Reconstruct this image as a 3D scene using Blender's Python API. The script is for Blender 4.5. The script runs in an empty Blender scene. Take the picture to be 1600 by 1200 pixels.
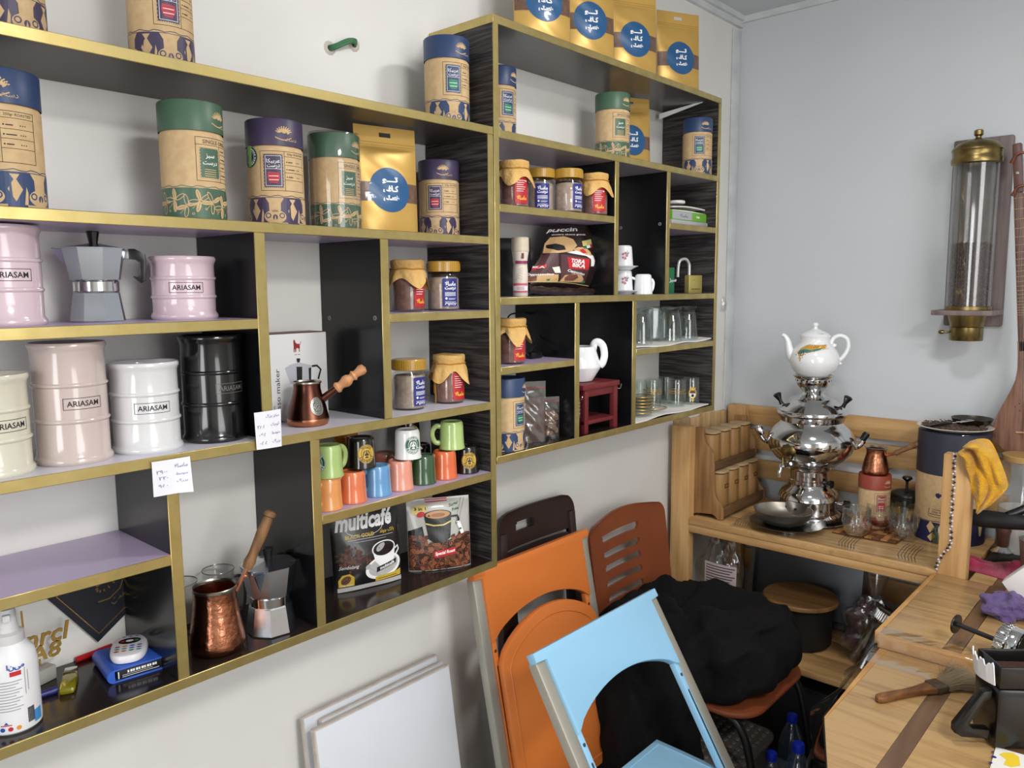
import bpy, bmesh, math, random
from mathutils import Vector, Matrix
PI = math.pi
random.seed(7)
SC = bpy.context.scene
COL = SC.collection
V = Vector

# ------------------------------------------------------------------ camera, light, exposure
FPX = 1225.27                                   # focal length in pixels of a 1600 px wide frame
CAM = V((-0.3787, -1.3919, 1.55))
ROT = Matrix(((0.66717, -0.74486, -0.00696), (-0.09532, -0.07612, -0.99253), (0.73876, 0.66285, -0.12186)))
cd = bpy.data.cameras.new('camera')
cd.sensor_width = 36; cd.lens = FPX/1600*36; cd.clip_start = .02
cam = bpy.data.objects.new('camera', cd); COL.objects.link(cam)
m3 = Matrix((ROT[0], -ROT[1], -ROT[2])).transposed()
cam.matrix_world = Matrix.Translation(CAM) @ m3.to_4x4()
SC.camera = cam
SC.view_settings.view_transform = 'Standard'; SC.view_settings.look = 'None'
SC.view_settings.gamma = 1; SC.view_settings.use_curve_mapping = False
SC.view_settings.exposure = 0.0
w = bpy.data.worlds.new('world'); SC.world = w; w.use_nodes = True
w.node_tree.nodes['Background'].inputs[0].default_value = (.8, .9, 1, 1)
w.node_tree.nodes['Background'].inputs[1].default_value = .3
def area(name, loc, target, sx, sy, power, col, shape='RECTANGLE'):
    l = bpy.data.lights.new(name, 'AREA'); l.shape = shape; l.size = sx; l.size_y = sy
    l.energy = power; l.color = col
    o = bpy.data.objects.new(name, l); COL.objects.link(o); o.location = loc
    o.rotation_euler = (V(target)-V(loc)).to_track_quat('-Z', 'Y').to_euler()
    return o
area('ceiling_lamp', (1.1, -.98, 2.47), (1.1, -.9, 0), .24, .24, 10, (1, .985, .97), 'DISK')
area('ceiling_lamp', (.1, -2.3, 2.47), (.15, -2.2, 0), .5, .5, 36, (1, .97, .93), 'DISK')
area('shop_window', (.3, -3.04, 1.6), (1.0, 0, 1.3), 1.5, 1.6, 34, (.97, .98, 1))
area('shop_door', (-2.64, -1.5, 1.25), (2.4, -.5, .9), 1.3, 1.9, 50, (.96, .98, 1))

# ------------------------------------------------------------------ pixel rays -> points at real depths
def ray(u, v): return ROT.transposed() @ V(((u-800)/FPX, (v-600)/FPX, 1))
def aty(u, v, y): d = ray(u, v); return CAM + d*((y-CAM.y)/d.y)
def atx(u, v, x): d = ray(u, v); return CAM + d*((x-CAM.x)/d.x)
def atz(u, v, z): d = ray(u, v); return CAM + d*((z-CAM.z)/d.z)
def zat(x, y, v):
    a = ROT @ (V((x, y, 0))-CAM); b = ROT @ V((0, 0, 1)); k = (v-600)/FPX
    return -(a.y-k*a.z)/(b.y-k*b.z)
def facing(x, y): return math.atan2(CAM.y-y, CAM.x-x)     # heading from a point to the camera

# ------------------------------------------------------------------ materials
def lin(c): return tuple(((x/255+.055)/1.055)**2.4 if x > 10 else x/255/12.92 for x in c)
def rgba(c): return lin(c)+(1,)
MATS = {}
def mat(name, c, rough=.5, metal=0, coat=0, spec=.5, trans=0, ior=1.45, c2=None, nscale=6, nstretch=(1, 1, 1), namt=(.35, .65), bump=0, bscale=None, det=4, sheen=0, coords='Object', aniso=0, rvar=0):
    m = bpy.data.materials.new(name); m.use_nodes = True; nt = m.node_tree; N = nt.nodes; L = nt.links
    b = N['Principled BSDF']; I = b.inputs
    I['Base Color'].default_value = rgba(c); I['Roughness'].default_value = rough; I['Metallic'].default_value = metal
    I['Coat Weight'].default_value = coat; I['Coat Roughness'].default_value = .06; I['Specular IOR Level'].default_value = spec
    I['Transmission Weight'].default_value = trans; I['IOR'].default_value = ior
    if sheen: I['Sheen Weight'].default_value = sheen
    if c2 or bump or rvar:
        tc = N.new('ShaderNodeTexCoord'); mp = N.new('ShaderNodeMapping'); mp.inputs['Scale'].default_value = nstretch
        L.new(tc.outputs[coords], mp.inputs[0])
        nz = N.new('ShaderNodeTexNoise'); nz.inputs['Scale'].default_value = nscale; nz.inputs['Detail'].default_value = det
        L.new(mp.outputs[0], nz.inputs['Vector'])
        if c2:
            r = N.new('ShaderNodeValToRGB'); r.color_ramp.elements[0].position = namt[0]; r.color_ramp.elements[1].position = namt[1]
            r.color_ramp.elements[0].color = rgba(c); r.color_ramp.elements[1].color = rgba(c2)
            L.new(nz.outputs[0], r.inputs[0]); L.new(r.outputs[0], I['Base Color'])
        if rvar:
            mr = N.new('ShaderNodeMapRange'); mr.inputs[3].default_value = max(0, rough-rvar); mr.inputs[4].default_value = rough+rvar
            L.new(nz.outputs[0], mr.inputs[0]); L.new(mr.outputs[0], I['Roughness'])
        if bump:
            n2 = nz
            if bscale:
                n2 = N.new('ShaderNodeTexNoise'); n2.inputs['Scale'].default_value = bscale; n2.inputs['Detail'].default_value = 3; L.new(mp.outputs[0], n2.inputs['Vector'])
            bp = N.new('ShaderNodeBump'); bp.inputs['Strength'].default_value = bump; bp.inputs['Distance'].default_value = .01
            L.new(n2.outputs[0], bp.inputs['Height']); L.new(bp.outputs[0], I['Normal'])
    MATS[name] = m
    return m
def clear(name, tint=(255, 255, 255), edge=.6, base=.05, rough=.03, body=0, bcol=(200, 200, 200), edgecol=None):
    "thin clear sheet: mostly see-through, mirror-like towards its edges, with an optional milky share"
    m = bpy.data.materials.new(name); m.use_nodes = True; nt = m.node_tree; N = nt.nodes; L = nt.links; N.clear()
    out = N.new('ShaderNodeOutputMaterial'); tr = N.new('ShaderNodeBsdfTransparent'); gl = N.new('ShaderNodeBsdfGlossy'); mx = N.new('ShaderNodeMixShader')
    tr.inputs[0].default_value = rgba(tint); gl.inputs['Roughness'].default_value = rough; gl.inputs[0].default_value = (.95, .95, .95, 1)
    lw = N.new('ShaderNodeLayerWeight'); lw.inputs[0].default_value = .5
    pw = N.new('ShaderNodeMath'); pw.operation = 'POWER'; pw.inputs[1].default_value = 3
    ml = N.new('ShaderNodeMath'); ml.operation = 'MULTIPLY_ADD'; ml.inputs[1].default_value = edge; ml.inputs[2].default_value = base; ml.use_clamp = True
    L.new(lw.outputs['Facing'], pw.inputs[0]); L.new(pw.outputs[0], ml.inputs[0])
    src = tr.outputs[0]
    if body:
        df = N.new('ShaderNodeBsdfDiffuse'); df.inputs[0].default_value = rgba(bcol); m2 = N.new('ShaderNodeMixShader'); m2.inputs[0].default_value = body
        L.new(tr.outputs[0], m2.inputs[1]); L.new(df.outputs[0], m2.inputs[2]); src = m2.outputs[0]
    L.new(ml.outputs[0], mx.inputs[0]); L.new(src, mx.inputs[1]); L.new(gl.outputs[0], mx.inputs[2]); L.new(mx.outputs[0], out.inputs[0])
    MATS[name] = m
    return m
def wood(name, c, c2, axis='x', scale=14, rough=.55, coat=0, knots=False, bump=.12):
    s = {'x': (.09, 1, 1), 'y': (1, .09, 1), 'z': (1, 1, .09)}[axis]
    return mat(name, c, rough, coat=coat, c2=c2, nscale=scale*3.2, nstretch=s, namt=(.36, .68), bump=bump, bscale=scale*8, det=6)
def plain(name, c, rough=.5, **k): return mat(name, c, rough, **k)

wall_m = mat('wall_paint', (228, 227, 223), .6, bump=.05, nscale=3, bscale=30, c2=(223, 221, 216))
grey_m = mat('grey_wall_paint', (202, 207, 211), .6, bump=.03, nscale=3, c2=(199, 204, 208))
ceil_m = mat('ceiling_paint', (200, 205, 210), .7)
floor_m = mat('floor_tile', (120, 112, 104), .4, c2=(100, 94, 88), nscale=9)
trim_m = mat('trim_paint', (214, 217, 218), .5, c2=(196, 200, 202), nscale=10)
gold_m = mat('brass_edge_band', (204, 185, 124), .34, metal=.85, c2=(178, 158, 98), nscale=26, nstretch=(1, 1, 1), namt=(.3, .75), rvar=.12)
white_m = mat('white_laminate', (214, 212, 222), .28)
lilac_m = mat('lilac_laminate', (186, 170, 200), .3, c2=(178, 163, 192), nscale=3)
black_m = mat('black_laminate', (17, 18, 20), .22)
dgrey_m = mat('dark_grey_laminate', (66, 62, 58), .4)
brown_m = mat('dark_brown_laminate', (40, 31, 29), .16, c2=(32, 25, 24), nscale=4)
grain_m = mat('black_wood_grain', (72, 68, 66), .5, c2=(30, 29, 30), nscale=190, nstretch=(.35, .05, 1), namt=(.36, .6), bump=.5, det=5)
kraft_m = mat('kraft_paper', (200, 172, 130), .75, c2=(190, 160, 118), nscale=70)
navy_m = plain('navy_print', (46, 64, 100), .42)
dnavy_m = plain('ink_navy', (34, 36, 74), .6)
purple_m = plain('purple_print', (66, 56, 82), .42)
green_m = plain('green_print', (70, 98, 78), .42)
ink_m = plain('black_ink', (24, 22, 24), .6)
wht_m = plain('white_print', (236, 236, 236), .5)
red_m = plain('red_print', (186, 40, 48), .5)
steel_m = mat('polished_steel', (205, 205, 205), .1, metal=1)
dsteel_m = mat('dull_steel', (150, 148, 144), .3, metal=1, rvar=.08, nscale=20)
alu_m = mat('cast_aluminium', (196, 200, 208), .24, metal=1, rvar=.08, nscale=30)
copper_m = mat('copper', (204, 140, 108), .24, metal=1, bump=.16, nscale=85, c2=(176, 112, 82), namt=(.25, .8))
tin_m = mat('tinned_rim', (176, 170, 158), .3, metal=1)
bakelite_m = plain('black_plastic', (18, 18, 19), .3)
rubber_m = plain('matte_black', (26, 26, 27), .6)
glass_m = clear('clear_glass', (250, 252, 251))
film_m = clear('clear_film', (250, 250, 250), .45, .05, .05)
chin_m = plain('white_china', (236, 238, 240), .14, coat=.6)
brass_m = mat('antique_brass', (150, 132, 86), .32, metal=1, c2=(112, 96, 60), nscale=18)
pine_m = wood('pine_wood', (206, 166, 112), (178, 134, 82), 'y', 12)
pinez_m = wood('pine_post_wood', (206, 166, 112), (176, 132, 80), 'z', 12)
ply_m = mat('plywood_top', (186, 154, 106), .45, c2=(158, 122, 78), nscale=9, nstretch=(1, .12, 1), namt=(.3, .7), coat=.5, bump=.1, det=6)
oakz_m = wood('oiled_oak', (158, 118, 74), (122, 86, 52), 'z', 16)
oaky_m = wood('oiled_oak_rail', (112, 82, 54), (82, 58, 38), 'x', 16)

# ------------------------------------------------------------------ mesh building
class MB:
    def __init__(s): s.v = []; s.f = []; s.m = []
    def add(s, vs, fs, m=0, M=None):
        o = len(s.v)
        s.v += [tuple(M @ V(p)) if M else tuple(p) for p in vs]
        s.f += [tuple(i+o for i in f) for f in fs]; s.m += [m]*len(fs)
        return s
    def addbm(s, bm, m=0, M=None):
        bm.verts.index_update()
        s.add([v.co.copy() for v in bm.verts], [[v.index for v in f.verts] for f in bm.faces], m, M); bm.free(); return s
    def box(s, lo, hi, m=0, bev=0, M=None, seg=2):
        lo, hi = V(lo), V(hi)
        bm = bmesh.new(); bmesh.ops.create_cube(bm, size=1)
        for v in bm.verts: v.co = V(((lo[i]+hi[i])/2+v.co[i]*(hi[i]-lo[i]) for i in range(3)))
        if bev: bmesh.ops.bevel(bm, geom=bm.edges[:], offset=min(bev, .49*min(abs(hi[i]-lo[i]) for i in range(3))), segments=seg, affect='EDGES', profile=.5)
        return s.addbm(bm, m, M)
    def lathe(s, prof, n=36, m=0, M=None, arc=2*PI, poly=None):
        vs, fs = [], []; full = arc >= 2*PI-1e-6; k = n if full else n+1; rows = []
        for r, z in prof:
            if r < 1e-7: rows.append([len(vs)]); vs.append((0, 0, z))
            else:
                row = []
                for i in range(k):
                    a = arc*i/n; row.append(len(vs)); vs.append((r*math.cos(a), r*math.sin(a), z))
                rows.append(row)
        for a, b in zip(rows, rows[1:]):
            for i in range(n):
                j = (i+1) % k
                if len(a) == 1 and len(b) == 1: continue
                if len(a) == 1: fs.append((a[0], b[j], b[i]))
                elif len(b) == 1: fs.append((a[i], a[j], b[0]))
                else: fs.append((a[i], a[j], b[j], b[i]))
        return s.add(vs, fs, m, M)
    def tube(s, pts, r, n=10, m=0, closed=False, M=None, flat=1):
        pts = [V(p) for p in pts]; N = len(pts); rs = r if isinstance(r, (list, tuple)) else [r]*N
        vs, fs = [], []; up = None
        for i, p in enumerate(pts):
            t = (pts[(i+1) % N]-pts[i-1]) if closed else (pts[min(i+1, N-1)]-pts[max(i-1, 0)])
            t.normalize()
            if up is None:
                up = V((0, 0, 1)) if abs(t.z) < .9 else V((1, 0, 0))
            a = (up-t*up.dot(t)).normalized(); b = t.cross(a); up = a
            for k in range(n):
                q = 2*PI*k/n; vs.append(p+(a*math.cos(q)*flat+b*math.sin(q))*rs[i])
        for i in range(N if closed else N-1):
            j = (i+1) % N
            for k in range(n): fs.append((i*n+k, i*n+(k+1) % n, j*n+(k+1) % n, j*n+k))
        if not closed:
            fs.append(tuple(range(n))[::-1]); fs.append(tuple(range((N-1)*n, N*n)))
        return s.add(vs, fs, m, M)
    def prism(s, pts, z0, z1, m=0, M=None, bev=0):
        bm = bmesh.new(); a = [bm.verts.new((x, y, z0)) for x, y in pts]; f = bm.faces.new(a)
        e = bmesh.ops.extrude_face_region(bm, geom=[f]); 
        for v in e['geom']:
            if isinstance(v, bmesh.types.BMVert): v.co.z = z1
        bmesh.ops.recalc_face_normals(bm, faces=bm.faces[:])
        if bev:
            bmesh.ops.bevel(bm, geom=[x for x in bm.edges if abs(x.verts[0].co.z-x.verts[1].co.z) < 1e-9], offset=bev, segments=2, affect='EDGES', profile=.5)
        return s.addbm(bm, m, M)
    def grid(s, fn, nu, nv, m=0, M=None, cu=False):
        vs = [fn(i/nu, j/nv) for j in range(nv+1) for i in range(nu if cu else nu+1)]; k = nu if cu else nu+1
        fs = [(j*k+i, j*k+(i+1) % k, (j+1)*k+(i+1) % k, (j+1)*k+i) for j in range(nv) for i in range(nu)]
        return s.add(vs, fs, m, M)
    def build(s, name, mats, parent=None, loc=None, rot=None, auto=38, thick=0):
        me = bpy.data.meshes.new(name); me.from_pydata(s.v, [], s.f)
        for x in (mats if isinstance(mats, (list, tuple)) else [mats]): me.materials.append(x)
        for p, i in zip(me.polygons, s.m): p.material_index = i
        if thick:
            bm = bmesh.new(); bm.from_mesh(me)
            bmesh.ops.solidify(bm, geom=bm.faces[:], thickness=thick); bm.to_mesh(me); bm.free()
        bm = bmesh.new(); bm.from_mesh(me); bmesh.ops.recalc_face_normals(bm, faces=bm.faces[:]); bm.to_mesh(me); bm.free()
        if auto:
            me.shade_smooth(); me.set_sharp_from_angle(angle=math.radians(auto))
        me.update()
        o = bpy.data.objects.new(name, me); COL.objects.link(o)
        if parent: o.parent = parent
        if loc is not None: o.location = loc
        if rot is not None: o.rotation_euler = rot
        return o
def tag(o, label, cat, group=None):
    o['label'] = label; o['category'] = cat
    if group: o['group'] = group
    return o
def thing(name, label, cat, loc=(0, 0, 0), rz=0, group=None, rot=None):
    o = bpy.data.objects.new(name, None); COL.objects.link(o); o.empty_display_size = .05
    o.location = loc; o.rotation_euler = rot or (0, 0, rz)
    return tag(o, label, cat, group)
def dup(o, loc=None, rz=None, label=None, group=None, parent=None, scale=None):
    c = o.copy(); COL.objects.link(c)
    if parent: c.parent = parent
    if loc is not None: c.location = loc
    if rz is not None: c.rotation_euler = (0, 0, rz)
    if label: c['label'] = label
    if group: c['group'] = group
    if scale: c.scale = scale if isinstance(scale, tuple) else (scale,)*3
    for ch in list(o.children): dup(ch, parent=c)
    return c
def struct(o): o['kind'] = 'structure'; return o
def T(x, y, z): return Matrix.Translation((x, y, z))
def RX(a): return Matrix.Rotation(a, 4, 'X')
def RY(a): return Matrix.Rotation(a, 4, 'Y')
def RZ(a): return Matrix.Rotation(a, 4, 'Z')
def frame(o, x, y, z=None):
    "matrix with origin o and axes x, y (z = x cross y unless given)"
    x, y = V(x), V(y); z = x.cross(y) if z is None else V(z)
    M = Matrix.Identity(4)
    for i in range(3): M[i][0], M[i][1], M[i][2], M[i][3] = x[i], y[i], z[i], o[i]
    return M
def aim(a, b):
    "matrix placing local z along a->b with origin a"
    d = (V(b)-V(a)); return T(*a) @ d.to_track_quat('Z', 'Y').to_matrix().to_4x4()
def smooth_path(pts, n=6, closed=False):
    pts = [V(p) for p in pts]; out = []; N = len(pts)
    for i in range(N if closed else N-1):
        p0 = pts[i-1] if (i or closed) else pts[0]; p1 = pts[i]; p2 = pts[(i+1) % N]
        p3 = pts[(i+2) % N] if (closed or i+2 < N) else pts[-1]
        for k in range(n):
            t = k/n
            out.append(.5*((2*p1)+(p2-p0)*t+(2*p0-5*p1+4*p2-p3)*t*t+(3*p1-p0-3*p2+p3)*t**3))
    if not closed: out.append(pts[-1])
    return out
def rrect(w, h, r, n=5, cx=0, cy=0):
    out = []
    for sx, sy, a0 in ((1, 1, 0), (-1, 1, PI/2), (-1, -1, PI), (1, -1, 1.5*PI)):
        for k in range(n+1):
            a = a0+PI/2*k/n; out.append((cx+sx*(w/2-r)+r*math.cos(a), cy+sy*(h/2-r)+r*math.sin(a)))
    return out

# ------------------------------------------------------------------ flat print (lettering, labels) laid onto surfaces
AR = {'ا': (0xFE8D, 0xFE8E), 'ب': (0xFE8F, 0xFE90, 0xFE91, 0xFE92), 'ت': (0xFE95, 0xFE96, 0xFE97, 0xFE98), 'ج': (0xFE9D, 0xFE9E, 0xFE9F, 0xFEA0),
      'د': (0xFEA9, 0xFEAA), 'ر': (0xFEAD, 0xFEAE), 'ز': (0xFEAF, 0xFEB0), 'س': (0xFEB1, 0xFEB2, 0xFEB3, 0xFEB4), 'ع': (0xFEC9, 0xFECA, 0xFECB, 0xFECC),
      'ف': (0xFED1, 0xFED2, 0xFED3, 0xFED4), 'ک': (0xFB8E, 0xFB8F, 0xFB90, 0xFB91), 'ل': (0xFEDD, 0xFEDE, 0xFEDF, 0xFEE0), 'م': (0xFEE1, 0xFEE2, 0xFEE3, 0xFEE4),
      'ه': (0xFEE9, 0xFEEA, 0xFEEB, 0xFEEC), 'و': (0xFEED, 0xFEEE), 'ی': (0xFBFC, 0xFBFD, 0xFBFE, 0xFBFF), 'گ': (0xFB92, 0xFB93, 0xFB94, 0xFB95),
      'ط': (0xFEC1, 0xFEC2, 0xFEC3, 0xFEC4), 'چ': (0xFB7A, 0xFB7B, 0xFB7C, 0xFB7D), 'ﻻ': (0xFEFB, 0xFEFC), 'ـ': (0x640,)*4}
def ar(s):
    s = s.replace('لا', 'ﻻ'); out = []
    for i, c in enumerate(s):
        if c not in AR: out.append(c); continue
        f = AR[c]
        pj = i > 0 and s[i-1] in AR and len(AR[s[i-1]]) == 4
        nj = len(f) == 4 and i+1 < len(s) and s[i+1] in AR
        k = (3 if nj else 1) if pj else (2 if nj else 0)
        out.append(chr(f[k]))
    return ''.join(reversed(out))
_tx = {}
def text_geo(t, bold=0, shear=0):
    k = (t, bold, shear)
    if k not in _tx:
        c = bpy.data.curves.new('lettering', 'FONT'); c.body = t; c.offset = bold; c.resolution_u = 2; c.shear = shear
        o = bpy.data.objects.new('lettering', c); COL.objects.link(o)
        me = bpy.data.meshes.new_from_object(o.evaluated_get(bpy.context.evaluated_depsgraph_get()))
        vs = [(v.co.x, v.co.y) for v in me.vertices]; fs = [tuple(p.vertices) for p in me.polygons]
        bpy.data.objects.remove(o); bpy.data.curves.remove(c); bpy.data.meshes.remove(me)
        if not vs: vs = [(0, 0)]
        xs = [a for a, b in vs]; ys = [b for a, b in vs]
        _tx[k] = (vs, fs, min(xs), max(xs), min(ys), max(ys))
    return _tx[k]
class Print:
    def __init__(s): s.it = []
    def poly(s, m, pts): s.it.append((m, list(pts), [tuple(range(len(pts)))])); return s
    def rect(s, m, x0, y0, x1, y1): return s.poly(m, [(x0, y0), (x1, y0), (x1, y1), (x0, y1)])
    def box(s, m, x0, y0, x1, y1, w):
        a = [(x0, y0), (x1, y0), (x1, y1), (x0, y1)]; b = [(x0+w, y0+w), (x1-w, y0+w), (x1-w, y1-w), (x0+w, y1-w)]
        s.it.append((m, a+b, [(i, (i+1) % 4, 4+(i+1) % 4, 4+i) for i in range(4)])); return s
    def disc(s, m, cx, cy, rx, ry=None, n=28, rot=0, a0=0, a1=2*PI):
        ry = ry or rx; k = n if a1-a0 >= 2*PI-1e-6 else n+1; p = []
        for i in range(k):
            a = a0+(a1-a0)*i/n; x, y = rx*math.cos(a), ry*math.sin(a)
            p.append((cx+x*math.cos(rot)-y*math.sin(rot), cy+x*math.sin(rot)+y*math.cos(rot)))
        return s.poly(m, p)
    def ring(s, m, cx, cy, r0, r1, n=32, a0=0, a1=2*PI, sy=1):
        full = a1-a0 >= 2*PI-1e-6; k = n if full else n+1
        p = [(cx+r*math.cos(a0+(a1-a0)*i/n), cy+sy*r*math.sin(a0+(a1-a0)*i/n)) for r in (r0, r1) for i in range(k)]
        s.it.append((m, p, [(i, (i+1) % k, k+(i+1) % k, k+i) for i in range(n)])); return s
    def line(s, m, pts, w):
        P = [V((x, y)) for x, y in pts]; L = []; R = []
        for i in range(len(P)):
            d = (P[min(i+1, len(P)-1)]-P[max(i-1, 0)]).normalized(); n = V((-d.y, d.x))*w/2
            L.append(tuple(P[i]+n)); R.append(tuple(P[i]-n))
        k = len(P); s.it.append((m, L+R, [(i, i+1, k+i+1, k+i) for i in range(k-1)])); return s
    def text(s, m, t, cx, cy, h=None, w=None, bold=0, rot=0, align=0, shear=0, sy=None):
        vs, fs, x0, x1, y0, y1 = text_geo(t, bold, shear)
        k = (h/(y1-y0)) if h else w/(x1-x0)
        kx = (w/(x1-x0)) if w else k
        ox = (x0+x1)/2 if align == 0 else (x0 if align < 0 else x1); oy = (y0+y1)/2
        c, q = math.cos(rot), math.sin(rot); p = []
        for x, y in vs:
            a, b = (x-ox)*kx, (y-oy)*k; p.append((cx+a*c-b*q, cy+a*q+b*c))
        s.it.append((m, p, fs)); return s
    def arctext(s, m, t, cx, cy, r, h, a0, da, bold=0, flip=False):
        for i, ch in enumerate(t):
            a = a0-da*(i-(len(t)-1)/2)*(-1 if flip else 1)
            if ch != ' ': s.text(m, ch, cx+r*math.cos(a), cy+r*math.sin(a), h=h, bold=bold, rot=a-PI/2+(PI if flip else 0))
        return s
    def geo(s, fn, off=.0003, d=.00008, step=None):
        mb = MB(); seen = []
        for m, p, fs in s.it:
            xs = [q[0] for q in p]; ys = [q[1] for q in p]; b = (min(xs), max(xs), min(ys), max(ys)); L = 0
            for m2, b2, L2 in seen:
                if b[0] < b2[1] and b2[0] < b[1] and b[2] < b2[3] and b2[2] < b[3]: L = max(L, L2+(m2 != m))
            seen.append((m, b, L))
            bm = bmesh.new(); vv = [bm.verts.new((x, y, 0)) for x, y in p]
            for f in fs:
                try: bm.faces.new([vv[i] for i in f])
                except ValueError: pass
            if step:
                for ax in ((0, 1) if isinstance(step, tuple) else (0,)):
                    st = step[ax] if isinstance(step, tuple) else step
                    c = [q[ax] for q in p]; k = math.ceil(min(c)/st+1e-6)
                    while k*st < max(c)-1e-6:
                        nrm = V((1, 0, 0)) if ax == 0 else V((0, 1, 0))
                        bmesh.ops.bisect_plane(bm, geom=bm.verts[:]+bm.edges[:]+bm.faces[:], plane_co=nrm*(k*st), plane_no=nrm); k += 1
            bm.verts.index_update()
            mb.add([fn(v.co.x, v.co.y, off+L*d) for v in bm.verts], [[v.index for v in f.verts] for f in bm.faces], m); bm.free()
        return mb
    def build(s, name, mats, parent, fn, off=.0003, d=.00008, step=None):
        return s.geo(fn, off, d, step).build(name, mats, parent, auto=0)
def cylmap(r, a0=0, z0=0, k=0, x=0, y=0):
    "wrap: u along the circumference from heading a0, v up; k = change of radius per metre of height"
    return lambda u, v, o: (x+(r+k*v+o)*math.cos(a0+u/r), y+(r+k*v+o)*math.sin(a0+u/r), z0+v)
def planemap(M): return lambda u, v, o: M @ V((u, v, o))
def root_of(o):
    while o.parent: o = o.parent
    return o
def wb(mb, name, mats, parent, **k):
    "build a part whose coordinates are given in the room, under a thing that is not rotated"
    r = root_of(parent); mb.v = [tuple(V(p)-r.location) for p in mb.v]
    return mb.build(name, mats, parent, **k)

# ================================================================== THE SETTING
XB, ZC = 2.445, 2.53
struct(MB().box((-2.7, 0, 0), (XB+.1, .1, ZC)).build('wall_left', wall_m, auto=0))
struct(MB().box((XB, -3.1, 0), (XB+.1, 0, ZC)).build('wall_back', grey_m, auto=0))
struct(MB().box((-2.7, -3.2, 0), (XB, -3.1, ZC)).build('wall_right', wall_m, auto=0))
struct(MB().box((-2.8, -3.1, 0), (-2.7, 0, ZC)).build('wall_front', wall_m, auto=0))
struct(MB().box((-2.8, -3.2, -.1), (XB+.1, .1, 0)).build('floor', floor_m, auto=0))
struct(MB().box((-2.8, -3.2, ZC), (XB+.1, .1, ZC+.1)).build('ceiling', ceil_m, auto=0))
struct(MB().box((2.385, -.008, 0), (XB, 0, 2.48), bev=.003).build('trim_1', trim_m))
struct(MB().box((-2.7, -.014, 2.492), (XB, 0, ZC)).box((-2.7, -.026, 2.512), (XB, 0, ZC)).build('trim_2', trim_m))
struct(MB().box((XB-.012, -3.1, 2.508), (XB, 0, ZC)).build('trim_3', trim_m))

# ================================================================== THE TWO WALL SHELVES
FY, TH = -.2, .0172
def slab(u, name, x0, x1, z0, z1, m):
    b = wb(MB().box((x0, FY+.002, z0), (x1, -.002, z1), bev=.0006), name, m, u, auto=0)
    wb(MB().box((x0, FY-.0006, z0), (x1, FY+.002, z1), bev=.0009, seg=1), 'edge_band', gold_m, b)
    return b
def shelf(u, x0, x1, zt, m, name='shelf'): return slab(u, name, x0, x1, zt-TH, zt, m)
def divider(u, x0, x1, z0, z1, m, name='divider'): return slab(u, name, x0, x1, z0, z1, m)
ZA, ZB, ZCs, ZD, ZE, ZG, ZH = 1.8945, 1.6609, 1.5018, 1.2973, 1.138, 1.1385, .9302
Za, Zb, Zc, Zd, Ze, Zf, Zg, Zh = 2.1272, 1.8914, 1.7333, 1.7326, 1.5286, 1.3716, 1.3779, 1.169
X0 = -.62
under_m = mat('charcoal_laminate', (84, 82, 80), .28)
ash_m = mat('ash_lilac_laminate', (150, 144, 156), .3)
su = thing('wall_shelf', 'long low black wall shelf with brass edges holding the drums and mugs', 'shelf', (X0, 0, ZH-TH))
shelf(su, X0, .8943, ZA, dgrey_m, 'top_board')
shelf(su, X0, .8943, ZH, brown_m, 'bottom_board')
divider(su, X0, X0+TH, ZH, ZA-TH, grain_m, 'side_panel')
divider(su, .877, .8943, ZH, ZA-TH, grain_m, 'side_panel')
shelf(su, X0+TH, .877, ZB, lilac_m); shelf(su, X0+TH, .877, ZD, white_m)
shelf(su, X0+TH, .3156, ZCs, lilac_m); shelf(su, .5975, .877, ZCs, lilac_m)
shelf(su, .4268, .877, ZE, lilac_m); shelf(su, X0+TH, .1466, ZG, lilac_m)
divider(su, .3156, .3353, ZD, ZB-TH, black_m)
d2 = divider(su, .5783, .5975, ZD, ZB-TH, black_m)
divider(su, .1466, .1652, ZH, ZD-TH, black_m); divider(su, .408, .4268, ZH, ZD-TH, black_m)
sv = thing('wall_shelf', 'tall black wall shelf with brass edges beside the corner, gold pouches on its top', 'shelf', (.8962, 0, Zh-TH))
shelf(sv, .8962, 1.9307, Za, under_m, 'top_board'); shelf(sv, .8962, 1.9307, Zh, brown_m, 'bottom_board')
divider(sv, .8962, .913, Zh, Za-TH, grain_m, 'side_panel'); divider(sv, 1.9142, 1.9307, Zh, Za-TH, grain_m, 'side_panel')
shelf(sv, .913, 1.9142, Zb, ash_m); shelf(sv, .913, 1.9142, Ze, ash_m)
shelf(sv, .913, 1.3568, Zc, lilac_m); shelf(sv, 1.6339, 1.9142, Zd, lilac_m)
shelf(sv, .913, 1.1864, Zf, lilac_m); shelf(sv, 1.4658, 1.9142, Zg, white_m)
divider(sv, 1.3568, 1.3745, Ze, Zb-TH, black_m); d3 = divider(sv, 1.6157, 1.6339, Ze, Zb-TH, black_m)
divider(sv, 1.1864, 1.2055, Zh, Ze-TH, black_m); d4 = divider(sv, 1.4469, 1.4658, Zh, Ze-TH, black_m)
# the brass return along the top of the tall unit's left end
wb(MB().box((.8955, FY, Za-.0172), (.8965, -.002, Za+.0008)).box((.8962, FY, Za), (.913, -.002, Za+.0008)), 'edge_band', gold_m, sv)
cap_m = plain('screw_cap_grey', (120, 120, 120), .4)
for dv, xx, uv in ((d2, .5783, ((515, 497), (586, 497))), (d3, 1.6157, ((970, 356), (1031, 350)))):
    for u, v in uv:
        p = atx(u, v, xx)
        wb(MB().lathe([(.0022, 0), (.0022, .0012), (.0045, .0014), (.005, 0)], 16, M=T(*p) @ RY(-PI/2)), 'screw_cover', cap_m, dv)
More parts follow.
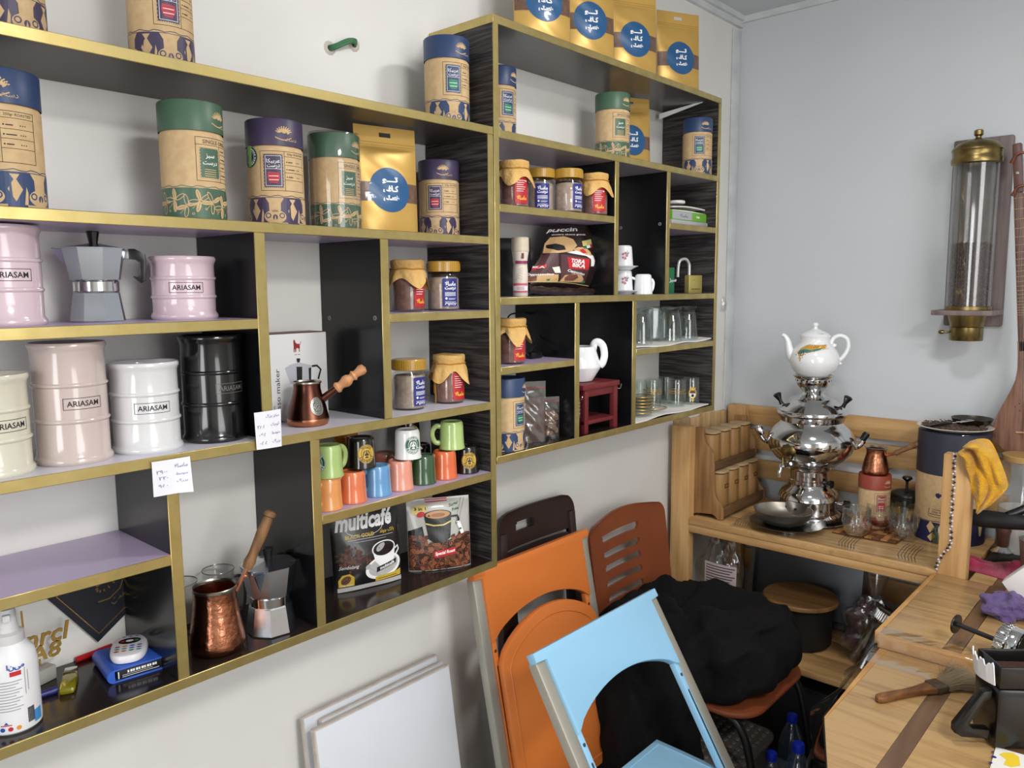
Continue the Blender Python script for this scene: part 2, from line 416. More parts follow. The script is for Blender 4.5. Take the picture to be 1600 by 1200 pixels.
# the hole with a green cable in the wall
hole_m = plain('broken_plaster', (196, 190, 182), .9); cable_m = plain('green_cable', (58, 112, 72), .5)
hp = [aty(u, v, 0) for u, v in ((515, 75), (553, 70))]
h = thing('wall_cable', 'loop of green cable poking out of a broken hole in the white wall', 'cable', hp[0])
mb = MB()
for q in hp: wb(MB().lathe([(.006, .0015), (.0085, .003), (.0105, .003), (.013, .001), (.0145, 0)], 11, M=T(*q) @ RX(PI/2)), 'plaster_rim', hole_m, h); wb(MB().lathe([(0, .0012), (.0068, .0012)], 11, M=T(*q) @ RX(PI/2)), 'drill_hole', plain('hole_dark', (60, 50, 44), .9), h)
for k in range(3):
    a, b = hp[0]+V((0, 0, -.003*k+.003)), hp[1]+V((0, 0, -.003*k+.003))
    wb(MB().tube(smooth_path([a, a+V((.006, -.014, .002)), (a+b)/2+V((0, -.02-.003*k, .006)), b+V((-.006, -.014, .002)), b]), .0032, 8), 'cable_strand', cable_m, h)
# ================================================================== COFFEE TINS
PRT = {'navy': navy_m, 'purple': purple_m, 'green': green_m}
accg_m = plain('stamp_green', (46, 140, 90), .5); accr_m = plain('stamp_red', (190, 50, 60), .5)
TR, TT = .048, .18
def tin(kind, label, loc, rz, group='coffee tins', r=TR, h=TT, sticker=False, acc=None, name='coffee_tin'):
    t = thing(name, label, 'tin', loc, rz, group)
    zl = h*.745
    MB().lathe([(0, 0), (r-.001, 0), (r, .001), (r, zl-.004), (r-.002, zl), (r-.002, zl+.01)], 56).build('body', kraft_m, t)
    MB().lathe([(r+.0002, zl), (r+.001, zl+.0005), (r+.001, h-.002), (r-.0005, h), (r-.002, h-.0005), (r-.0035, h-.004), (0, h-.004)], 56).build('lid', PRT[kind], t)
    c = PRT[kind]; P = Print(); C, K, W, I, A, S = range(6); k = r/.048; H = h/.18
    hb = .047*H
    P.rect(C, -PI*r, .0005, PI*r, hb)
    P.line(C, [(-PI*r+PI*r*i/20, hb+.0022+.0014*math.sin(i*1.9)) for i in range(41)], .0011)
    if kind == 'green':
        rnd = random.Random(3)
        for i in range(9):
            cx = (i-4)*.019*k; cy = .024+.005*math.sin(i*2.3)
            P.line(K, [(cx-.012, cy-.012), (cx, cy), (cx+.012, cy+.010)], .0007)
            for j in range(4):
                a = .5+j*1.35+rnd.uniform(-.2, .2); q, w = cx+.0095*math.cos(a), cy+.0095*math.sin(a)
                P.disc(K, q, w, .0088, .0034, 14, a)
                P.disc(C, q, w, .0070, .0022, 12, a) if (i+j) % 2 else P.line(C, [(q-.006*math.cos(a), w-.006*math.sin(a)), (q+.006*math.cos(a), w+.006*math.sin(a))], .0006)
            P.ring(K, cx+.008, cy-.012, .0012, .002, 10)
    else:
        for i in range(-2, 3):
            o = i*.066*k
            P.poly(K, [(o-.0155, hb-.001), (o+.0155, hb-.001), (o+.010, hb-.010), (o+.0095, .022), (o-.0095, .022), (o-.010, hb-.010)])
            P.disc(K, o, .014, .0185, .0115, 20); P.ring(C, o-.0115, .016, .003, .0048, 12); P.ring(C, o+.0115, .016, .003, .0048, 12)
            P.disc(C, o, .013, .0042, .005, 12); P.poly(K, [(o-.002, .008), (o+.002, .008), (o, .017)])
            P.rect(K, o-.021, .0015, o+.021, .0042)
            P.poly(K, [(o+.031, .008), (o+.040, .024), (o+.0325, .037), (o+.037, .044), (o+.025, .044), (o+.0295, .037), (o+.022, .024)])
            P.poly(K, [(o-.025, .004), (o-.0205, .004), (o-.0195, .020), (o-.0215, .028)])
    # the information panel: a thin frame, a stamp and lines of small print
    z0, z1 = .062*H, .123*H
    P.box(I, -.0225, z0-.004, .062, z1+.002, .0007); P.rect(I, .0188, z0-.004, .0194, z1-.010 if kind == 'green' else z1+.002)
    if kind == 'green':
        P.text(I, 'SINGLE ORIGIN', .017, z1-.0045, h=.0058); P.rect(I, -.0225, z1-.0098, .062, z1-.0092)
    sx0, sx1, sy0, sy1 = -.0165, .0165, z0+.001, (z1-.014 if kind == 'green' else z1-.003)
    P.rect(C, sx0, sy0, sx1, sy1)
    n = 10
    for i in range(n):
        f = (i+.5)/n
        for x, y in ((sx0+(sx1-sx0)*f, sy0), (sx0+(sx1-sx0)*f, sy1), (sx0, sy0+(sy1-sy0)*f), (sx1, sy0+(sy1-sy0)*f)): P.disc(K, x, y, .00105, n=8)
    m_ = (sy0+sy1)/2
    if kind == 'green':
        P.text(W, ar('سبز'), 0, m_+.010, h=.008, bold=.012); P.text(W, ar('درست'), 0, m_-.001, h=.007, bold=.012)
        for j in range(4): P.rect(K, -.010, m_-.0105-j*.0033, .010, m_-.0094-j*.0033)
    else:
        P.box(W, sx0+.003, sy0+.003, sx1-.003, sy1-.003, .0006); P.rect(W, sx0+.003, m_+.003, sx1-.003, m_+.0036)
        P.text(W, ar('عربیکا'), 0, m_+.016, h=.0085, w=.023, bold=.006); P.text(W, ar('درست'), 0, m_+.0075, h=.0075, w=.021, bold=.006)
        P.poly(A, [(-.009, m_-.002), (.009, m_-.003), (.010, m_-.012), (.006, m_-.021), (-.007, m_-.020), (-.0105, m_-.010)])
        for j in range(5): P.rect(W if j % 2 else C, -.008, m_-.006-j*.0032, .008, m_-.0051-j*.0032)
        P.text(I, '250gr ROASTED', .041, z1-.003, h=.0046)
        P.rect(I, .0194, z1-.0072, .062, z1-.0066)
    for j in range(3 if kind != 'green' else 4):
        y = z1-.012-j*.0125; P.rect(I, .0194, y-.0095, .062, y-.0089)
        P.disc(I, .023, y-.004, .0011, n=8); P.rect(I, .0255, y-.0048, .034+.004*(j % 2), y-.0034)
        for q in range(3): P.disc(I, .043+q*.003, y-.004, .0008, n=8)
    # the maker's mark on the lid
    q = .02; lz = zl+.020*H
    for i in range(9):
        a = .35+i*.305; P.disc(K, q+.009*math.cos(a), lz+.007*math.sin(a), .0042, .0013, 8, a+.4)
        P.disc(K, q+.0135*math.cos(a), lz+.0115*math.sin(a), .0016, .0009, 8, a)
    P.disc(K, q, lz+.004, .0042, .0036, 10)
    P.line(K, [(q-.015+i*.0035, lz-.006-.0045*math.sin(PI*i/8)) for i in range(9)], .0016); P.text(K, ar('دست'), q+.012, lz-.0095, h=.005)
    if sticker:
        P.disc(6, -.046, .116*H, .019); P.disc(S, -.046, .116*H, .0177); P.ring(W, -.046, .116*H, .0105, .0112)
        P.disc(K, -.046, .116*H, .005, .003, 10)
        [P.ring(W, -.046, .116*H, .0128, .0150, 6, a_, a_+.22) for a_ in (-1.2, -.9, -.6, -.3, .1, .4, .7, 1.0, 1.3)]
    lime = plain('sticker_lime', (116, 176, 74), .4)
    base = cylmap(r, 0)
    def fn(u, v, o): return base(u, v, o+(.0011 if v > zl else 0))
    P.build('label_print', [c, kraft_m, wht_m, ink_m, accr_m if acc == 'red' else accg_m, dnavy_m, lime], t, fn, step=.005)
    return t
def on(u, v, y, z): p = aty(u, v, y); return V((p.x, y, z))
def put(u, v, y, z, phi): p = on(u, v, y, z); return p, facing(p.x, p.y)+math.radians(phi)
p, a = put(431, 280, -.127, ZB, -4); tin_p = tin('purple', 'purple and kraft coffee tin with a round seal sticker beside wrapped green tin', p, a, sticker=True, acc='red')
p, a = put(4, 220, -.14, ZB, -25); tin_n = tin('navy', 'navy kraft coffee tin cut by the left frame edge above the pink drum', p, a)
p, a = put(301, 260, -.15, ZB, 33); tin_g = tin('green', 'green kraft coffee tin standing alone left of the sealed purple tin', p, a)
def again(src, u, v, y, z, phi, label, sc=1):
    p, a = put(u, v, y, z, phi); return dup(src, p, a, label, 'coffee tins', scale=sc)
tin_plain = tin('purple', 'purple kraft coffee tin atop the long low shelf, cut by the upper frame edge', *put(251, 40, -.113, ZA, 15), acc='red')
again(tin_plain, 9, 10, -.12, ZA, -50, 'purple kraft coffee tin at the upper left corner, only its base showing')
again(tin_n, 698, 120, -.119, ZA, 17, 'navy kraft coffee tin atop the long low shelf against the taller unit')
tg2 = again(tin_g, 523, 280, -.118, ZB, 35, 'green and kraft coffee tin in glossy clear wrap left of a gold pouch', .98)
MB().lathe([(0, -.0003), (TR+.003, 0), (TR+.0032, .06), (TR+.0028, .12), (TR+.0032, .178), (TR+.001, .1835), (0, .1835)], 40).build('clear_wrap', film_m, tg2)
again(tin_plain, 686, 300, -.085, ZB, -12, 'purple and kraft coffee tin behind the gold pouch on the long low shelf', .92)
tin_n2 = tin('navy', 'slim navy coffee tin half hidden behind the brass edge of the tall shelf', *put(780, 140, -.075, Zb, 32), r=.04, h=.175, sticker=True)
again(tin_g, 957, 190, -.125, Zb, 28, 'green and kraft coffee tin in front of a gold pouch in the tall shelf', .97)
p, a = put(1093, 225, -.155, Zb, 8); p.x = 1.866
dup(tin_n, p, a, 'navy kraft coffee tin at the right end of the tall shelf under white paper', 'coffee tins', scale=.93)
again(tin_n, 790, 650, -.15, Zh, 50, 'navy kraft coffee tin at the bottom of the tall shelf beside clear bags', .95)
# a folded white sheet poking out over the last tin
MB().grid(lambda i, j: aty(1030+68*i, 178-20*i+(4-3*i)*j*2.2, -.02-.15*i)+V((0, 0, -.0)), 6, 3).build('paper_sheet', wht_m, thick=.001)
tag(bpy.data.objects['paper_sheet'], 'folded white paper sheet poking from behind a pouch over the navy tin', 'paper')

# ================================================================== GLAZED DRUM CANISTERS
def drum(label, loc, rz, col, h, ink, name='drum_canister'):
    m = mat('glaze', col, .16, coat=.7); r = .0515
    t = thing(name, label, 'canister', loc, rz, 'glazed drum canisters')
    a, b = h*.36, h*.655
    def rib(z): return [(r-.002, z-.0035), (r-.0002, z-.0015), (r+.0003, z), (r-.0002, z+.0015), (r-.002, z+.0035)]
    prof = [(0, 0), (r-.001, 0), (r+.001, .0025), (r+.0015, .006), (r, .0095), (r-.0022, .0125)]+rib(a)+rib(b)+[(r-.0022, h-.014), (r-.001, h-.010), (r+.001, h-.006), (r+.0012, h-.003), (r-.0005, h), (r-.003, h-.0008), (r-.0055, h-.006), (r-.007, .012), (0, .01)]
    MB().lathe(prof, 64).build('body', m, t)
    P = Print(); z = (a+b)/2; P.box(0, -.027, z-.0085, .027, z+.0085, .0008); P.text(0, 'ARIASAM', 0, z, h=.0082, w=.044, bold=.014)
    P.build('label_print', ink, t, cylmap(r-.002), step=.004)
    return t
def dput(u, v, y, z): p = on(u, v, y, z); return p
ph = lambda p, d: facing(p.x, p.y)+math.radians(d)
grey_ink = plain('grey_ink', (96, 92, 88), .5)
for lab, u, v, y, z, d, col, h, ink in (
        ('pale pink glazed drum canister cut by the left frame edge, beside the coffee maker', 2, 430, -.115, ZCs, 14, (208, 186, 194), .139, ink_m),
        ('short pale pink glazed drum canister right of the coffee maker', 287, 450, -.1, ZCs, 5, (208, 186, 194), .103, ink_m),
        ('cream glazed drum canister cut by the left frame edge, beside the taupe drum', -18, 660, -.135, ZD, 30, (206, 202, 184), .14, ink_m),
        ('tall taupe glazed drum canister between cream and white drums', 111, 630, -.125, ZD, 19, (194, 178, 172), .178, ink_m),
        ('short white glazed drum canister left of the black drum', 228, 640, -.128, ZD, 12, (210, 210, 211), .141, ink_m),
        ('tall glossy black glazed drum canister against the divider', 333, 610, -.128, ZD, 36, (12, 12, 13), .178, grey_ink)):
    p = dput(u, v, y, z); drum(lab, p, ph(p, d), col, h, ink)

# ================================================================== SPICE JARS
powder_m = mat('masala_powder', (190, 172, 156), .9, c2=(164, 146, 130), nscale=90)
choc_m = mat('brown_powder', (150, 112, 98), .9, c2=(130, 94, 82), nscale=80)
cap_gold = plain('gold_plastic_lid', (178, 138, 52), .3, coat=.4)
lblue_m = plain('blue_label', (40, 46, 122), .4); lred_m = plain('red_label', (178, 40, 46), .4)
cloth_m = mat('tan_cotton', (214, 174, 108), .85, c2=(200, 158, 92), nscale=26, bump=.25, bscale=160)
string_m = plain('ochre_string', (176, 120, 34), .8)
yel_m = plain('yellow_print', (232, 190, 60), .5)
JR, JH = .0355, .106
def jar(kind, label, loc, rz, group, seed=1, tail=False, phi2=None):
    t = thing('spice_jar', label, 'jar', loc, rz, group)
    r = JR-.001
    MB().lathe([(0, 0), (r-.003, 0), (r, .004), (r, .073), (r-.003, .080), (r-.006, .083), (r-.006, .092), (r-.0075, .092), (r-.0078, .082), (r-.0016, .072), (r-.0016, .005), (0, .003)], 40).build('glass_body', film_m, t)
    MB().lathe([(0, .0034), (r-.004, .0034), (r-.0019, .0055), (r-.0019, .068), (r-.006, .072), (0, .0725)], 36).build('powder', powder_m if kind == 'lid' else choc_m, t)
    P = Print(); C, W, Y = 0, 1, 2
    P.poly(C, rrect(.036, .060, .003, 3, 0, .039))
    if kind == 'lid':
        P.text(W, ar('ماسالا'), 0, .058, h=.0095, w=.026, bold=.035); P.text(W, ar('درست'), 0, .0475, h=.0088, w=.026, bold=.035)
        for j in range(4): P.rect(W, -.013, .0385-j*.0022, .013, .0394-j*.0022)
        P.disc(W, -.010, .0265, .0025, n=12); P.rect(W, -.005, .026, .013, .0267); P.rect(W, -.005, .024, .010, .0246)
        for j in range(7): P.line(W, [(-.013+j*.004, .013+.003*math.sin(j*2)), (-.011+j*.004, .0165), (-.008+j*.004, .014+.002*math.cos(j*3))], .0014)
        P.rect(W, -.013, .0185, .013, .0193)
        n = 64; mb = MB()
        vs = []; 
        prof = [(.0355, .0835), (.0362, .0845), (.0362, .1035), (.0345, .106), (0, .106)]
        rows = []
        for i, (q, z) in enumerate(prof):
            rows.append((q, z))
        mb.lathe(rows, 64)
        for k in range(48):
            a = 2*PI*k/48; mb.box((.0358, -.0008, .0865), (.0369, .0008, .1015), M=RZ(a))
        mb.build('lid', cap_gold, t, auto=30)
    else:
        P.text(Y, ar('ماسالا'), 0, .022, h=.010, w=.026, bold=.035)
        for j in range(6): P.rect(W, -.013, .060-j*.0048, .010-(j % 3)*.003, .0611-j*.0048)
        P.disc(W, .012, .060, .0022, n=12)
        rnd = random.Random(seed); o1 = rnd.uniform(0, 6)
        def cl(i, j):
            a = 2*PI*i; s = j
            pl = .5+.5*math.sin(11*a+o1)
            if s < .3:                                     # crown of the cap
                q = s/.3; return ((JR-.001)*q*math.cos(a), (JR-.001)*q*math.sin(a), .1065+.0012*math.sin(3*a+o1)*q)
            if s < .45:
                q = (s-.3)/.15; rr = JR-.001+.0015*math.sin(q*PI)-.0022*q+.0006*pl*q; return (rr*math.cos(a), rr*math.sin(a), .1065-.018*q)
            q = (s-.45)/.55; corner = abs(math.cos(2*a+o1))**2.2
            L = .017+.027*corner+.003*math.sin(5*a+o1)
            rr = JR-.0015+q*(.004+.010*corner)+.0032*pl*min(1, 2*q)*(1-.4*q)+.002*q*math.sin(7*a)
            return (rr*math.cos(a), rr*math.sin(a), .0885-L*q)
        c = MB().grid(cl, 88, 26, cu=True).build('cloth_cover', cloth_m, t, auto=60, thick=.0006)
        ring = [((JR+.0008)*math.cos(2*PI*k/40), (JR+.0008)*math.sin(2*PI*k/40), .0885+.0008*math.sin(k)) for k in range(40)]
        mb = MB().tube(ring, .0013, 8, closed=True)
        if tail:
            mb.tube(smooth_path([(0, -.037, .088), (.001, -.040, .07), (0, -.041, .045), (.002, -.042, .02), (.001, -.042, .003)]), .0012, 7)
            mb.tube(smooth_path([(0, -.037, .088), (-.003, -.040, .072), (-.002, -.042, .05), (-.003, -.042, .025)]), .0012, 7)
        mb.build('tie_string', string_m, c)
    P.build('label_print', [lblue_m if kind == 'lid' else lred_m, wht_m, yel_m], t, cylmap(JR-.001, math.radians(phi2) if phi2 else 0), step=.004)
    return t
GM, GC = 'gold-lidded masala jars', 'cloth-capped spice jars'
def jput(u, v, y, z, d): p = on(u, v, y, z); return p, ph(p, d)
jl = jar('lid', 'gold-lidded masala jar on the upper small shelf beside the wood grain panel', *jput(693, 445, -.13, ZCs, 26), GM)
def jagain(s, u, v, y, z, d, label, g): p, a = jput(u, v, y, z, d); return dup(s, p, a, label, g)
jagain(jl, 639, 600, -.13, ZD, 46, 'gold-lidded masala jar beside a cloth-capped jar, right of the copper pot', GM)
jagain(jl, 844, 290, -.12, Zc, 10, 'gold-lidded masala jar with its whole blue label facing out, second of four jars', GM)
jagain(jl, 888, 297, -.166, Zc, 50, 'gold-lidded masala jar with label turned to the right, third of four jars', GM)
jar('cloth', 'cloth-capped spice jar left of a gold-lidded jar on the upper small shelf', *jput(637, 445, -.12, ZCs, 52), GC, 1)
jar('cloth', 'cloth-capped spice jar with a hanging string tail, right of the copper pot', *jput(702, 600, -.128, ZD, 42), GC, 2, tail=True)
jar('cloth', 'cloth-capped spice jar at the left end of the row of four jars', *jput(803, 285, -.15, Zc, 32), GC, 3)
jar('cloth', 'cloth-capped spice jar at the right end of the row of four jars', *jput(929, 305, -.164, Zc, 22), GC, 4)
jar('cloth', 'cloth-capped spice jar beside a black cable, lower in the tall shelf', *jput(799, 540, -.15, Zf, 38), GC, 5)

# ================================================================== ESPRESSO MUGS, UPSIDE DOWN
def mug(col, label, loc, rz, badge=None, flip=True):
    m = mat('mug_glaze', col, .15, coat=.7)
    t = thing('espresso_mug', label, 'mug', loc, rz, 'upturned mugs on the lilac shelf')
    h = .061
    MB().lathe([(.0255, .002), (.0265, 0), (.0285, .0008), (.0287, .004), (.0272, .008), (.0262, .03), (.0255, .052), (.0245, .0575), (.0225, .061), (.020, .0605), (.0190, .0585), (0, .0585)], 44).build('body', m, t)
    path = smooth_path([(-.0255, 0, .050), (-.034, 0, .051), (-.042, 0, .043), (-.0435, 0, .031), (-.039, 0, .018), (-.031, 0, .0135), (-.0262, 0, .016)])
    MB().tube(path, .0042, 10, flat=1.35).build('handle', m, t)
    if badge:
        P = Print(); g0, g1 = 0, 1; z = .031
        P.disc(0, 0, z, .0185); P.ring(1, 0, z, .0170, .0177); P.ring(1, 0, z, .0108, .0116)
        P.arctext(1, 'STARBUCKS', 0, z, .0141, .0042, -PI/2, .27, .03, flip=False) if False else None
        for i, ch in enumerate('STARBUCKS'):
            a = -PI/2-(i-4)*.27; P.text(1, ch, .0142*math.cos(a), z+.0142*math.sin(a), h=.0044, bold=.03, rot=a-PI/2)
        for i, ch in enumerate('COFFEE'):
            a = PI/2-(i-2.5)*.27; P.text(1, ch, .0142*math.cos(a), z+.0142*math.sin(a), h=.0044, bold=.03, rot=a+PI/2)
        # upturned emblem: crowned figure between two raised tails
        for s in (-1, 1):
            P.line(1, [(s*.003, z+.007), (s*.0065, z+.003), (s*.0075, z-.003), (s*.0085, z-.0065)], .0017)
            P.disc(1, s*.0035, z-.0015, .0012, .0022, 8); P.line(1, [(s*.0025, z+.0055), (s*.0045, z+.001)], .0009)
        P.disc(1, 0, z-.001, .0026, .0034, 12); P.poly(1, [(-.003, z-.005), (.003, z-.005), (.0042, z-.0088), (.0015, z-.007), (0, z-.0095), (-.0015, z-.007), (-.0042, z-.0088)])
        P.line(1, [(0, z+.002), (0, z+.008)], .0022)
        for s in (-1, 1): P.disc(0, s*.001, z-.002, .0005, n=6)
        P.build('badge', badge, t, cylmap(.0277, 0, 0, -.046), off=.0006, step=.003)
    return t
gb = [plain('gold_badge', (206, 168, 74), .4), plain('badge_black', (22, 18, 18), .5)]
wbdg = [plain('badge_green', (30, 92, 66), .4), wht_m]
def mput(u, v, y, z): p = on(u, v, y, z); return p
MZ = .0612
for col, lab, u, v, y, z, d, bd in (
        ((216, 146, 84), 'amber upturned mug under the light green mug, at the left end of the row', 512, 775, -.165, ZE, 150, None),
        ((214, 116, 74), 'orange upturned mug under the black one, second in the row', 551, 765, -.160, ZE, 120, None),
        ((98, 150, 194), 'sky blue upturned mug in the row of mugs', 590, 755, -.158, ZE, 120, None),
        ((222, 150, 128), 'salmon pink upturned mug under the white one', 625, 745, -.156, ZE, 120, None),
        ((54, 84, 54), 'dark green upturned mug under the white one', 661, 733, -.156, ZE, 120, None),
        ((216, 106, 62), 'orange upturned mug next to the black one at the right end of the row', 694.5, 724, -.157, ZE, 120, None),
        ((24, 17, 17), 'black upturned mug with a gold badge under a light green mug', 729, 715, -.156, ZE, 14, gb),
        ((162, 186, 114), 'light green upturned mug on the amber mug, touching the brass upright', 513, 725, -.165, ZE+MZ, -48, wbdg),
        ((24, 20, 20), 'black upturned mug with a gold badge stacked on the orange and blue mugs', 565, 715, -.152, ZE+MZ, 22, gb),
        ((226, 226, 224), 'white upturned mug with a green badge stacked on the pink and green mugs', 637, 700, -.156, ZE+MZ, 26, wbdg),
        ((168, 194, 120), 'light green upturned mug stacked on top at the right end', 706, 686, -.156, ZE+MZ, 100, None),
        ((190, 120, 20), 'amber upturned mug stacked in the back behind the black mug', 541, 715, -.08, ZE+MZ, -20, None),
        ((20, 17, 17), 'black upturned mug stacked in the back behind the white mug', 638, 690, -.06, ZE+MZ, 24, gb),
        ((170, 104, 88), 'dull pink upturned mug low in the back between the black and white mugs', 601, 722, -.075, ZE, 100, None),
        ((196, 130, 30), 'amber upturned mug low in the back behind the orange mug', 545, 745, -.085, ZE, 100, None),
        ((20, 17, 17), 'black upturned mug low in the back behind the green mug', 655, 705, -.06, ZE, 100, None)):
    p = mput(u, v, y, z); mug(col, lab, p, ph(p, d), bd)

# ================================================================== POUCHES
def pouch_shape(w, h, bulge, top=.82, foot=.5, wr=.0012, seed=0, lean=0):
    def t(x, z):
        i, j = x/w+.5, z/h
        if j > top: return .0005
        q = j/top; e = max(0, 1-(2*i-1)**2)
        b = bulge*(e**.75)*((1-q)**.45*(foot+(1-foot)*math.sin(min(1, q*2.2)*PI/2)))
        b += wr*e*math.sin(9*i+7*q+seed)*math.sin(5*q*PI+3*i+seed)*min(1, 4*(1-q))
        return max(.0005, b)
    return t
def pouch_mesh(w, h, t, slot=None, nu=44, nv=52):
    mb = MB(); vs = []; fs = []; K = nu+1
    for sgn in (-1, 1):
        for j in range(nv+1):
            for i in range(K):
                x, z = (i/nu-.5)*w, j/nv*h; vs.append((x, sgn*t(x, z), z))
    o = K*(nv+1)
    for side in (0, 1):
        for j in range(nv):
            for i in range(nu):
                x, z = ((i+.5)/nu-.5)*w, (j+.5)/nv*h
                if slot and abs(z-slot[1]) < slot[3] and abs(x-slot[0]) < slot[2]-.3*abs(z-slot[1]): continue
                a = side*o+j*K+i; f = (a, a+1, a+K+1, a+K); fs.append(f if side == 0 else f[::-1])
    for j in range(nv):
        for i in (0, nu):
            a = j*K+i; f = (a, a+K, o+a+K, o+a); fs.append(f if i == 0 else f[::-1])
    for i in range(nu):
        for j in (0, nv):
            a = j*K+i; f = (a, a+1, o+a+1, o+a); fs.append(f[::-1] if j == 0 else f)
    return mb.add(vs, fs)
def pmap(t): return lambda u, v, o: (u, -t(u, v)-o, v)
goldpouch_m = mat('gold_kraft_foil', (204, 166, 90), .36, metal=.3, c2=(194, 154, 78), nscale=8)
window_m = mat('pouch_window', (110, 82, 66), .35, coat=.6, c2=(92, 66, 54), nscale=120)
badge_b = plain('badge_blue', (36, 84, 130), .35, coat=.3)
def gold_pouch(label, loc, rz, tilt=0, w=.128, h=.205, name='coffee_pouch', src=None):
    if src:
        o = dup(src, loc, None, label, 'gold coffee pouches'); o.rotation_euler = (tilt, 0, rz); return o
    o = thing(name, label, 'pouch', loc, rz, 'gold coffee pouches', rot=(tilt, 0, rz))
    t = pouch_shape(w, h, .022, .80, .75)
    pouch_mesh(w, h, t, slot=(0, h*.925, .013, .0035), nu=64, nv=72).build('bag', goldpouch_m, o, auto=60)
    P = Print(); zc = h*.405
    P.rect(0, -w/2+.001, h*.295, w/2-.001, h*.475)
    P.disc(1, 0, zc, w*.325, n=48)
    for s_, z, hh in (('تـــو', zc+.019, .014), ('کـافی', zc+.001, .0165), ('هسـتی', zc-.0175, .014)): P.text(2, ar(s_), .001, z, h=hh, w=.035, bold=.05)
    P.build('label_print', [window_m, badge_b, wht_m], o, pmap(t), off=.0005, step=(.004, .004))
    P = Print(); P.rect(0, -w/2+.002, h*.845, w/2-.002, h*.852).rect(0, -w/2+.002, h*.822, w/2-.002, h*.828)
    P.build('zip_seal', plain('zip_ridge', (178, 132, 56), .4), o, pmap(t), off=.0006)
    return o
gp = gold_pouch('gold coffee pouch between the wrapped green tin and a purple tin', on(606, 330, -.12, ZB), math.radians(-12), -.03, w=.137, h=.212)
p = on(986, 200, -.065, Zb); gold_pouch('gold coffee pouch behind the green tin in the tall shelf', p, math.radians(-24), -.05, src=gp).scale = (1.0,)*3
for lab, u, v in (('leftmost gold coffee pouch of the four on top of the tall shelf', 848, 40), ('gold coffee pouch second from the left on top of the tall shelf', 920, 70),
                  ('gold coffee pouch third from the left on top of the tall shelf', 990, 100), ('gold coffee pouch at the right end on top of the tall shelf', 1060, 122)):
    gold_pouch(lab, on(u, v, -.145, Za), math.radians(-26), -.04, src=gp).scale = (1.07,)*3
# ================================================================== MOKA POTS
def moka(label, loc, rz, sc=1):
    t = thing('moka_pot', label, 'coffee maker', loc, rz); k = 1/math.cos(PI/8); R8 = RZ(PI/8)
    def oct_(pr, o=R8): return MB().lathe([(r*k, z) for r, z in pr], 8, M=o)
    oct_([(0, 0), (.037, 0), (.0385, .002), (.0325, .046), (.031, .0485), (0, .0485)]).build('boiler', alu_m, t, auto=20)
    MB().lathe([(.030, .0475), (.0335, .049), (.0335, .0635), (.032, .065), (.028, .065)], 40).build('collar', steel_m, t)
    u = oct_([(.031, .065), (.0345, .067), (.0425, .1135), (.0425, .1155), (.0405, .1155), (.033, .068), (0, .067)]).build('upper_chamber', alu_m, t, auto=20)
    MB().add([(.0385, -.014, .114), (.0385, .014, .114), (.060, -.003, .1165), (.060, .003, .1165), (.0365, 0, .078), (.058, 0, .112)],
             [(0, 4, 5, 2), (4, 1, 3, 5), (2, 5, 3)]).build('spout', alu_m, t, auto=15, thick=.001)
    l = oct_([(.0435, .1155), (.0437, .1172), (.008, .1245), (0, .1245)]).build('lid', alu_m, t, auto=8)
    MB().lathe([(0, .124), (.0062, .124), (.0095, .1425), (.0085, .144), (0, .144)], 8).build('knob', bakelite_m, t, auto=20)
    MB().box((-.054, -.006, .1), (-.041, .006, .1145), bev=.001).build('hinge', alu_m, t)
    pts = [(-.050, .1165), (-.060, .1165), (-.0745, .108), (-.0755, .100), (-.073, .066), (-.0665, .0615), (-.055, .070), (-.0555, .073), (-.062, .0705), (-.0645, .075), (-.0648, .094), (-.060, .099), (-.050, .100)]
    MB().prism(pts, -.0065, .0065, M=RX(PI/2), bev=.0012).build('handle', bakelite_m, t)
    t.scale = (sc,)*3; return t
p = on(152, 470, -.085, ZCs); moka('aluminium moka pot on the shelf between the two pale pink drums', p, facing(p.x, p.y)-math.radians(97), .97)
p = on(423, 950, -.140, ZH); moka('aluminium moka pot beside the hammered copper pot on the bottom shelf', p, facing(p.x, p.y)-math.radians(24), 1.07)

# ================================================================== COPPER POTS
def handle_tube(a, b, prof, m, name, t, n=14):
    L = (V(b)-V(a)).length
    return MB().lathe([(r, z*L) for z, r in prof], n, M=aim(a, b)).build(name, m, t)
beech_m = wood('turned_beech', (206, 150, 104), (178, 122, 80), 'x', 20)
oldwood_m = wood('worn_handle_wood', (136, 98, 62), (102, 70, 42), 'z', 20)
dcop_m = mat('dark_copper', (112, 72, 58), .3, metal=1, c2=(84, 52, 44), nscale=20)
bcop_m = mat('bright_copper', (186, 122, 92), .3, metal=1)
emb_m = mat('embossed_silver', (120, 120, 116), .4, metal=1, bump=.5, nscale=300)
p = on(481, 640, -.133, ZD); a = facing(p.x, p.y)
t = thing('copper_coffee_pot', 'dark copper coffee pot with pale turned handle in front of the white box', 'coffee pot', p, a)
MB().lathe([(.0385, .0135), (.0375, .018), (.0335, .036), (.0265, .060), (.0245, .070), (.0252, .078), (.0235, .078), (.0232, .070), (.025, .060), (.03, .04), (0, .035)], 48).build('body', dcop_m, t)
MB().lathe([(0, 0), (.033, 0), (.0365, .002), (.0388, .008), (.0388, .0125), (.0385, .0135)], 48).build('base', bcop_m, t)
MB().lathe([(.0252, .0775), (.0272, .079), (.0272, .0815), (.025, .082), (.0235, .079)], 40).build('rim', tin_m, t)
ca, sa = math.cos(PI*.5), math.sin(PI*.5)
A, B, Cc = V((.004, .028, .048)), V((.006, .053, .0665)), V((.010, .108, .106))
handle_tube(A, B, [(0, .0075), (1, .0068), (1, 0)], dcop_m, 'socket', t)
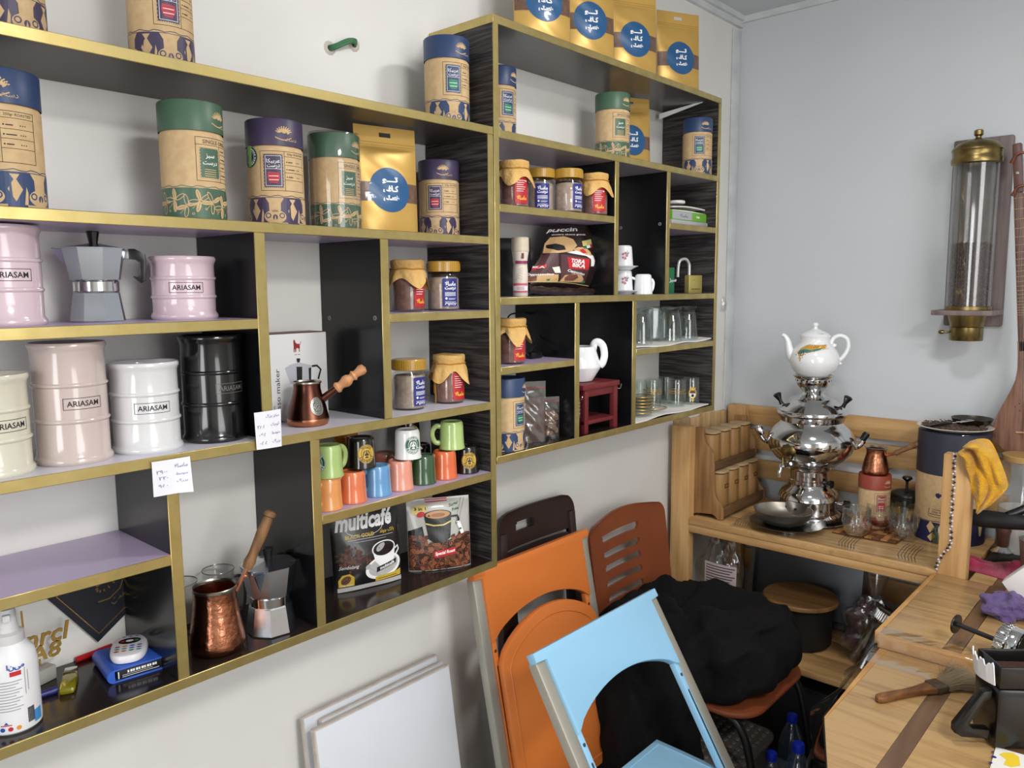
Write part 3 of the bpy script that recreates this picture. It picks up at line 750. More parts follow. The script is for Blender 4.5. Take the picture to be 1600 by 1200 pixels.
handle_tube(B, Cc, [(0, 0), (0, .0095), (.07, .011), (.13, .008), (.2, .008), (.32, .0115), (.42, .011), (.5, .0075), (.54, .0075), (.6, .0108), (.66, .0075), (.72, .0078), (.86, .0105), (.96, .0085), (1, 0)], beech_m, 'handle', t)
P = Print(); P.disc(0, 0, .038, .0165); P.ring(1, 0, .038, .0118, .0124); P.ring(1, 0, .038, .0155, .0163)
for i in range(22): a_ = 2*PI*i/22; P.rect(1, .014*math.cos(a_)-.0008, .038+.014*math.sin(a_)-.0008, .014*math.cos(a_)+.0008, .038+.014*math.sin(a_)+.0008)
for i in range(16): P.disc(1, .0085*math.sin(i*2.4)*((i+1)/16)**.5, .038+.0085*math.cos(i*2.4)*((i+1)/16)**.5, .0018, .0008, 8, i)
P.build('emblem', [emb_m, plain('silver_relief', (190, 188, 182), .3, metal=1)], t, cylmap(.0449, math.radians(30), 0, -.30), off=.0008, d=.0003, step=.004)
MB()
p = on(339, 990, -.14, ZH); a = facing(p.x, p.y)
t = thing('hammered_coffee_pot', 'hammered bright copper coffee pot with a long wooden handle on the bottom shelf', 'coffee pot', p, a)
MB().lathe([(0, 0), (.037, 0), (.0425, .003), (.0465, .011), (.047, .018), (.0445, .032), (.0395, .060), (.036, .088), (.0352, .100), (.0358, .108), (.034, .108), (.0335, .1), (.0345, .088), (.038, .06), (.043, .03), (0, .02)], 64).build('body', copper_m, t)
MB().lathe([(.0352, .107), (.0372, .109), (.0375, .1125), (.036, .114), (.0345, .111)], 48).tube([(.034, .012, .110), (.043, .012, .1135), (.034, .020, .110)], .002, 8).build('rim', tin_m, t)
A, B, Cc = V((-.002, .035, .100)), V((-.004, .057, .140)), V((-.008, .100, .232))
MB().box((-.007, -.0025, 0), (.007, .0025, 1), bev=.001, M=aim(A, B) @ Matrix.Diagonal((1, 1, (B-A).length, 1))).lathe([(.0035, 0), (.0035, .002), (0, .003)], 10, M=T(.006, .05, .125) @ RY(PI/2)).build('bracket', bcop_m, t)
handle_tube(B-(B-A)*.1, Cc, [(0, 0), (0, .0085), (.12, .0105), (.2, .0085), (.28, .0082), (.6, .0100), (.86, .0088), (.9, .0075), (.92, .0105), (.97, .0105), (1, .007), (1, 0)], oldwood_m, 'handle', t)

# two glass mugs behind
def glass_mug(label, loc, rz):
    t = thing('glass_mug', label, 'glass', loc, rz, 'glass mugs behind the copper pot')
    MB().lathe([(0, 0), (.024, 0), (.026, .002), (.0285, .105), (.0282, .107), (.0272, .105), (.0248, .006), (0, .005)], 36).build('bowl', film_m, t)
    MB().lathe([(.0283, .1055), (.0289, .1068), (.0283, .108), (.0277, .1068), (.0283, .1055)], 36).build('rim', plain('glass_edge', (120, 122, 118), .2), t)
    MB().tube(smooth_path([(.027, 0, .09), (.04, 0, .088), (.045, 0, .07), (.044, 0, .04), (.038, 0, .024), (.026, 0, .022)]), .003, 8).build('handle', plain('grey_glass_handle', (92, 92, 88), .15, coat=.5), t)
    return t
p = on(341, 900, -.052, ZH); glass_mug('clear glass mug behind the hammered copper pot, nearer its handle', p, facing(p.x, p.y)+PI/2)
p = on(281, 905, -.06, ZH); glass_mug('clear glass mug behind the hammered copper pot, against the brass upright', p, facing(p.x, p.y)+PI/2)

# ================================================================== WHITE CARTON OF A COFFEE MAKER
card_m = plain('white_carton', (214, 214, 214), .4)
t = thing('coffee_maker_carton', 'white carton printed with a coffee maker behind the dark copper pot', 'box', (.398, -.075, ZD))
yb = -.075; xr = aty(512, 600, yb-.0).x-.398; xl = .345-.398; hz = zat(.42, yb, 523)-ZD
MB().box((xl, 0, 0), (xr, .058, hz), bev=.0008).build('carton', card_m, t)
MB().box((xl+.001, .002, hz), (xr-.001, .056, hz+.0014)).build('top_flap', plain('maroon_card', (86, 48, 44), .5), t)
P = Print(); ux = lambda u, v: (aty(u, v, yb).x-.398, aty(u, v, yb).z-ZD)
cx, cz = ux(466, 560)
red_l = 0
lx, lz = ux(464, 541)
k = .0085/10
def sh(pts): return [(lx+x*k*1.15, lz+y*k*1.3) for x, y in pts]
P.poly(0, sh([(-7, 12), (-4.5, 11), (-3.5, 7), (0, 4), (4, 4.5), (6, 3), (6.5, -2), (5.5, -5), (6, -10), (4, -10), (4, -5), (1, -3), (-2, -3.5), (-2.5, -10), (-4.5, -10), (-4.8, -4), (-6, -6), (-6, -10), (-8, -10), (-7.6, 2), (-8.2, 8)]))
P.line(0, sh([(6, 2), (8, 4), (8, 7), (10, 7.5)]), .0010)
P.rect(1, lx-.006, lz-.0165, lx-.001, lz-.0155); P.rect(1, lx+.001, lz-.0165, lx+.006, lz-.0155)
def q(pts): return [ux(u, v) for u, v in pts]
P.poly(2, q([(445, 575), (452, 571), (487, 571), (484, 600), (454, 600)])); P.poly(1, q([(463, 573), (472, 573), (472, 600), (464, 600)]))
P.poly(2, q([(450, 571), (466, 566), (488, 571)])); P.poly(1, q([(464, 566), (463, 560), (469, 560), (468, 566)])); P.poly(1, q([(482, 575), (486, 574), (486, 600), (483, 600)]))
P.line(1, q([(487, 572), (495, 571), (501, 577), (497, 592)]), .004)
tx_, tz_ = ux(436, 625); P.text(1, 'espresso maker', tx_, tz_, h=.0125, w=.118, rot=PI/2); P.text(1, 'aluminium', tx_-.011, tz_-.026, h=.005, w=.03, rot=PI/2)
P.build('carton_print', [plain('lion_red', (140, 36, 40), .5), ink_m, plain('print_silver', (176, 178, 186), .4)], t, lambda u, v, o: (u, -o, v), step=.03)

# ================================================================== HANDWRITTEN PRICE NOTES
pen_m = plain('blue_pen', (84, 92, 150), .6); note_m = plain('note_paper', (226, 226, 232), .6)
def note(label, c, curl, lines):
    cs = [aty(u, v, -.2045) for u, v in c]                    # tl, tr, br, bl
    t = thing('price_note', label, 'note', cs[3]); o = V(cs[3])
    def fn(i, j, off=0):
        a = cs[3].lerp(cs[2], i); b = cs[0].lerp(cs[1], i); p = a.lerp(b, j)-o
        p.y -= .0003+off+curl*max(0, (i-.45))**2*(1-j)*2.2+.0016*math.sin(3*i+j); return p
    MB().grid(fn, 14, 12).build('sheet', note_m, t, thick=.0002)
    P = Print()
    for s, x, y, w_, h_ in lines: P.text(0, s, x, y, h=h_, w=w_)
    P.build('handwriting', pen_m, t, lambda u, v, off: fn(u, v, off), off=.0005, step=.08)
fa = '۰۱۲۳۴۵۶۷۸۹'
note('handwritten price note taped at the foot of the upright beside the copper pot', ((396, 645), (439, 639), (440, 697), (401, 703)), 0,
     [(ar('سایز بزرگ'), .66, .86, .5, .11), (ar('کوچک'), .75, .62, .34, .11), ('۲۸۵', .22, .60, .28, .09), (ar('متوسط'), .77, .40, .34, .1), ('۰۶۵', .26, .38, .28, .09), (ar('بزرگ'), .78, .17, .32, .11), ('۰۵۵', .28, .16, .3, .09)])
note('handwritten price note with a curled corner hanging under the drum shelf', ((236, 722), (297, 713), (296, 766), (240, 777)), .02,
     [(ar('ماسالا'), .74, .80, .36, .11), ('۲۹۰۰', .24, .68, .28, .1), (ar('متوسط'), .76, .56, .3, .1), ('۲۲۰', .28, .5, .24, .09), (ar('بزرگ'), .76, .36, .28, .1), ('۹۵۰', .26, .28, .24, .09)])

# ================================================================== ODDS AND ENDS ON THE BOTTOM SHELF
wpl_m = plain('white_plastic', (224, 224, 226), .35)
p = on(17, 1050, -.145, ZH); t = thing('spray_bottle', 'white cleaning spray bottle at the left edge of the bottom shelf', 'bottle', p, facing(p.x, p.y))
MB().lathe([(0, 0), (.031, 0), (.034, .003), (.0345, .010), (.034, .095), (.031, .112), (.022, .124), (.019, .128), (0, .128)], 40).build('bottle', wpl_m, t)
MB().lathe([(.0195, .124), (.0205, .126), (.0205, .139), (.0145, .142), (.0125, .158), (.012, .17), (.0105, .174), (0, .174)], 32).box((.006, -.005, .158), (.018, .005, .169), bev=.002).build('spray_head', plain('white_cap', (206, 206, 206), .4), t)
P = Print()
P.rect(2, .026, .008, .040, .026); P.text(1, ar('مینا'), .006, .099, h=.010, w=.022, bold=.03); P.rect(3, -.002, .086, .012, .0925)
for i in range(11): P.rect(0, -.03, .078-i*.0042, .012-.004*(i % 3), .0792-i*.0042)
for i in range(14): P.rect(4, .0165+i*.0007, .012, .0165+i*.0007+(.0004 if i % 3 else .0006), .034)
for i in range(3): P.disc((1, 3, 5)[i], -.016+i*.010, .010, .0032, n=12)
P.rect(3, -.018, .015, -.004, .0165); P.poly(1, [(-.014, .017), (-.008, .017), (-.011, .021)])
P.rect(0, .016, .095, .0168, .055); P.rect(0, .020, .09, .0208, .06)
P.build('label_print', [plain('print_grey', (150, 150, 156), .5), plain('print_blue', (40, 70, 160), .5), plain('print_sky', (70, 140, 200), .5), red_m, ink_m, plain('print_orange', (220, 140, 50), .5)], t, cylmap(.0345), step=.004)
gacr_m = mat('gold_mirror_acrylic', (196, 158, 84), .25, metal=.8)
o = aty(42, 1010, -.03); mb = MB()
for tx, u, v, h_, w_ in (('nrcl', 74, 992, .030, .066), ('A8', 70, 1018, .026, .05)):
    vs, fs, x0, x1, y0, y1 = text_geo(tx, .02, .2); c = aty(u, v, -.03)-o
    kx, ky = w_/(x1-x0), h_/(y1-y0)
    for yy in (-.001, .001): mb.add([(c.x+(x-(x0+x1)/2)*kx, yy, c.z+(y-(y0+y1)/2)*ky) for x, y in vs], fs if yy > 0 else [f[::-1] for f in fs])
a = aty(33, 955, -.03)-o; b = aty(38, 1000, -.03)-o; mb.tube([b, a], .0016, 6)
for u in (48, 62): a = aty(u, 1030, -.03)-o; mb.tube([(a.x, 0, a.z), (a.x, 0, ZH-o.z)], .0014, 6)
tag(mb.build('cake_topper', gacr_m, loc=o, auto=0), 'gold script cake topper standing behind the spray bottle', 'topper')
ncard_m = plain('midnight_card', (30, 32, 42), .45)
o = aty(153, 1003, -.006); A = (aty(75, 937, -.006)-o); B = (aty(194, 970, -.006)-o); A = A.normalized(); B = (B-A*B.dot(A)).normalized()
t = thing('menu_card', 'dark card with gold lines leaning on its corner under the lilac shelf', 'card', o)
M = frame((0, 0, 0), B, A); L1, L2 = .125, .135
MB().prism([(0, 0), (L2, 0), (L2, L1), (0, L1)], -.001, .001, M=M).build('card', ncard_m, t)
P = Print(); P.box(0, .010, .010, L2-.01, L1-.01, .0012)
cx, cy = .075, .06
for i in range(16):
    a = i*.42; r_ = .006+i*.0012; P.disc(0, cx+r_*math.cos(a)*1.2, cy+.012+r_*math.sin(a)*.6, .003, .0012, 8, a)
P.line(0, [(cx-.03, cy-.006), (cx-.015, cy-.016), (cx+.008, cy-.016), (cx+.026, cy-.004)], .002); P.text(0, ar('دست'), cx+.004, cy-.026, h=.010)
P.build('gold_print', gacr_m, t, planemap(M), off=.0013)
lite_m = clear('yellow_lighter', (214, 204, 70), .4, .06, .05, .45, (190, 180, 40))
p = atz(100, 1088, ZH); q_ = atz(111, 1040, ZH); d = (q_-p).normalized(); Ml = frame((0, 0, 0), d, V((0, 0, 1)).cross(d))
L = .078; p = V((p.x+.004, p.y, ZH))
t = thing('lighter', 'yellow see-through lighter lying behind the spray bottle', 'lighter', p)
MB().box((0, -.0115, 0), (L*.72, .0115, .0115), bev=.005, M=Ml).build('body', lite_m, t)
MB().box((L*.72, -.0105, .0005), (L*.8, .0105, .0115), bev=.001, M=Ml).build('ferrule', brass_m, t)
MB().box((L*.8, -.0095, .001), (L, .0095, .0115), bev=.002, M=Ml).build('hood', steel_m, t)
def lying(name, label, cat, a, b, r, m, tip=None, tm=None):
    a, b = atz(*a, ZH), atz(*b, ZH); a.z = b.z = ZH+r; L = (b-a).length; M = aim((0, 0, 0), b-a)
    t = thing(name, label, cat, a)
    MB().lathe([(0, 0), (r, .001), (r, L-.002), (0, L)], 14, M=M).build('barrel', m, t)
    MB().lathe([(r+.0006, L*.62), (r+.0006, L*.98), (0, L)], 14, M=M).build('cap', tm or m, t)
    return t
lying('marker_pen', 'red marker pen lying in front of the dark card', 'pen', (118, 1036), (176, 1014), .005, plain('red_plastic', (176, 24, 28), .3))
lying('glue_tube', 'frosted white tube lying behind the red pen', 'tube', (112, 1020), (192, 1000), .008, mat('frosted_white', (210, 206, 206), .35, trans=.3), tm=wpl_m)
lying('marker_pen', 'blue pen lying beside the spray bottle', 'pen', (54, 1094), (90, 1082), .005, plain('blue_plastic', (44, 48, 120), .3))
for lab, u, v, s_, c_ in (('pale grey eraser block beside the spray bottle', 62, 1072, (.052, .024, .024), (170, 168, 160)), ('dark grey block behind the pale eraser block', 64, 1042, (.055, .03, .02), (120, 114, 104))):
    p = atz(u, v, ZH); tag(MB().box((-s_[0]/2, -s_[1]/2, 0), (s_[0]/2, s_[1]/2, s_[2]), bev=.003).build('eraser_block', plain('block_grey', c_, .7), loc=(p.x, p.y+.01, ZH), rot=(0, 0, .35)), lab, 'block')
blue_m = plain('blue_case', (52, 92, 190), .35)
c0, c1 = atz(188, 1066, ZH), atz(240, 1050, ZH); d = (c1-c0); wd = .072; ang = math.atan2(d.y, d.x)
bx = V((c0.x, c0.y, ZH))
t = thing('blue_case', 'blue plastic case under the white remote control', 'case', bx, ang)
MB().box((-.008, 0, 0), (.066, .096, .003), bev=.001).box((-.008, 0, .019), (.066, .096, .022), bev=.001).prism([(-.0005+.0115*math.cos(PI/2+PI*i/8)-.0065, .011+.011*math.sin(PI/2+PI*i/8)) for i in range(9)], -.096, 0, M=RX(PI/2)).build('shell', blue_m, t)
MB().box((-.004, .002, .003), (.0655, .094, .019), bev=.001).build('insert', plain('black_insert', (20, 22, 26), .5), t)
P = Print(); [P.rect(0, .012+.0042*i, .0115, .0145+.0042*i+.001*(i % 2), .0155) for i in range(11)]; P.rect(0, -.002, .005, -.0005, .0165); P.rect(0, .004, .006, .06, .0068); P.rect(0, .004, .009, .05, .0096)
P.build('case_print', wht_m, t, lambda u, v, o: (u, .002-o, v))
t = thing('remote_control', 'small white remote control with rainbow buttons on the blue case', 'remote', V((bx.x, bx.y, ZH+.0225))+RZ(ang) @ V((.028, .048, 0)), ang-.35)
pts = [(.028*math.copysign(abs(math.cos(a))**.75, math.cos(a)), .043*math.copysign(abs(math.sin(a))**.75, math.sin(a))) for a in [2*PI*i/40 for i in range(40)]]
MB().prism(pts, 0, .015, bev=.005).build('shell', plain('remote_white', (232, 230, 232), .25), t)
P = Print(); P.disc(0, 0, .014, .017, .012); P.disc(1, 0, .0145, .006, .004)
for s_, c_ in ((-1, 2), (1, 3)): P.disc(c_, s_*.0105, .014, .0035, .003)
for r_ in range(3):
    for c_ in range(4): P.disc((2, 4, 5, 6, 3, 7, 5, 6, 2, 4, 3, 7)[(r_*4+c_)], -.0165+.011*c_, -.006-r_*.009, .0042, .0026, 12)
for c_ in range(3): P.disc(6, -.010+.010*c_, .032, .0032, .0018, 10)
P.build('button', [ink_m, wht_m, red_m, accg_m, plain('btn_orange', (230, 130, 40), .4), plain('btn_blue', (50, 90, 200), .4), plain('btn_violet', (100, 60, 150), .4), plain('btn_teal', (40, 160, 170), .4)], t, lambda u, v, o: (u, v, .015+o), off=.0004)

# ================================================================== BAGS OF INSTANT COFFEE
blackbag_m = mat('black_foil_bag', (20, 19, 20), .28, coat=.3)
w_, h_ = .152, .176
c = atz(582, 918, ZH); t = thing('black_coffee_bag', 'black and gold instant coffee bag on the bottom shelf under the mugs', 'bag', (c.x, c.y+.012, ZH), math.radians(-20), rot=(-.10, 0, math.radians(-14)))
sh_ = pouch_shape(w_, h_, .026, .95, .35); pouch_mesh(w_, h_, sh_).build('bag', blackbag_m, t, auto=60)
P = Print(); W, G, Y, B1, B2, CF, S, DK = range(8)
P.rect(S, -w_/2+.006, .001, w_/2-.002, .010)
P.text(W, 'multicafé', -.004, .143, h=.036, w=.128, bold=.035, shear=.25); P.ring(W, -.006, .128, .040, .0412, 30, PI*1.05, PI*1.95, sy=.42)
P.text(Y, 'BLACK GOLD', -.018, .1125, h=.008, w=.062, bold=.03); P.text(Y, ar('بلاک جولد'), .044, .1135, h=.010, w=.036, bold=.03)
P.rect(G, -.045, .1045, .058, .1058); P.rect(G, -.03, .0995, .04, .1005)
rnd = random.Random(5)
for i in range(130):
    x, y = -.040+rnd.gauss(0, .015), .066+rnd.gauss(0, .010); P.disc((B1, B2)[i % 2], max(-.068, x), y, .0036, .0025, 8, rnd.uniform(0, 3))
P.disc(W, .030, .040, .043, .025, 36, .12); P.disc(S, .030, .041, .036, .020, 32, .12)
P.poly(W, [(.004, .079), (.060, .076), (.056, .052), (.046, .040), (.022, .041), (.009, .055)]); P.disc(W, .032, .078, .0285, .0165, 32, .05); P.disc(DK, .032, .078, .0255, .0142, 32, .05)
P.disc(CF, .032, .075, .022, .0095, 28, .05); P.disc(G, .024, .082, .012, .006, 20, .6); P.line(W, [(.060, .072), (.068, .076), (.070, .068), (.060, .058)], .004)
P.disc(G, -.006, .046, .007, .005, 16, .4); P.line(G, [(-.004, .044), (.022, .020)], .0028)
P.poly(DK, [(.012, .030), (.060, .041), (.062, .051), (.013, .041)]); P.text(W, 'multicafé', .038, .041, h=.007, w=.036, bold=.03, rot=.21)
P.text(W, 'Sembalang', -.046, .0505, h=.009, w=.040, shear=.4)
P.poly(Y, [(-.068, .012), (-.036, .012), (-.036, .030), (-.046, .038), (-.060, .036), (-.068, .026)]); P.disc(B1, -.053, .025, .011, .008, 20, .6); P.line(DK, [(-.060, .020), (-.052, .025), (-.046, .030)], .0012)
P.text(W, 'Coffee Arabica', -.052, .0145, h=.0035, w=.026)
P.poly(Y, [(.010, .011), (.072, .0125), (.072, .026), (.055, .022), (.010, .021)]); P.rect(DK, .016, .015, .062, .0162)
P.build('bag_print', [wht_m, plain('print_pale_grey', (170, 168, 170), .4), plain('gold_print', (196, 166, 58), .35), plain('bean_brown', (96, 58, 44), .5), plain('bean_dark', (58, 34, 28), .5), plain('coffee_black', (30, 18, 14), .2), plain('bag_silver', (180, 178, 176), .3), ink_m], t, pmap(sh_), off=.0005, step=(.006, .006))
w_, h_ = .142, .158
c = atz(703, 893, ZH); t = thing('coffee_bean_bag', 'bag printed with roasted beans and a black cup, right end of bottom shelf', 'bag', (c.x+.003, c.y+.035, ZH), rot=(-.08, 0, math.radians(-30)))
sh_ = pouch_shape(w_, h_, .034, .97, .55); pouch_mesh(w_, h_, sh_).build('bag', mat('pearl_grey_foil', (176, 174, 168), .3, coat=.4), t, auto=60)
P = Print(); W, K, Y, B1, B2, B3, CF, RD, GR, LG = range(10)
edge = [(-w_/2+.001, .002), (w_/2-.001, .002), (w_/2-.001, .076), (.050, .080), (.035, .074), (.020, .068), (-.02, .060), (-.045, .066), (-w_/2+.001, .074)]
P.poly(B2, edge); P.poly(K, [(-w_/2+.001, .074), (-.045, .066), (-.035, .07), (-.04, .10), (-w_/2+.001, .09)])
rnd = random.Random(9)
for i in range(330):
    x, y = rnd.uniform(-w_/2+.004, w_/2-.004), rnd.uniform(.003, .078)
    if y > .062 and -.03 < x < .022: continue
    a = rnd.uniform(0, PI); s_ = rnd.uniform(.85, 1.15)
    P.disc((B1, B3, B2)[i % 3], x, y, .0052*s_, .0036*s_, 10, a); P.line(B2 if i % 3 != 2 else B1, [(x-.0042*math.cos(a), y-.0042*math.sin(a)), (x+.0042*math.cos(a), y+.0042*math.sin(a))], .0007)
P.poly(K, [(-.035, .122), (.026, .124), (.020, .072), (.008, .064), (-.016, .063), (-.028, .072)]); P.line(Y, [(-.034, .106), (-.015, .1005), (.006, .1005), (.024, .107)], .003)
P.disc(K, -.0045, .123, .0312, .0105); P.disc(CF, -.0045, .1235, .0275, .0082); P.disc(B1, -.004, .1225, .016, .0042); P.line(K, [(.024, .117), (.040, .117), (.043, .108), (.036, .100)], .0045)
P.poly(W, [(.036, .105), (.045, .105), (.054, .078), (.046, .076)]); P.rect(GR, .042, .086, .048, .090)
P.poly(RD, [(-.018, .030), (.032, .035), (.032, .050), (-.018, .045)]); P.text(W, 'Special Roast', .007, .040, h=.0095, w=.046, bold=.03, shear=.25, rot=.1)
P.text(GR, 'Sugar', .034, .142, h=.009, w=.024, bold=.03, rot=.25, shear=.2); P.text(GR, 'Free', .036, .132, h=.007, w=.016, bold=.03, rot=.2, shear=.2)
P.disc(Y, -.045, .136, .019, .010, 24, .2); P.text(K, '3 in 1', -.043, .138, h=.007, w=.026, bold=.03); P.disc(RD, -.042, .126, .009, .006, 18, .3)
P.rect(RD, -.03, .150, .02, .157); P.line(LG, [(.052, .155), (.040, .12), (.036, .10)], .0007); P.line(LG, [(.060, .155), (.047, .12), (.043, .10)], .0007)
P.build('bag_print', [wht_m, plain('cup_black', (22, 22, 24), .3), plain('ring_gold', (206, 186, 110), .3), plain('bean_tan', (150, 92, 62), .4), plain('bean_deep', (56, 32, 24), .5), plain('bean_mid', (112, 66, 46), .4), plain('crema', (190, 140, 84), .4), red_m, plain('leaf_green', (52, 110, 66), .5), plain('fold_grey', (120, 118, 114), .5)], t, pmap(sh_), off=.0005, step=(.007, .007))
# ================================================================== CONTENTS OF THE TALL SHELF
p = on(800, 430, -.06, Ze)
t = thing('black_bag', 'plain black bag mostly hidden behind the brass upright of the tall shelf', 'bag', p, math.radians(-30))
sh_ = pouch_shape(.10, .145, .022, .97, .6); pouch_mesh(.10, .145, sh_, nu=24, nv=28).build('bag', mat('matte_black_bag', (30, 32, 32), .55), t, auto=60)
P = Print(); P.rect(1, .004, .004, .044, .030); P.ring(0, .018, .088, .019, .0205, 24); P.text(0, 'gar', .030, .056, h=.010, w=.02, bold=.02)
P.build('bag_print', [plain('faded_white', (170, 176, 176), .5), plain('faded_teal', (70, 120, 140), .5)], t, pmap(sh_), step=(.008, .008))
cream_m = plain('cream_plastic', (222, 212, 198), .35)
p = on(813, 430, -.135, Ze); t = thing('syrup_bottle', 'slim cream plastic bottle with pink label between black bag and brown bag', 'bottle', p, facing(p.x, p.y))
hb = zat(p.x, p.y, 371)-Ze
MB().lathe([(0, 0), (.0165, 0), (.018, .002), (.0182, .06), (.0165, .08), (.019, hb*.70), (.0205, hb*.76), (0, hb*.76)], 36).build('bottle', cream_m, t)
MB().lathe([(.0206, hb*.76), (.0212, hb*.765), (.0208, hb*.985), (.019, hb), (0, hb)], 36).build('cap', plain('cap_cream', (206, 194, 170), .4), t)
P = Print(); P.rect(0, -.02, .010, .02, .032); P.rect(1, -.02, .0145, .02, .026); P.rect(2, -.012, .078, .02, .085); P.rect(3, .003, .090, .009, .114)
[P.rect(2, -.009, .0165+.003*i, .010, .0178+.003*i) for i in range(3)]
for i in range(5): P.line(4, [(-.012+.002*i, .040+.006*i), (-.003+.002*i, .045+.006*i), (.006, .040+.006*i)], .0006)
P.build('label_print', [plain('label_pink', (196, 96, 110), .5), wht_m, plain('label_plum', (140, 50, 90), .5), plain('label_maroon', (110, 40, 36), .5), plain('label_grey', (120, 110, 110), .5)], t, cylmap(.0195), step=.004)
# the crumpled brown sachet bag: a leaning cushion drawn between its own corners
tb_m = mat('brown_foil', (50, 33, 32), .3, coat=.35, bump=.4, nscale=30, c2=(40, 26, 26))
def cushion(o, c, bulge, nu=30, nv=30, wr=.003, seed=0, yl=None):
    "front map of a filled bag whose corners c = bl, br, tr, tl lie in the upright plane y = o.y"
    bl, br, tr, tl = [V(q) for q in c]
    def fn(i, j, off=0, s=-1):
        p = bl.lerp(br, i).lerp(tl.lerp(tr, i), j)
        e = max(0, (1-(2*i-1)**2))**.6*max(0, (1-(2*j-1)**2))**.5
        b = bulge*e+wr*e*(math.sin(13*i+7*j+seed)+math.sin(9*j-5*i+seed)+.7*math.sin(21*i*j+seed))
        return V((p.x, p.y+s*(max(b, .0006)+off), p.z))
    mb = MB().grid(lambda i, j: fn(i, j), nu, nv); mb.grid(lambda i, j: fn(i, j, 0, 1), nu, nv)
    return mb, fn
yT = -.10
cs = [aty(826, 448, yT), aty(932, 462, yT), aty(928, 350, yT), aty(868, 351, yT)]
o = V((cs[0].x, yT, Ze)); loc = [q-o for q in cs]; loc[0].z = max(loc[0].z, .002); loc[1].z = .002
t = thing('sachet_bag', 'crumpled brown bag of cappuccino sachets in the tall shelf', 'bag', o)
mb, fn = cushion(o, loc, .045, seed=2); mb.build('bag', tb_m, t, auto=70)
P = Print(); W, R_, BR, TN, LT, GN, DK, YL, PL = range(9)
def uv(u, v):                                          # photo position -> place on the bag front
    lo = [0.5, 0.5]
    q_ = aty(u, v, yT-.034)-o
    for _ in range(20):
        i, j = lo; p0 = loc[0].lerp(loc[1], i).lerp(loc[3].lerp(loc[2], i), j)
        dx = loc[0].lerp(loc[3], j); du = (loc[1].lerp(loc[2], j)-dx); dv = (loc[3].lerp(loc[2], i)-loc[0].lerp(loc[1], i))
        ex, ez = q_.x-p0.x, q_.z-p0.z; D_ = du.x*dv.z-du.z*dv.x
        lo = [i+(ex*dv.z-ez*dv.x)/D_, j+(du.x*ez-du.z*ex)/D_]
    return lo
def pts_(l): return [tuple(uv(u, v)) for u, v in l]
def z8(l): return pts_([(800+a/8, 330+b/8) for a, b in l])
P.poly(TN, z8([(510, 520), (530, 400), (600, 320), (690, 310), (760, 350), (790, 430), (740, 500), (600, 520)])); P.poly(DK, z8([(545, 420), (600, 400), (660, 430), (670, 480), (600, 490), (550, 460)]))
P.poly(PL, z8([(260, 880), (480, 560), (540, 525), (600, 530), (600, 890)])); P.poly(PL, z8([(620, 535), (920, 590), (935, 900), (615, 880)]))
P.poly(W, z8([(680, 515), (780, 490), (900, 520), (980, 560), (990, 620), (970, 690), (935, 690), (930, 600), (880, 560)])); P.poly(TN, z8([(740, 480), (800, 450), (880, 455), (940, 510), (950, 560), (880, 545), (800, 500)])); P.poly(R_, z8([(810, 485), (850, 470), (890, 520), (850, 530)]))
P.poly(R_, z8([(680, 575), (915, 600), (915, 735), (690, 715)])); P.poly(R_, z8([(375, 700), (500, 660), (495, 700), (365, 740)]))
P.poly(TN, z8([(275, 860), (370, 800), (480, 780), (590, 790), (600, 885), (270, 885)])); P.poly(BR, z8([(285, 860), (330, 820), (410, 805), (400, 870), (300, 885)]))
P.poly(TN, z8([(615, 870), (650, 800), (760, 780), (860, 800), (900, 850), (900, 890), (615, 880)])); P.poly(BR, z8([(650, 830), (690, 790), (790, 790), (820, 830), (760, 870), (660, 870)])); P.poly(LT, z8([(540, 700), (600, 690), (610, 770), (560, 770)]))
P.poly(YL, z8([(840, 375), (985, 350), (995, 410), (850, 440)])); P.poly(W, z8([(890, 435), (955, 420), (960, 455), (895, 465)])); P.poly(R_, z8([(955, 418), (993, 412), (997, 450), (960, 458)])); P.poly(GN, z8([(850, 450), (890, 440), (900, 470), (860, 470)]))
P.line(YL, z8([(215, 885), (400, 882), (600, 885), (800, 905), (1000, 935)]), .008)
P.poly(GN, z8([(485, 850), (520, 840), (515, 865), (490, 870)])); P.poly(GN, z8([(870, 885), (920, 870), (940, 895), (880, 905)]))
P.build('bag_print', [wht_m, plain('torch_red', (196, 44, 50), .4), plain('cocoa', (120, 74, 60), .4), plain('latte', (206, 168, 118), .4), plain('foam', (236, 228, 214), .4), plain('mint_green', (50, 120, 80), .4), ink_m, plain('pale_gold', (220, 206, 130), .4), plain('plum_brown', (84, 52, 56), .35, coat=.4)], t, lambda u, v, off: fn(u, v, off), off=.0012, d=.0002, step=(.04, .04))
P = Print()
def tx8(s, a, b, w_, h_, rot=0, m=0, **k):
    u, v = z8([(a, b)])[0]; P.text(m, s, u, v, h=h_, w=w_, rot=rot, **k)
tx8('TORA', 795, 625, .22, .06, -.05, bold=.04); tx8('BIKA', 805, 680, .21, .06, -.05, bold=.04); tx8('Cappuccino', 780, 768, .30, .05, -.12, bold=.03); tx8('Cappuccino', 430, 790, .28, .045, .12, bold=.03)
tx8('puccin', 700, 235, .50, .085, .03, bold=.03, shear=.2); tx8('extra choco granule', 760, 292, .52, .03, 0, bold=.02); tx8('BIKA', 430, 695, .13, .03, .1, bold=.03)
P.build('bag_lettering', [wht_m], t, lambda u, v, off: fn(u, v, off), off=.0022, step=(.05, .05))
fl = [aty(918, 420, yT)-o, aty(925, 452, yT)-o, aty(968, 352, yT)-o, aty(905, 349, yT)-o]
for q in fl: q.y += .02
mb, fn2 = cushion(o, fl, .012, 16, 16, .002, 5); mb.build('folded_flap', tb_m, t, auto=70)
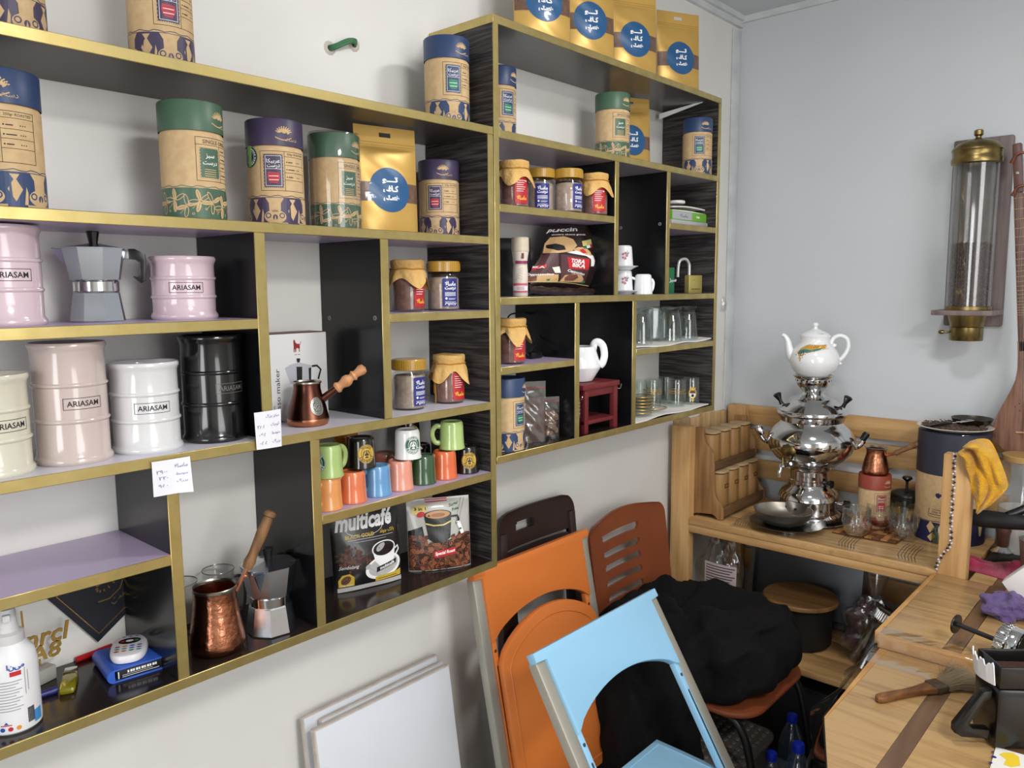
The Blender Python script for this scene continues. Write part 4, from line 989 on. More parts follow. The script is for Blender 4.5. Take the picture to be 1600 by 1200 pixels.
P = Print(); P.text(0, 'Cocoa', .55, .42, h=.10, w=.5, rot=1.0, bold=.02); P.build('flap_print', wht_m, t, lambda u, v, off: fn2(u, v, off), off=.002, step=(.1, .1))
# lower hem and twisted tail
hm = [aty(u, v, yT-.03)-o for u, v in ((824, 452), (860, 455), (900, 459), (940, 460))]
for q in hm: q.z = max(q.z, .010)
MB().tube(smooth_path(hm, 6), [.008+.0016*math.sin(i*2) for i in range(19)], 10, flat=1.2).build('bottom_hem', tb_m, t)
MB().lathe([(0, -.012), (.009, -.008), (.012, 0), (.009, .010), (0, .013)], 14, M=T(*(aty(962, 355, yT+.01)-o))).build('twisted_tail', tb_m, t)

# white cups and saucers
def cup(label, loc, rz, flower=False, handles=1, sauc=False):
    t = thing('coffee_cup', label, 'cup', loc, rz, 'white upturned coffee cups')
    MB().lathe([(.0255, .0015), (.0265, 0), (.0272, .001), (.0258, .02), (.024, .045), (.0228, .054), (.0205, .056), (.0185, .0575), (.0175, .056), (0, .056)], 40).build('body', chin_m, t)
    for s in range(handles):
        MB().tube([V(q) if s == 0 else V((-q[0]*.72, -q[1], q[2]*.9)) for q in smooth_path([(-.024, 0, .044), (-.034, 0, .047), (-.041, 0, .038), (-.040, 0, .022), (-.034, 0, .010), (-.026, 0, .008)])], .0028, 9, flat=1.3).build('handle', chin_m, t)
    if flower:
        P = Print()
        for i in range(5): P.disc(0, -.002+.006*math.cos(i*1.26), .028+.008*math.sin(i*1.26), .0035, n=10)
        P.line(1, [(-.004, .016), (0, .028), (.006, .042)], .0012); P.disc(1, .007, .034, .005, .002, 10, .8)
        P.build('flower_print', [plain('flower_pink', (196, 120, 130), .5), plain('stem_grey', (110, 120, 110), .5)], t, cylmap(.0258), step=.004)
    return t
def saucer(label, loc, group='white saucers'):
    o = MB().lathe([(0, .002), (.02, .002), (.021, 0), (.024, .0005), (.026, .003), (.042, .010), (.0425, .0112), (.040, .0105), (.026, .0045), (0, .004)], 40).build('saucer', chin_m, loc=loc)
    return tag(o, label, 'saucer', group)
p = on(974, 450, -.115, Ze); saucer('white saucer on the shelf under the flowered cups', p)
cup('lower flowered white cup upside down behind the brass upright', p+V((0, 0, .0115)), facing(p.x, p.y)+.2, True)
saucer('white saucer laid on the lower flowered cup', p+V((0, 0, .0695)))
cup('upper flowered white cup upside down on the saucer', p+V((0, 0, .081)), facing(p.x, p.y)+.2, True)
p = on(1005, 445, -.155, Ze); cup('plain white cup upside down at the front, with two handles', p, facing(p.x, p.y)+PI/2+.2, handles=2)
p = on(996, 440, -.045, Ze); cup('plain white cup upside down hidden behind the front cup', p, facing(p.x, p.y)+PI/2)
p = on(994, 412, -.055, Ze+.0576); p2 = on(996, 440, -.045, Ze); cup('plain white cup upside down topmost of the pile, handle to the left', V((p2.x, p2.y, Ze+.0578)), facing(p.x, p.y)+PI/2+.15)

# packets in the little upper right compartment
zz = Zd
def flat(name, label, cat, u0, u1, y0, y1, z0, h, m, bev=.002):
    a, b = aty(u0, 340, y0), aty(u1, 340, y0)
    o = MB().box((0, 0, 0), (b.x-a.x, y1-y0, h), bev=bev).build(name, m, loc=(a.x, y0, z0)); return tag(o, label, cat)
flat('plastic_packet', 'clear plastic packet lowest in the pile of packets in the tall shelf', 'packet', 1050, 1111, -.17, -.02, zz, .017, mat('milky_film', (170, 170, 168), .25), .005)
a, b = aty(1050, 340, -.165), aty(1108, 340, -.165)
t = thing('green_carton', 'flat green and grey carton in the pile of packets in the tall shelf', 'box', (a.x, -.165, zz+.0172))
MB().box((0, 0, 0), (b.x-a.x, .14, .026), bev=.001).build('carton', plain('lime_carton', (112, 176, 58), .4), t)
P = Print(); L = b.x-a.x; P.rect(0, .002, .002, L*.52, .024); P.text(1, ar('ماسالا'), L*.3, .013, h=.009, w=.05, bold=.03); [P.rect(2, L*.64+.004*i, .010, L*.64+.0028+.004*i, .016) for i in range(5)]
P.build('carton_print', [plain('carton_grey', (170, 172, 176), .4), plain('carton_ink', (96, 98, 104), .4), wht_m], t, lambda u, v, o: (u, -o, v))
a, b = aty(1050, 340, -.16), aty(1105, 340, -.16)
mb = MB().grid(lambda i, j: V((i*(b.x-a.x), j*.13, .012+.008*math.sin(i*2.6)*(1-.5*i)+.002*math.sin(9*j))), 14, 8)
mb.grid(lambda i, j: V((i*(b.x-a.x)*(.98), j*.13, .002+.002*math.sin(i*4))), 14, 8)
tag(mb.build('folded_napkins', plain('napkin', (218, 216, 210), .8), loc=(a.x, -.16, zz+.0436), thick=.004), 'folded white napkins on the green carton', 'napkin')
p = on(1056, 325, -.12, zz+.071); tag(MB().lathe([(0, 0), (.026, 0), (.028, .002), (.028, .007), (.026, .009), (0, .009)], 32).build('jar_lid_disc', plain('lid_white', (222, 222, 220), .35), loc=p), 'small white round lid lying on the folded napkins', 'jar lid')
# open brass padlock
p = aty(1083, 458, -.15); p.z = Ze; W_ = .0275; H_ = zat(p.x, p.y, 430)-Ze
t = thing('padlock', 'open brass padlock with a tall steel shackle standing in the tall shelf', 'padlock', p, math.radians(-20))
lock_m = mat('padlock_brass', (188, 174, 104), .4, metal=.7)
MB().box((-W_, -.011, 0), (W_, .011, H_), bev=.003).build('body', lock_m, t)
MB().tube(smooth_path([(-W_+.010, 0, H_-.012), (-W_+.010, 0, H_+.02), (-W_+.008, 0, H_+.036), (-W_-.006, 0, H_+.050), (-W_-.026, 0, H_+.046), (-W_-.034, 0, H_+.030), (-W_-.036, 0, H_-.006)]), .0046, 12).build('shackle', mat('satin_steel', (206, 206, 206), .4, metal=.6), t)
P = Print(); [P.rect(0, -.016+.0042*i, .0105, -.013+.0042*i, .0155) for i in range(8)]; P.line(0, [(-.016, H_*.66), (-.008, H_*.74), (0, H_*.68)], .0008); P.build('engraving', plain('engraved', (110, 90, 44), .5), t, lambda u, v, o: (u, -.011-o, v))
p = on(1052, 440, -.125, Ze); t = thing('green_card', 'green card standing behind the brass upright beside the padlock', 'card', p, math.radians(-25))
hc = zat(p.x, p.y, 418)-Ze; MB().box((-.03, 0, 0), (.004, .002, hc), bev=.0005).build('card', plain('card_green', (34, 104, 66), .45), t)
P = Print(); P.text(0, ar('سبز'), -.002, hc*.5, h=.014, bold=.03); P.build('card_print', wht_m, t, lambda u, v, o: (u, -o, v))

# cable, bags, stand and jug in the lower left part
t = thing('charger_cable', 'coiled thin black cable with a plug behind the lower cloth-capped jar', 'cable', on(835, 560, -.09, Zf))
pts = [aty(u, v, y) for u, v, y in ((826, 556, -.11), (800, 520, -.07), (793, 500, -.05), (802, 490, -.045), (830, 492, -.05), (855, 505, -.06), (863, 528, -.07), (858, 548, -.08), (848, 560, -.1), (838, 558, -.11))]
wb(MB().tube([V((q.x, q.y, max(q.z, Zf+.0025))) for q in smooth_path(pts, 8)], .0021, 8), 'cord', rubber_m, t)
pts = [aty(u, v, y) for u, v, y in ((828, 550, -.115), (840, 530, -.09), (849, 505, -.06), (848, 492, -.045), (836, 487, -.035), (810, 490, -.035))]
wb(MB().tube([V((q.x, q.y, max(q.z, Zf+.0025))) for q in smooth_path(pts, 8)], .0021, 8), 'cord', rubber_m, t)
p = atz(834, 560, Zf); wb(MB().box((-.022, -.012, 0), (.022, .012, .018), bev=.004, M=T(p.x, p.y, Zf)), 'plug', bakelite_m, t)
clearbag_m = clear('grip_bag_film', (240, 236, 232), .5, .10, .12, .06)
def zipbag(label, u, vb, vt, y, w_, bulge, fill, fm, seed, beans=False):
    p = on(u, vb, y, Zh); h_ = zat(p.x, p.y, vt)-Zh
    t = thing('grip_seal_bag', label, 'bag', p, math.radians(-28), 'clear grip seal bags')
    s = pouch_shape(w_, h_, bulge, .9, .8, .004, seed); pouch_mesh(w_, h_, s, nu=26, nv=34).build('bag', clearbag_m, t, auto=25)
    if beans:
        rnd = random.Random(seed); mb = MB()
        for i in range(60):
            x, z = rnd.uniform(-w_*.36, w_*.36), rnd.uniform(.010, h_*fill); y_ = rnd.uniform(-.55, .55)*s(x, z)
            mb.lathe([(0, -.008), (.006, -.003), (.0065, .002), (0, .008)], 7, M=T(x, y_, z) @ RX(rnd.uniform(0, 3)) @ RY(rnd.uniform(0, 3)))
        f = mb.build('nuts', fm, t); f['kind'] = 'stuff'
    else:
        s2 = lambda x, z: max(.0003, s(x, z)*.85-.0005)
        mb = pouch_mesh(w_*.92, h_*fill, lambda x, z: s2(x, z), nu=18, nv=20); mb.v = [(a, b, c+.002) for a, b, c in mb.v]; mb.build('powder', fm, t, auto=60)
    P = Print(); P.rect(0, -w_/2+.001, h_*.885, w_/2-.001, h_*.905); P.build('red_zip', plain('zip_red', (176, 44, 52), .4), t, pmap(s))
zipbag('clear grip seal bag of brown powder right of the lower navy tin', 831, 690, 596, -.15, .074, .018, .72, mat('cocoa_powder', (96, 78, 72), .9, c2=(84, 66, 60), nscale=60), 3)
zipbag('small clear grip seal bag of nuts right of the bag of powder', 858, 690, 620, -.145, .056, .022, .6, mat('nut_shell', (150, 116, 84), .7, c2=(110, 80, 56), nscale=60), 8, True)
ORD = ('lowest', 'second from the bottom', 'third from the bottom', 'fourth from the bottom', 'fifth from the bottom', 'topmost')
rst_m = mat('red_painted_wood', (112, 38, 42), .5, c2=(100, 30, 35), nscale=14)
A, B = V((1.26, -.18, Zh)), V((1.386, -.182, Zh)); zt_ = zat(1.26, -.18, 601)-Zh; D_ = .115
t = thing('red_stand', 'small red wooden stand with a white jug on it in the tall shelf', 'stand', (1.225, -.185, Zh))
wd = 1.398-1.225
for x, y in ((0.025, 0), (wd-.014, 0), (.025, D_), (wd-.014, D_)): MB().box((x, y, 0), (x+.016, y+.016, zt_-.012), bev=.001).build('leg', rst_m, t)
MB().box((.012, -.004, zt_-.014), (wd+.006, D_+.018, zt_), bev=.0015).build('top', rst_m, t)
for y in (.003, D_+.003): MB().box((.041, y, zt_-.034), (wd-.014, y+.008, zt_-.014), bev=.001).build('rail', rst_m, t)
for x in (.030, wd-.010): MB().box((x, .016, zt_-.034), (x+.008, D_, zt_-.014), bev=.001).build('rail', rst_m, t)
MB().box((.025, .002, .022), (wd+.001, D_+.014, .032), bev=.001).build('lower_shelf', rst_m, t)
for x, z in ((wd+.002, zt_-.018), (.022, zt_-.03)):
    s_ = 1 if x > .1 else -1
    MB().tube(smooth_path([(x, .006, z), (x+s_*.006, .004, z-.006), (x+s_*.014, .002, z-.006), (x+s_*.018, .001, z+.006)]), .0015, 7).build('hook', steel_m, t)
for k in range(6):
    o = saucer('white saucer %s in the stack inside the small red stand' % ORD[k], V((1.296, -.118, Zh+.0325+k*.0095))); o['group'] = 'saucers inside the red stand'; o.scale = (.78, .78, .8)
p = on(903, 560, -.115, Zh+zt_+.0003); t = thing('white_jug', 'white china jug with a loop handle on the red stand', 'jug', p, facing(p.x, p.y)+PI/2)
H_ = zat(p.x, p.y, 541)-p.z
MB().lathe([(0, 0), (.034, 0), (.040, .002), (.062, H_*.40), (.0625, H_*.43), (.047, H_-.002), (.045, H_), (.043, H_-.002), (.058, H_*.43), (0, H_*.2)], 48).build('body', chin_m, t, auto=30)
pts = smooth_path([(.040, 0, H_*.88), (.044, 0, H_*1.08), (.055, 0, H_*1.12), (.067, 0, H_*1.0), (.071, 0, H_*.74), (.066, 0, H_*.52), (.059, 0, H_*.44)])
MB().tube(pts, .0065, 12, flat=1.5).build('handle', chin_m, t)

# upturned glasses on white cloths
towel_m = mat('white_towel', (226, 224, 218), .9, bump=.3, nscale=60)
def cloth(label, x0, x1, z, seed):
    mb = MB().grid(lambda i, j: V((x0+(x1-x0)*i, -.195+.17*j+.004*math.sin(9*i+seed), z+.0045+.0022*math.sin(11*i+4*j+seed)*(.3+.7*abs(2*j-1)) + (.006*max(0, (i-.8)/.2) if seed == 1 else 0))), 24, 10)
    o = mb.build('tea_towel', towel_m, thick=.003); tag(o, label, 'cloth', 'white towels under the glasses')
cloth('white towel under the upper upturned glasses', 1.47, 1.905, Zg, 1); cloth('white towel under the lower gold-banded glasses', 1.47, 1.905, Zh, 4)
thick_m = clear('tumbler_glass', (246, 250, 249), .75, .07, .03)
goldline_m = plain('gold_line', (190, 150, 60), .3, metal=.7)
def tumbler(label, u, y, z, prof, group, gold=None, crest=False, cut=False, handle=False, name='glass_tumbler'):
    p = on(u, 560, y, z); t = thing(name, label, 'glass', p, facing(p.x, p.y), group)
    MB().lathe(prof, 32 if not cut else 14).build('bowl', thick_m, t, auto=30 if not cut else 12)
    r0 = max(q[0] for q in prof)
    if gold:
        for z_ in gold:
            r_ = .0275; MB().lathe([(r_, z_-.0011), (r_+.0004, z_), (r_, z_+.0011)], 36).build('gold_band', goldline_m, t)
    if crest:
        P = Print(); P.disc(0, 0, .034, .013, .017, 24); P.disc(1, 0, .032, .0095, .013, 20); P.poly(2, [(-.0095, .034), (.0095, .034), (.006, .044), (-.006, .044)]); P.disc(3, 0, .027, .0045, .005, 12)
        for i in range(5): P.disc(0, -.008+.004*i, .051, .0018, .003, 8)
        P.rect(0, -.002, .008, .002, .018); P.disc(0, 0, .013, .006, .003, 12)
        P.build('crest', [plain('crest_gold', (200, 160, 70), .35, metal=.4), plain('crest_white', (220, 220, 214), .4), plain('crest_maroon', (96, 50, 48), .4), ink_m], t, cylmap(.0276, math.radians(10)), step=.004)
    if handle: MB().tube(smooth_path([(.027, 0, .055), (.038, 0, .053), (.040, 0, .035), (.034, 0, .022), (.027, 0, .022)]), .003, 8).build('handle', thick_m, t)
    return t
P1 = [(.031, .002), (.033, 0), (.034, .002), (.0315, .03), (.027, .075), (.022, .090), (.030, .098), (.031, .1015), (.028, .102), (.012, .094), (0, .094)]
P1i = P1+[(0, .086), (.02, .084), (.025, .07), (.0295, .03), (.031, .002)]
P2 = [(.029, .002), (.031, 0), (.032, .002), (.033, .05), (.034, .085), (.033, .098), (.03, .100), (0, .099), (0, .09), (.028, .088), (.031, .05), (.029, .002)]
P3 = [(.0262, .001), (.0268, 0), (.0275, .001), (.0275, .07), (.0255, .082), (.022, .086), (0, .086), (0, .079), (.021, .079), (.0258, .068), (.0262, .001)]
zc = Zg+.009
G1, G2 = 'upturned clear glasses', 'upturned gold-banded glasses'
for u, y, pr, cut, lab in ((1001, -.16, P1i, False, 'footed clear glass upside down against the brass upright'), (1020, -.09, P2, True, 'faceted clear tumbler upside down in the upper row of glasses'), (1033, -.065, P1i, False, 'footed clear glass upside down at the very back'),
                           (1048, -.16, P1i, False, 'footed clear glass upside down at the front of the upper row'), (1073, -.145, P1i, False, 'footed clear glass upside down nearest the wood grain panel')):
    tumbler(lab, u, y, zc, pr, G1, cut=cut)
zc = Zh+.009
for u, y, lab, g, cr, hd in ((998, -.07, 'plain small glass upside down behind the stacked glass saucers', None, False, False), (1020, -.14, 'small gold-banded glass upside down on a glass saucer', (.040, .046, .052), False, False), (1041, -.075, 'plain small glass upside down between two gold-banded ones', None, False, False),
                         (1058, -.14, 'small gold-banded glass with a handle upside down beside the crested one', (.040, .048), False, True), (1081, -.15, 'small glass with a gold and maroon crest upside down', None, True, False)):
    tumbler(lab, u, y, zc+(.013 if u == 1020 else 0), P3, G2, g, cr, handle=hd)
gs = [(0, .001), (.022, .001), (.024, 0), (.026, .001), (.042, .008), (.0425, .010), (.040, .0095), (.025, .004), (0, .004)]
def gsaucer(label, loc, grp):
    t = thing('glass_saucer', label, 'saucer', loc, 0, grp); MB().lathe(gs, 36).build('dish', thick_m, t); MB().lathe([(.0418, .0085), (.0428, .0095), (.0424, .0108), (.0415, .010)], 36).build('gold_rim', goldline_m, t)
p = on(1020, 640, -.14, Zh+.009); gsaucer('glass saucer with gold rim under the gold-banded glass', p, 'gold rimmed glass saucers')
p = on(999, 650, -.152, Zh+.009)
for k in range(6): gsaucer('gold-rimmed glass saucer %s in the pile by the brass upright' % ORD[k], p+V((0, 0, k*.0092)), 'gold rimmed glass saucers in a pile')
p = aty(1128, 478, 0); MB()
tag(MB().grid(lambda i, j: V((.05*(i-.5)*(1-.5*j), -.004-.012*math.sin(PI*i)*math.sin(PI*j)-.004*abs(math.sin(7*i+5*j)), .055*j-.02)), 14, 14).build('plastic_wisp', film_m, loc=p, thick=.0004, auto=20), 'wisp of clear plastic on the wall right of the tall shelf', 'plastic')
# ================================================================== PINE TABLE IN THE CORNER
XF, ZT = 1.969, .762
tb = thing('pine_table', 'pine table with raised posts and slatted back in the corner', 'table', (XF, -.02, 0))
def tbx(name, lo, hi, m=None, bev=.002): return wb(MB().box(lo, hi, bev=bev), name, m or pine_m, tb)
tbx('leg', (XF, -.093, 0), (XF+.04, -.024, 1.078), pinez_m); tbx('leg', (XF, -.937, 0), (XF+.04, -.866, 1.093), pinez_m)
tbx('leg', (2.39, -.09, 0), (2.43, -.02, 1.1), pinez_m); tbx('leg', (2.39, -.935, 0), (2.43, -.865, ZT-.023), pinez_m)
for k, (a, b) in enumerate(((XF+.001, 2.085), (2.087, 2.20), (2.202, 2.315), (2.317, 2.388))): tbx('table_board', (a, -.866 if a < 2 else -.935, ZT-.022), (b, -.095 if a < 2 else -.03, ZT))
tbx('front_rail', (XF+.004, -.866, ZT-.05), (XF+.02, -.093, ZT-.023))
for a, b in ((1.027, 1.099), (.932, 1.007), (.824, .894)): tbx('back_slat', (2.425, -.95, a), (2.443, -.015, b))
for k in range(4): tbx('side_board', (XF+.045+k*.094, -.019, ZT+.004), (XF+.045+k*.094+.088, -.004, 1.088-.008*(k % 2)), mat('side_board_pine', (198, 166, 120), .6, c2=(166, 132, 88), nscale=40, nstretch=(1, 1, .1)))
for a, b in ((1.972, 2.10), (2.105, 2.235), (2.24, 2.385)): tbx('lower_board', (a, -.93, .328), (b, -.03, .35))
for z in (.66, .50): tbx('lower_slat', (2.425, -.95, z-.04), (2.443, -.03, z+.04))
# the printed runner on the table top
t = thing('table_runner', 'thin wood-look runner with groups of black lines on the pine table', 'runner', (XF+.01, -.86, ZT))
MB().grid(lambda i, j: V((.34*i, .62*j, .0008+.0004*math.sin(20*i+9*j))), 12, 20).build('sheet', mat('runner_sheet', (194, 162, 114), .35, c2=(160, 124, 80), nscale=60, nstretch=(1, .1, 1), coat=.4), t, thick=.0004)
P = Print()
for y0 in (.07, .24, .44, .58):
    for k in range(6): P.line(0, [(.015+.001*k, y0+k*.009-.015), (.06, y0+k*.009), (.12+.01*(k % 3), y0+k*.009+.006), (.17+.012*(k % 2), y0+k*.009+.004)], .0013)
    for k in range(3): P.line(0, [(.20+.03*k, y0-.01), (.22+.03*k, y0+.03)], .001)
P.line(0, [(.008, .0), (.008, .61)], .0012)
P.build('runner_lines', ink_m, t, lambda u, v, o: (u, v, .0016+o))
# the ragged clear film stuck on the table edge
MB()
mb = MB(); rnd = random.Random(4)
for k in range(26):
    y = -.12-.72*k/26; mb.add([(0, y, 0), (0, y-.03, 0), (-.004-.003*rnd.random(), y-.015, -.006-.016*rnd.random()), (-.004, y-.026, -.004)], [(0, 1, 3, 2)])
f_ = wb(MB().add([(XF-.001+a, b, ZT+c) for a, b, c in mb.v], mb.f), 'edge_film', film_m, tb); f_['kind'] = 'stuff'

# ------------------------------------------------------------------ spice rack and its canisters
rack = thing('spice_rack', 'two-tier oiled wood rack of canisters against the left wall boards', 'rack', (2.008, -.06, ZT))
def yz(a, b, x=2.008): q = atx(1060+a/6.667, 640+b/6.667, x); return (q.y+.06, q.z-ZT)
out = [yz(*q) for q in ((130, 203), (255, 203), (264, 215), (260, 300), (275, 360), (305, 415), (345, 455), (361, 495), (364, 700), (365, 880), (378, 930), (410, 985), (440, 1020), (455, 1065), (455, 1170), (425, 1178), (400, 1165), (375, 1130), (350, 1112), (200, 1095), (130, 1105))]
zmin = min(q[1] for q in out); out = [(a, b-zmin) for a, b in out]
MX = frame((0, 0, 0), (0, 1, 0), (0, 0, 1))
RL = .335
for x0 in (0, RL-.012): MB().prism(out, x0, x0+.012, M=MX, bev=.0015).build('side_panel', oakz_m, rack)
y_up, z_up = yz(368, 540); y_lo, z_lo = yz(455, 1120); z_up -= zmin; z_lo -= zmin; yb_ = yz(130, 700)[0]
zu = .178; zl_ = .022
MB().box((.012, y_up+.004, zu), (RL-.012, yb_, zu+.008), bev=.001).build('rack_shelf', oaky_m, rack); MB().box((.012, y_lo+.006, zl_), (RL-.012, yb_, zl_+.008), bev=.001).build('rack_shelf', oaky_m, rack)
MB().box((.012, y_up, zu-.012), (RL-.012, y_up+.006, zu+.016), bev=.001).build('rack_rail', oaky_m, rack); MB().box((.012, y_lo, zl_-.012), (RL-.012, y_lo+.006, zl_+.022), bev=.001).build('rack_rail', oaky_m, rack)
can_m = wood('acacia_canister', (160, 122, 74), (120, 84, 48), 'z', 11, .45)
canlid_m = mat('acacia_lid', (176, 150, 110), .6, c2=(150, 122, 84), nscale=10)
holder_m = plain('label_holder', (92, 54, 32), .5)
def canister(label, loc, w_, d_, h_, holder, grp):
    w_ -= .004
    t = thing('wooden_canister', label, 'canister', loc, 0, grp)
    MB().prism(rrect(w_, d_, .022, 6), 0, h_, bev=.0015).build('body', can_m, t)
    MB().prism(rrect(w_+.003, d_+.003, .023, 6), h_+.0035, h_+.0095, bev=.0012).build('lid', canlid_m, t)
    MB().prism(rrect(w_-.008, d_-.008, .018, 6), h_, h_+.0036).build('lid_gap', plain('dark_gap', (52, 36, 24), .8), t, auto=0)
    if holder:
        mb = MB(); 
        for lo, hi in (((-.013, -.007), (.013, -.0045)), ((-.013, .0045), (.013, .007)), ((-.013, -.0045), (-.0105, .0045)), ((.0105, -.0045), (.013, .0045))): mb.box((lo[0], -d_/2-.0022, h_*.66+lo[1]), (hi[0], -d_/2-.0002, h_*.66+hi[1]))
        mb.build('label_holder', holder_m, t)
wl = ['nearest in', 'second in', 'third in', 'farthest in']
for k in range(4):
    canister('wooden canister %s the upper tier of the spice rack' % wl[k], (2.008+.054+k*.0755, -.06+y_up+.045, ZT+zu+.0082), .068, .066, .098, False, 'canisters on the upper tier of the rack')
for k in range(4):
    canister('wooden canister %s the lower tier of the spice rack' % wl[k], (2.008+.054+k*.0755, -.06+y_lo+.050, ZT+zl_+.0082), .070, .072, .122, True, 'canisters on the lower tier of the rack')

# ------------------------------------------------------------------ trays, bowl, samovar, teapot
sx = 2.225; sy = atx(1262, 812, sx).y; SZ = ZT+.0125
plate_m = mat('dark_steel_tray', (120, 120, 120), .28, metal=1, rvar=.1, nscale=12)
t = thing('round_tray', 'round steel tray under the samovar', 'tray', (sx, sy, ZT+.0014)); MB().lathe([(0, .003), (.118, .003), (.134, .010), (.136, .0105), (.135, .0085), (.120, .0005), (0, 0)], 56).build('tray', plate_m, t)
MB().lathe([(.1345, .0075), (.1375, .0095), (.1345, .0115)], 56).build('rim', steel_m, t)
bp = atz(1231, 812, ZT+.02); bp = V((2.035, atx(1231, 812, 2.035).y, ZT))
bx_, by_ = 2.068, atx(1230, 806, 2.068).y
t = thing('serving_plate', 'dark oval-looking steel plate under the metal bowl', 'plate', (bx_, by_, ZT+.0145))
MB().lathe([(0, .002), (.09, .002), (.115, .011), (.118, .0115), (.116, .009), (.092, 0), (0, 0)], 56).build('plate', plate_m, t)
MB().lathe([(.03, -.0125), (.06, -.0125), (.06, 0), (.03, 0)], 30).build('foot_ring', plate_m, t)
t = thing('metal_bowl', 'shallow brushed metal bowl on the steel plate in front of the samovar', 'bowl', (bx_-.005, by_+.012, ZT+.0167))
bowl_m = mat('brushed_pewter', (158, 152, 142), .42, metal=1, rvar=.08, nscale=16, nstretch=(1, 1, 8))
MB().lathe([(0, 0), (.045, 0), (.070, .010), (.086, .028), (.0915, .046), (.0925, .0475), (.0905, .0475), (.0845, .030), (.068, .013), (.04, .005), (0, .004)], 56).build('bowl', bowl_m, t)
t = thing('samovar', 'polished steel samovar with black lid grips on the corner table', 'samovar', (sx, sy, SZ), facing(sx, sy))
K = .00207; zz_ = lambda v: (812-v)*K*1.02
def pr(l): return [(w_*K, zz_(v)) for w_, v in l]
MB().lathe(pr([(0, 812), (50, 812), (51, 809), (50, 806), (45, 803), (45, 800), (44, 790), (44, 783), (47, 781), (46, 776), (42, 769), (33, 762), (31, 758), (0, 758)]), 56).build('base', steel_m, t)
for i in range(14):
    a = 2*PI*i/14; MB().lathe([(0, 0), (.004, .0004), (.0045, 0)], 10, M=T(.0505*.00207/.00207*.0+.0935*math.cos(a), .0935*math.sin(a), zz_(794)) @ RZ(a) @ RY(PI/2)).build('air_hole', ink_m, t)
MB().lathe(pr([(31, 758), (32, 757), (32, 752), (30, 751), (30, 737), (32, 735), (33, 732), (30, 729), (0, 729)]), 48).build('neck_band', steel_m, t)
for i in range(4): MB().box((-.0012, -.0006, -.006), (.0012, .0006, .006), M=RZ(-.42+i*.12) @ T(30.4*K, 0, zz_(743)) @ RX(.5)).build('vent_slot', ink_m, t)
MB().lathe([(0, 0), (.0055, .001), (.006, 0)], 14, M=RZ(.22) @ T(30.1*K, 0, zz_(746)) @ RY(PI/2)).build('key_hole', ink_m, t)
MB().lathe(pr([(0, 730), (31, 730), (42, 725), (54, 717), (63, 706), (67, 696), (68, 688), (66, 680), (60, 671), (54, 665), (49, 661), (47, 657), (0, 657)]), 72).build('belly', steel_m, t)
MB().lathe(pr([(47, 658), (49, 656), (51, 650), (54, 648), (55, 645), (54, 641), (51, 640), (0, 640)]), 64).build('collar', steel_m, t)
MB().lathe(pr([(51, 640), (46, 633), (40, 627), (36, 624), (34, 621), (24, 618), (18, 615), (16, 611), (0, 611)]), 64).build('lid', steel_m, t)
MB().lathe(pr([(16, 612), (17, 609), (20, 606), (25, 600), (27, 594), (27, 590), (31, 587), (32, 585), (29, 584.5), (26, 588), (22, 592), (0, 594)]), 48).build('crown', steel_m, t)
for i in range(18):
    a = 2*PI*i/18; MB().lathe([(0, .0012), (.0035, .0008), (.004, 0)], 8, M=RZ(a) @ T(26.7*K, 0, zz_(592.5)) @ RY(PI/2)).build('crown_hole', ink_m, t)
for s_, a in ((-1, -1.45), (1, 1.3)):
    MB().lathe([(0, 0), (.0075, 0), (.006, .008), (.0065, .016), (.012, .030), (.0145, .036), (.010, .040), (0, .041)], 16, M=RZ(a) @ T(47*K, 0, zz_(632)) @ RY(.45)).build('lid_grip', bakelite_m, t)
for s_, a in ((-1, -1.5), (1, 1.45)):
    M_ = RZ(a) @ T(.125, 0, zz_(688))
    MB().tube(smooth_path([(.005, 0, -.018), (.024, 0, -.010), (.036, 0, .006), (.036, 0, .018)]), [.008]*19, 12, M=M_).lathe([(0, -.006), (.012, -.004), (.014, .004), (.010, .010), (0, .012)], 18, M=M_ @ T(.014, 0, -.014)).build('side_handle', steel_m, t)
    MB().lathe([(0, -.020), (.012, -.017), (.015, -.006), (.015, .006), (.011, .016), (0, .018)] if s_ < 0 else [(0, -.016), (.010, -.014), (.0115, .006), (.009, .014), (0, .015)], 20, M=M_ @ T(.040, 0, .024) @ RY(.5)).build('handle_knob', steel_m if s_ < 0 else bakelite_m, t)
ta = RZ(-.52); 
MB().lathe([(.012, 0), (.012, .012), (.008, .016), (.0075, .040), (.0095, .042), (.0095, .052), (0, .053)], 18, M=ta @ T(.118, 0, zz_(720)) @ RY(PI/2)).tube(smooth_path([(.164, 0, zz_(720)), (.176, 0, zz_(721)), (.182, 0, zz_(727)), (.182, 0, zz_(735))]), .0072, 12, M=ta).build('tap', steel_m, t)
MB().lathe([(0, 0), (.006, 0), (.003, .010), (.003, .030), (0, .031)], 10, M=ta @ T(.166, 0, zz_(718))).box((-.003, -.020, .026), (.003, .020, .031), bev=.002, M=ta @ T(.166, 0, zz_(718))).build('tap_key', brass_m, t)
MB().lathe([(0, 0), (.022, .002), (.028, .012), (.020, .018), (0, .019)], 8, M=ta @ T(.124, .0, zz_(697)) @ RY(PI/2)).build('medallion', brass_m, t)
MB().lathe([(0, 0), (.009, 0), (.009, .010), (.013, .012), (.013, .020), (0, .021)], 16, M=RZ(1.0) @ T(31*K, 0, zz_(754)) @ RY(PI/2)).build('burner_knob', bakelite_m, t)
MB().lathe([(.006, 0), (.006, .022), (.010, .024), (.010, .046), (0, .046)], 14, M=RZ(1.25) @ T(43*K, 0, zz_(784)) @ RY(PI/2)).build('valve', steel_m, t)
